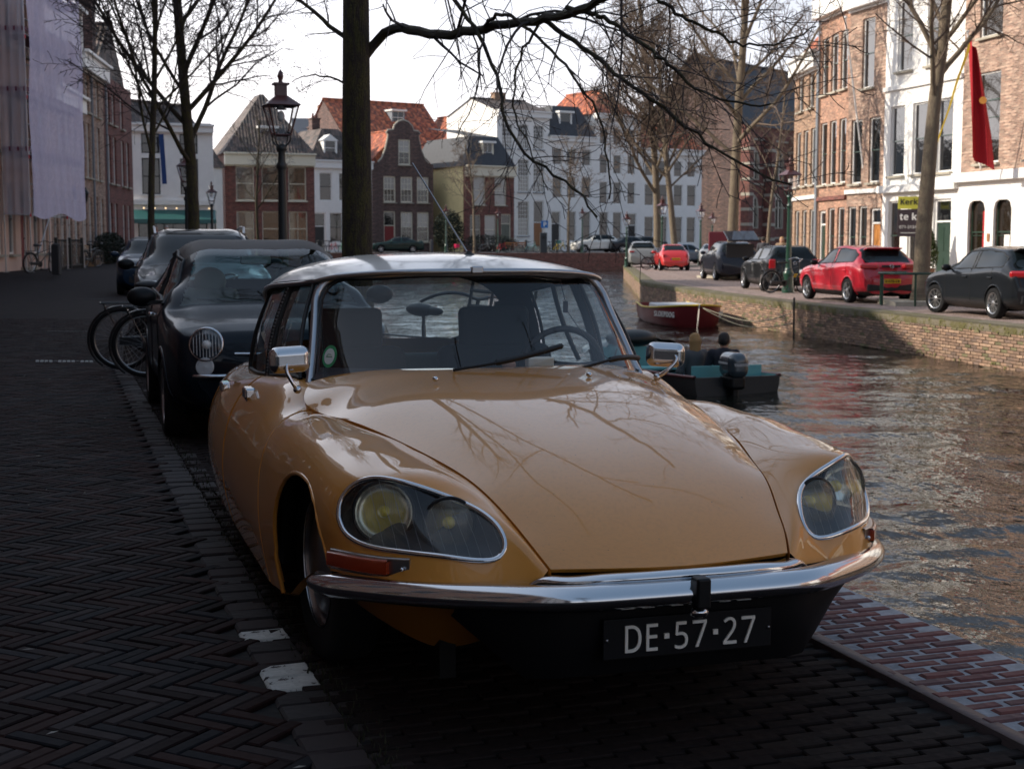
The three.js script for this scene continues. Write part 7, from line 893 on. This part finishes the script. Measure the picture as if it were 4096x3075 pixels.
// ---------------------------------------------------------------- scaffold, net, fence and small things of the shaded street
{ const t = thing('scaffold', 'steel scaffolding tower in front of the pale pink house', 'scaffold', [-16.4, .35, -48.7], atan2(8.3, -.7) - PI / 2 + PI / 2 * 0); t.rotation.y = atan2(8.3, .7 * -1) ; const L = 8.35, zincM = mat([.45, .46, .48], .4, { metalness: .8 });
  t.rotation.y = PI / 2 + atan2(.7, 8.3); // local x runs up the street along the house, local z points out over it
  for (const x of [0, 2.75, 5.5, L]) for (const z of [0, -.85]) B().bar([x, 0, z], [x, 13.4, z], .026, 8).box(x, .01, z, .16, .02, .16).mesh('standard', zincM, t);
  for (const [k, y] of [2.0, 4.0, 6.0, 8.0, 10.0, 12.0].entries()) { B().bar([0, y, 0], [L, y, 0], .024).bar([0, y, -.85], [L, y, -.85], .024).bar([0, y, 0], [0, y, -.85], .024).bar([L, y, 0], [L, y, -.85], .024).mesh('ledger', zincM, t); B().bar([0, y + 1, 0], [L, y + 1, 0], .02).bar([0, y + .5, 0], [L, y + .5, 0], .02).bar([0, y + 1, 0], [0, y + 1, -.85], .02).mesh('guard_rail', zincM, t); if (k) { B().box(L / 2, y + .06, -.42, L, .05, .78).mesh('platform', mat([.10, .03, .05], .7), t); B().box(L / 2, y + .17, .03, L, .15, .02).box(-.03, y + .17, -.42, .02, .15, .8).mesh('toe_board', mat([.14, .02, .05], .6), t); } }
  for (const [x, y] of [[0, 0], [2.75, 2], [0, 4], [2.75, 6], [5.5, 8], [2.75, 10]]) B().bar([x, y, .03], [x + 2.75, y + 2, .03], .022).mesh('brace', zincM, t);
  for (const x of [0, 2.75, 5.5]) for (const y of [1.05, 3, 5, 7, 9]) B().box(x, y + .9, .03, .05, .12, .05).mesh('coupler', mat([.6, .03, .05], .5), t);
  for (const y of [4, 6, 8, 10]) { const b = B().bar([.35, y, -.3], [.75, y + 2, -.3], .016).bar([.35, y, -.6], [.75, y + 2, -.6], .016); for (let k = 1; k < 8; k++) b.bar([.35 + .05 * k, y + k * .25, -.3], [.35 + .05 * k, y + k * .25, -.6], .011); b.mesh('ladder', zincM, t); }
  const net = (f, n, m) => { const g = []; for (let i = 0; i <= n; i++) { const r = []; for (let j = 0; j <= 44; j++) r.push(f(i / n, j / 44)); g.push(r); } return g; };
  const nm = mat('#ffffff', .9, { map: tex(256, 256, (x, y) => { const w = (x % 6 < 2 || y % 6 < 2) ? 1 : .86, n = at5(nz1, x * 2, y * 2); return [.90 * w, .88 * w, 1.0 * w].map(v => v * (.9 + .2 * n)); }, { size: [.6, .6] }), transparent: true, opacity: .66 });
  const N = thing('scaffold_netting', 'lilac translucent netting hung over the scaffold front', 'netting', [-16.4, .35, -48.7], PI / 2 + atan2(.7, 8.3));
  B().grid(net((u, v) => [u * (L + .1) + .15, 1.95 + v * 11.4 - .12 * sin(u * PI * 3) * (v < .03 ? 1 : 0), .09 + .05 * sin(u * 37 + v * 3) * sin(v * PI * 5) + .04 * fbm(u * 6, v * 9, 2, 3)], 60)).mesh('front_net', nm, N);
  B().grid(net((u, v) => [-.06 + .04 * sin(u * 20), 1.95 + v * 11.4, .05 - u * .9], 10)).mesh('end_net', mat([.8, .74, .82], .9, { transparent: true, opacity: .35 }), N); }
{ const f = thing('iron_fence', 'black iron fence below the scaffolding', 'fence', [-16.75, .35, -52.5], PI / 2 + .08); for (let k = 0; k < 22; k++) B().bar([k * .2, 0, 0], [k * .2, 1.05, 0], .014, 6).ball(k * .2, 1.09, 0, .025, .05, .025, 6, 5).mesh('railing_bar', M.iron, f); B().box(2.1, .95, 0, 4.4, .03, .03).box(2.1, .15, 0, 4.4, .03, .03).mesh('rail', M.iron, f); for (const x of [0, 2.2, 4.3]) B().rbox(x, .6, 0, .12, 1.2, .12, .02).mesh('fence_post', M.iron, f); }
tag(B().rbox(-14.75, .80, -46.2, .26, .95, .26, .04).ball(-14.75, 1.28, -46.2, .15, .06, .15).mesh('bollard', mat([.03, .03, .032], .7)), 'dark square bollard at the pavement edge by the bicycle', 'bollard');
{ const b = thing('wooden_bench', 'pale wooden pallet bench against the house front', 'bench', [-18.0, .35, -61], PI / 2 + .12), w = mat([.32, .20, .11], .8); for (let k = 0; k < 4; k++) B().box(0, .5 + k * .12, -.2, 1.5, .09, .04).mesh('back_slat', w, b); for (let k = 0; k < 3; k++) B().box(0, .42, k * .15, 1.5, .04, .12).mesh('seat_slat', w, b); for (const x of [-.6, .6]) B().box(x, .2, .1, .08, .4, .45).mesh('leg', w, b); }
function bush(label, pos, rx, ry, rz, color, n, seed, cat = 'shrub', leaf = .06, cone) { const r = rng(seed), b = B(); for (let k = 0; k < n; k++) { let x, y, z; do { x = r() * 2 - 1; y = r() * 2 - 1; z = r() * 2 - 1; } while (x * x + y * y + z * z > 1 || x * x + y * y + z * z < .25); const f = cone ? (1 - (y + 1) / 2 * .85) : 1; const X = x * rx * f, Y = (y + 1) * ry, Z = z * rz * f, s = leaf * (.6 + .8 * r()), a = r() * 6.28, c = r() * 3; b.tri([X + cos(a) * s, Y + (r() - .5) * s, Z + sin(a) * s], [X - sin(a) * s * .5, Y + s * .7 * cos(c), Z + cos(a) * s * .5], [X - cos(a) * s, Y - s * .5 * sin(c), Z - sin(a) * s]); } const t = thing('shrub', label, cat, pos); b.mesh('foliage', mat(color, .7), t); B().tube([[0, 0, 0], [.02, ry, 0], [0, ry * 1.7, .02]], [.03, .02, .008], 5).mesh('stem', twigDark, t); return t; }
bush('dark clipped hedge beside the bench and house door', [-19.0, .35, -67.5], .5, .75, 2.2, [.012, .02, .010], 5000, 3, 'hedge'); bush('dark ivy bush against the yellow side wall', [-5.6, FY, -126.5], 1.4, 1.9, 1.2, [.012, .022, .012], 6000, 5, 'ivy', .09); bush('low dark shrubs below the red brick mansard house', [-2.0, FY, -126.5], 2.6, .8, .8, [.015, .022, .013], 4000, 6, 'shrub', .08);
{ const p = thing('potted_conifer', 'cone shaped green and brown shrub in a tub before the white house', 'potted plant', [16.35, RY, -56.2]); p.name = 'potted_conifer'; const s = bush('x', [0, 0, 0], .62, .95, .62, [.05, .07, .015], 5000, 9, 'shrub', .05, 1); scene.remove(s); for (const c of [...s.children]) { c.position.y = .45; p.add(c); } B().lathe([[.25, 0], [.32, .5], [.28, .5]], 18).mesh('tub', mat([.18, .09, .05], .8), p); }
for (const [z, n] of [[-59.5, 'first'], [-62.2, 'second']]) { const x = lerp(-18.45, -19.4, (z + 57.3) / -7.3) + .1, w = thing('wall_lantern', n === 'first' ? 'black wall lantern on a bracket nearest the netting' : 'black wall lantern on a bracket by the house door', 'wall lamp', [x, 3.0, z]); B().bar([0, 0, 0], [.5, .1, 0], .02).mesh('bracket', M.iron, w); B().lathe([[.06, 0], [.14, .35], [.16, .37], [.05, .5], [.03, .6]], 6, .5, .12, 0).mesh('lantern', M.iron, w); }
// far-left container, signs
{ const c = thing('red_container', 'red sloping waste container with a wooden panel on the far quay', 'container', [-20.7, FY, -113.3], .12), rm = mat([.40, .02, .018], .55); B().ext([[-1.75, 0], [1.6, 0], [1.6, 2.25], [-.9, 2.35], [-1.75, .9]], 1.7, new THREE.Matrix4().makeTranslation(0, 0, .85)).mesh('container_body', rm, c); for (let k = 0; k < 3; k++) B().box(1.0 + k * .13 - .02 * k, 1.3, .9, .11, 2.0, .05, 0, 0, .12).mesh('plank', mat([.25, .10, .07], .8), c); B().box(0, 2.36, 0, 2.4, .06, 1.8).mesh('lid', rm, c); }
function sign(name, label, pos, turn, draw, h = 2.4, grey = M.lead) { const s = thing(name, label, 'sign', pos, turn); B().bar([0, 0, 0], [0, h + .3, 0], .03, 8).mesh('post', grey, s); draw(s, h); return s; }
sign('dead_end_sign', 'blue dead end road sign with white plate near the red container', [-21.6, FY, -111.5], .1, (s, h) => { B().rbox(0, h, .04, .62, .75, .02, .02).mesh('blue_panel', mat([.01, .10, .42], .4), s); B().box(0, h - .08, .055, .12, .5, .01).mesh('white_bar', M.paintWhite, s); B().box(0, h + .22, .056, .34, .13, .012).mesh('red_bar', mat([.5, .01, .015], .4), s); B().rbox(.05, h - .65, .04, .75, .4, .02, .02).mesh('lower_plate', mat([.45, .47, .48], .5), s); });
sign('no_entry_sign', 'red no entry sign crossed out in black above a white plate', [-13.9, FY, -120], .1, (s, h) => { B().geo(new THREE.CylinderGeometry(.36, .36, .02, 30).rotateX(PI / 2).translate(0, h + .15, .04)).mesh('red_disc', mat([.55, .012, .015], .4), s); B().box(0, h + .15, .055, .5, .12, .01).mesh('white_bar', M.paintWhite, s); B().box(0, h + .15, .065, .05, .75, .01, 0, 0, .5).box(0, h + .15, .067, .05, .75, .01, 0, 0, -.5).mesh('black_cross', M.black, s); B().rbox(0, h - .45, .04, .62, .42, .02, .02).mesh('lower_plate', M.paintWhite, s); });
sign('parking_sign', 'blue parking sign on the far quay above the grey ticket machine', [2.75, FY, -121.2], .1, (s, h) => { B().rbox(0, h, .04, .6, .6, .02, .02).mesh('blue_panel', mat([.01, .16, .48], .4), s); B().geo(letters('P', .4, .01, fontB), new THREE.Matrix4().makeTranslation(-.14, h - .2, .05)).mesh('letter', M.paintWhite, s); });
{ const m = thing('ticket_machine', 'dark grey parking ticket column on the far quay', 'ticket machine', [2.65, FY, -120.4]); B().rbox(0, .85, 0, .6, 1.7, .4, .04).mesh('cabinet', mat([.035, .04, .045], .5), m); B().box(0, 1.3, .21, .3, .25, .02).mesh('display', M.black, m); }
{ const r = thing('quay_railing', 'black iron railing along the far left quay', 'railing', [-19.2, FY, -119.4], .03); for (let k = 0; k <= 6; k++) B().bar([k * 1.3, 0, 0], [k * 1.3, 1.05, 0], .035, 6).mesh('rail_post', M.iron, r); for (const y of [1.0, .55]) B().bar([0, y, 0], [7.8, y, 0], .03, 6).mesh('rail', M.iron, r); }
{ const b = thing('park_bench', 'dark wooden bench facing the water on the far quay', 'bench', [.3, FY, -123]); for (let k = 0; k < 3; k++) B().box(0, .45, k * .14, 1.8, .05, .11).mesh('seat_slat', M.wood, b); for (let k = 0; k < 2; k++) B().box(0, .65 + k * .18, -.1, 1.8, .12, .04).mesh('back_slat', M.wood, b); for (const x of [-.8, .8]) B().box(x, .22, .1, .07, .45, .45).mesh('leg', M.iron, b); }
for (const [x, n] of [[-8.0, 'left of the far lantern'], [-7.0, 'by the red front door side'], [1.2, 'beside the far bench'], [3.9, 'near the black house door']]) tag(B().rbox(x, FY + .55, -124.2, .26, 1.1, .26, .05).mesh('stone_post', mat([.09, .09, .095], .8)), 'short grey stone post ' + n, 'bollard', 'stone posts on the far quay');
// right bank furniture
function ringSeat(label, pos, R) { const t = thing('ring_seat', label, 'tree seat', pos), g = mat([.02, .055, .035], .4); B().lathe([[R - .14, .44], [R - .14, .48], [R + .14, .48], [R + .14, .44]], 30).mesh('seat', g, t); for (let k = 0; k < 6; k++) { const a = k * PI / 3 + .2; B().tube(curve3([[cos(a) * (R + .08), .45, sin(a) * (R + .08)], [cos(a) * (R - .02), .25, sin(a) * (R - .02)], [cos(a) * (R + .1), 0, sin(a) * (R + .1)]], 6), .022, 5).mesh('leg', g, t); } B().box(0, .05, 0, R * 2.9, .1, R * 2.9, .4).mesh('kerb', M.stone, t); return t; }
ringSeat('green ring seat round the tall tree by the black hatchback', [9.4, RY, -61], .75); ringSeat('green ring seat round the curved tree with yellow flowers', [10.2, RY, -89], .8);
{ const f = B(), r = rng(2); for (let k = 0; k < 60; k++) { const a = r() * 6.28, d = .5 * r(); f.ball(9.9 + cos(a) * d, RY + .2 + r() * .12, -88.3 + sin(a) * d * .5, .045, .04, .045, 5, 4); } tag(f.mesh('daffodils', mat([.75, .5, .02], .7)), 'clump of yellow daffodils at the ring seat', 'flowers', null, 'stuff'); }
{ const t = thing('tree_guard', 'green tubular guard rail round the sunlit tree beside the black car', 'railing', [10.05, RY, -35], -.2), g = mat([.02, .055, .035], .4); B().geo(new THREE.TorusGeometry(.72, .03, 8, 30, PI * 1.3).rotateX(PI / 2).rotateY(-.6), new THREE.Matrix4().makeTranslation(-.3, .78, .2)).mesh('ring_rail', g, t); for (const [x, z] of [[-.95, .45], [-.95, -.1], [-.2, .9]]) B().bar([x, 0, z], [x, .78, z], .03, 8).mesh('post', g, t); B().box(0, .05, 0, 1.7, .12, 1.7, .2).mesh('kerb', M.stone, t); }
tag(B().rbox(11.4, RY + .5, -57.5, .34, 1.0, .34, .1).ball(11.4, RY + 1.02, -57.5, .16, .12, .16).mesh('stone_post', mat([.10, .09, .085], .85)), 'dark stone post on the sunny street beside the red hatchback', 'bollard');
{ const fl = thing('flag', 'long red flag with a gold emblem hanging from the brick facade', 'flag', [17.2, 4.05, -52.7]); B().bar([0, 0, 0], [-1.0, 4.7, 1.15], .035, 8).ball(-1.0, 4.75, 1.15, .07).mesh('flagpole', M.paintWhite, fl); const g = []; for (let i = 0; i <= 30; i++) { const r = [], v = i / 30; for (let j = 0; j <= 14; j++) { const u = j / 14; r.push([-.98 + v * .28 + u * (.35 + .55 * v) + .04 * sin(u * 12 + v * 2), 4.55 - v * 4.2 - u * .45 * (1 - v) - u * (v > .8 ? .45 * (v - .8) / .2 : 0), 1.13 - v * .2 + .16 * sin(u * 9 + v * 1.5)]); } g.push(r); } B().grid(g).mesh('red_cloth', mat([.42, .012, .02], .85), fl);
  B().geo(new THREE.CircleGeometry(.13, 18), new THREE.Matrix4().makeRotationY(-.3).setPosition(-.42, 2.35, 1.28)).mesh('gold_emblem', mat([.48, .20, .035], .8), fl); }
tag(B().grid(Array.from({ length: 24 }, (_, i) => { const v = i / 23; return [0, 1].map(u => [16.25 - v * .9 + u * .1 * (1 - v * .6), 8.5 - v * 4.2, -51.5 - v * 1.2 + .05 * sin(v * 14) + u * .03]); })).mesh('pennant', mat([.55, .38, .03], .8)), 'long yellow pennant ribbon beside the red flag', 'pennant');
tag(B().bar([15.45, 4.6, -63.2], [14.3, 10.9, -62.3], .04, 8).ball(14.3, 10.95, -62.3, .08).mesh('flagpole', M.paintWhite), 'bare white flagpole slanting from the brown brick house', 'flagpole');
{ const s = thing('sale_board', 'estate agent board in yellow and black on the white house', 'sign', [16.35, 2.35, -58.3], -.15); B().box(0, .62, 0, 1.25, .5, .04).mesh('yellow_panel', mat([.52, .50, .06], .6), s); B().box(0, -.2, 0, 1.25, 1.1, .04).mesh('dark_panel', mat([.035, .022, .028], .6), s); const w = (txt, size, y, m, f) => { const g = letters(txt, size, .006, f); const b = g.boundingBox; B().geo(g, new THREE.Matrix4().makeTranslation(-.56, y, .022)).mesh('lettering', m, s); }; w('Kerkvliet', .23, .54, M.black, fontB); w('te koop', .27, -.08, M.paintWhite, fontB); w('071-5124400', .12, -.42, M.paintWhite, font); B().box(0, -.6, .025, 1.0, .02, .01).mesh('rule', M.paintWhite, s); B().bar([.6, .3, -.03], [1.2, .3, -.2], .03).mesh('wall_bracket', M.iron, s); }
tag(B().rbox(9.6, RY + 1.0, -66.5, .9, 2.0, .12, .03).mesh('info_board', mat([.16, .015, .03], .5)), 'dark red information board beyond the raised boot lid', 'sign');
renderer.render(scene, camera);
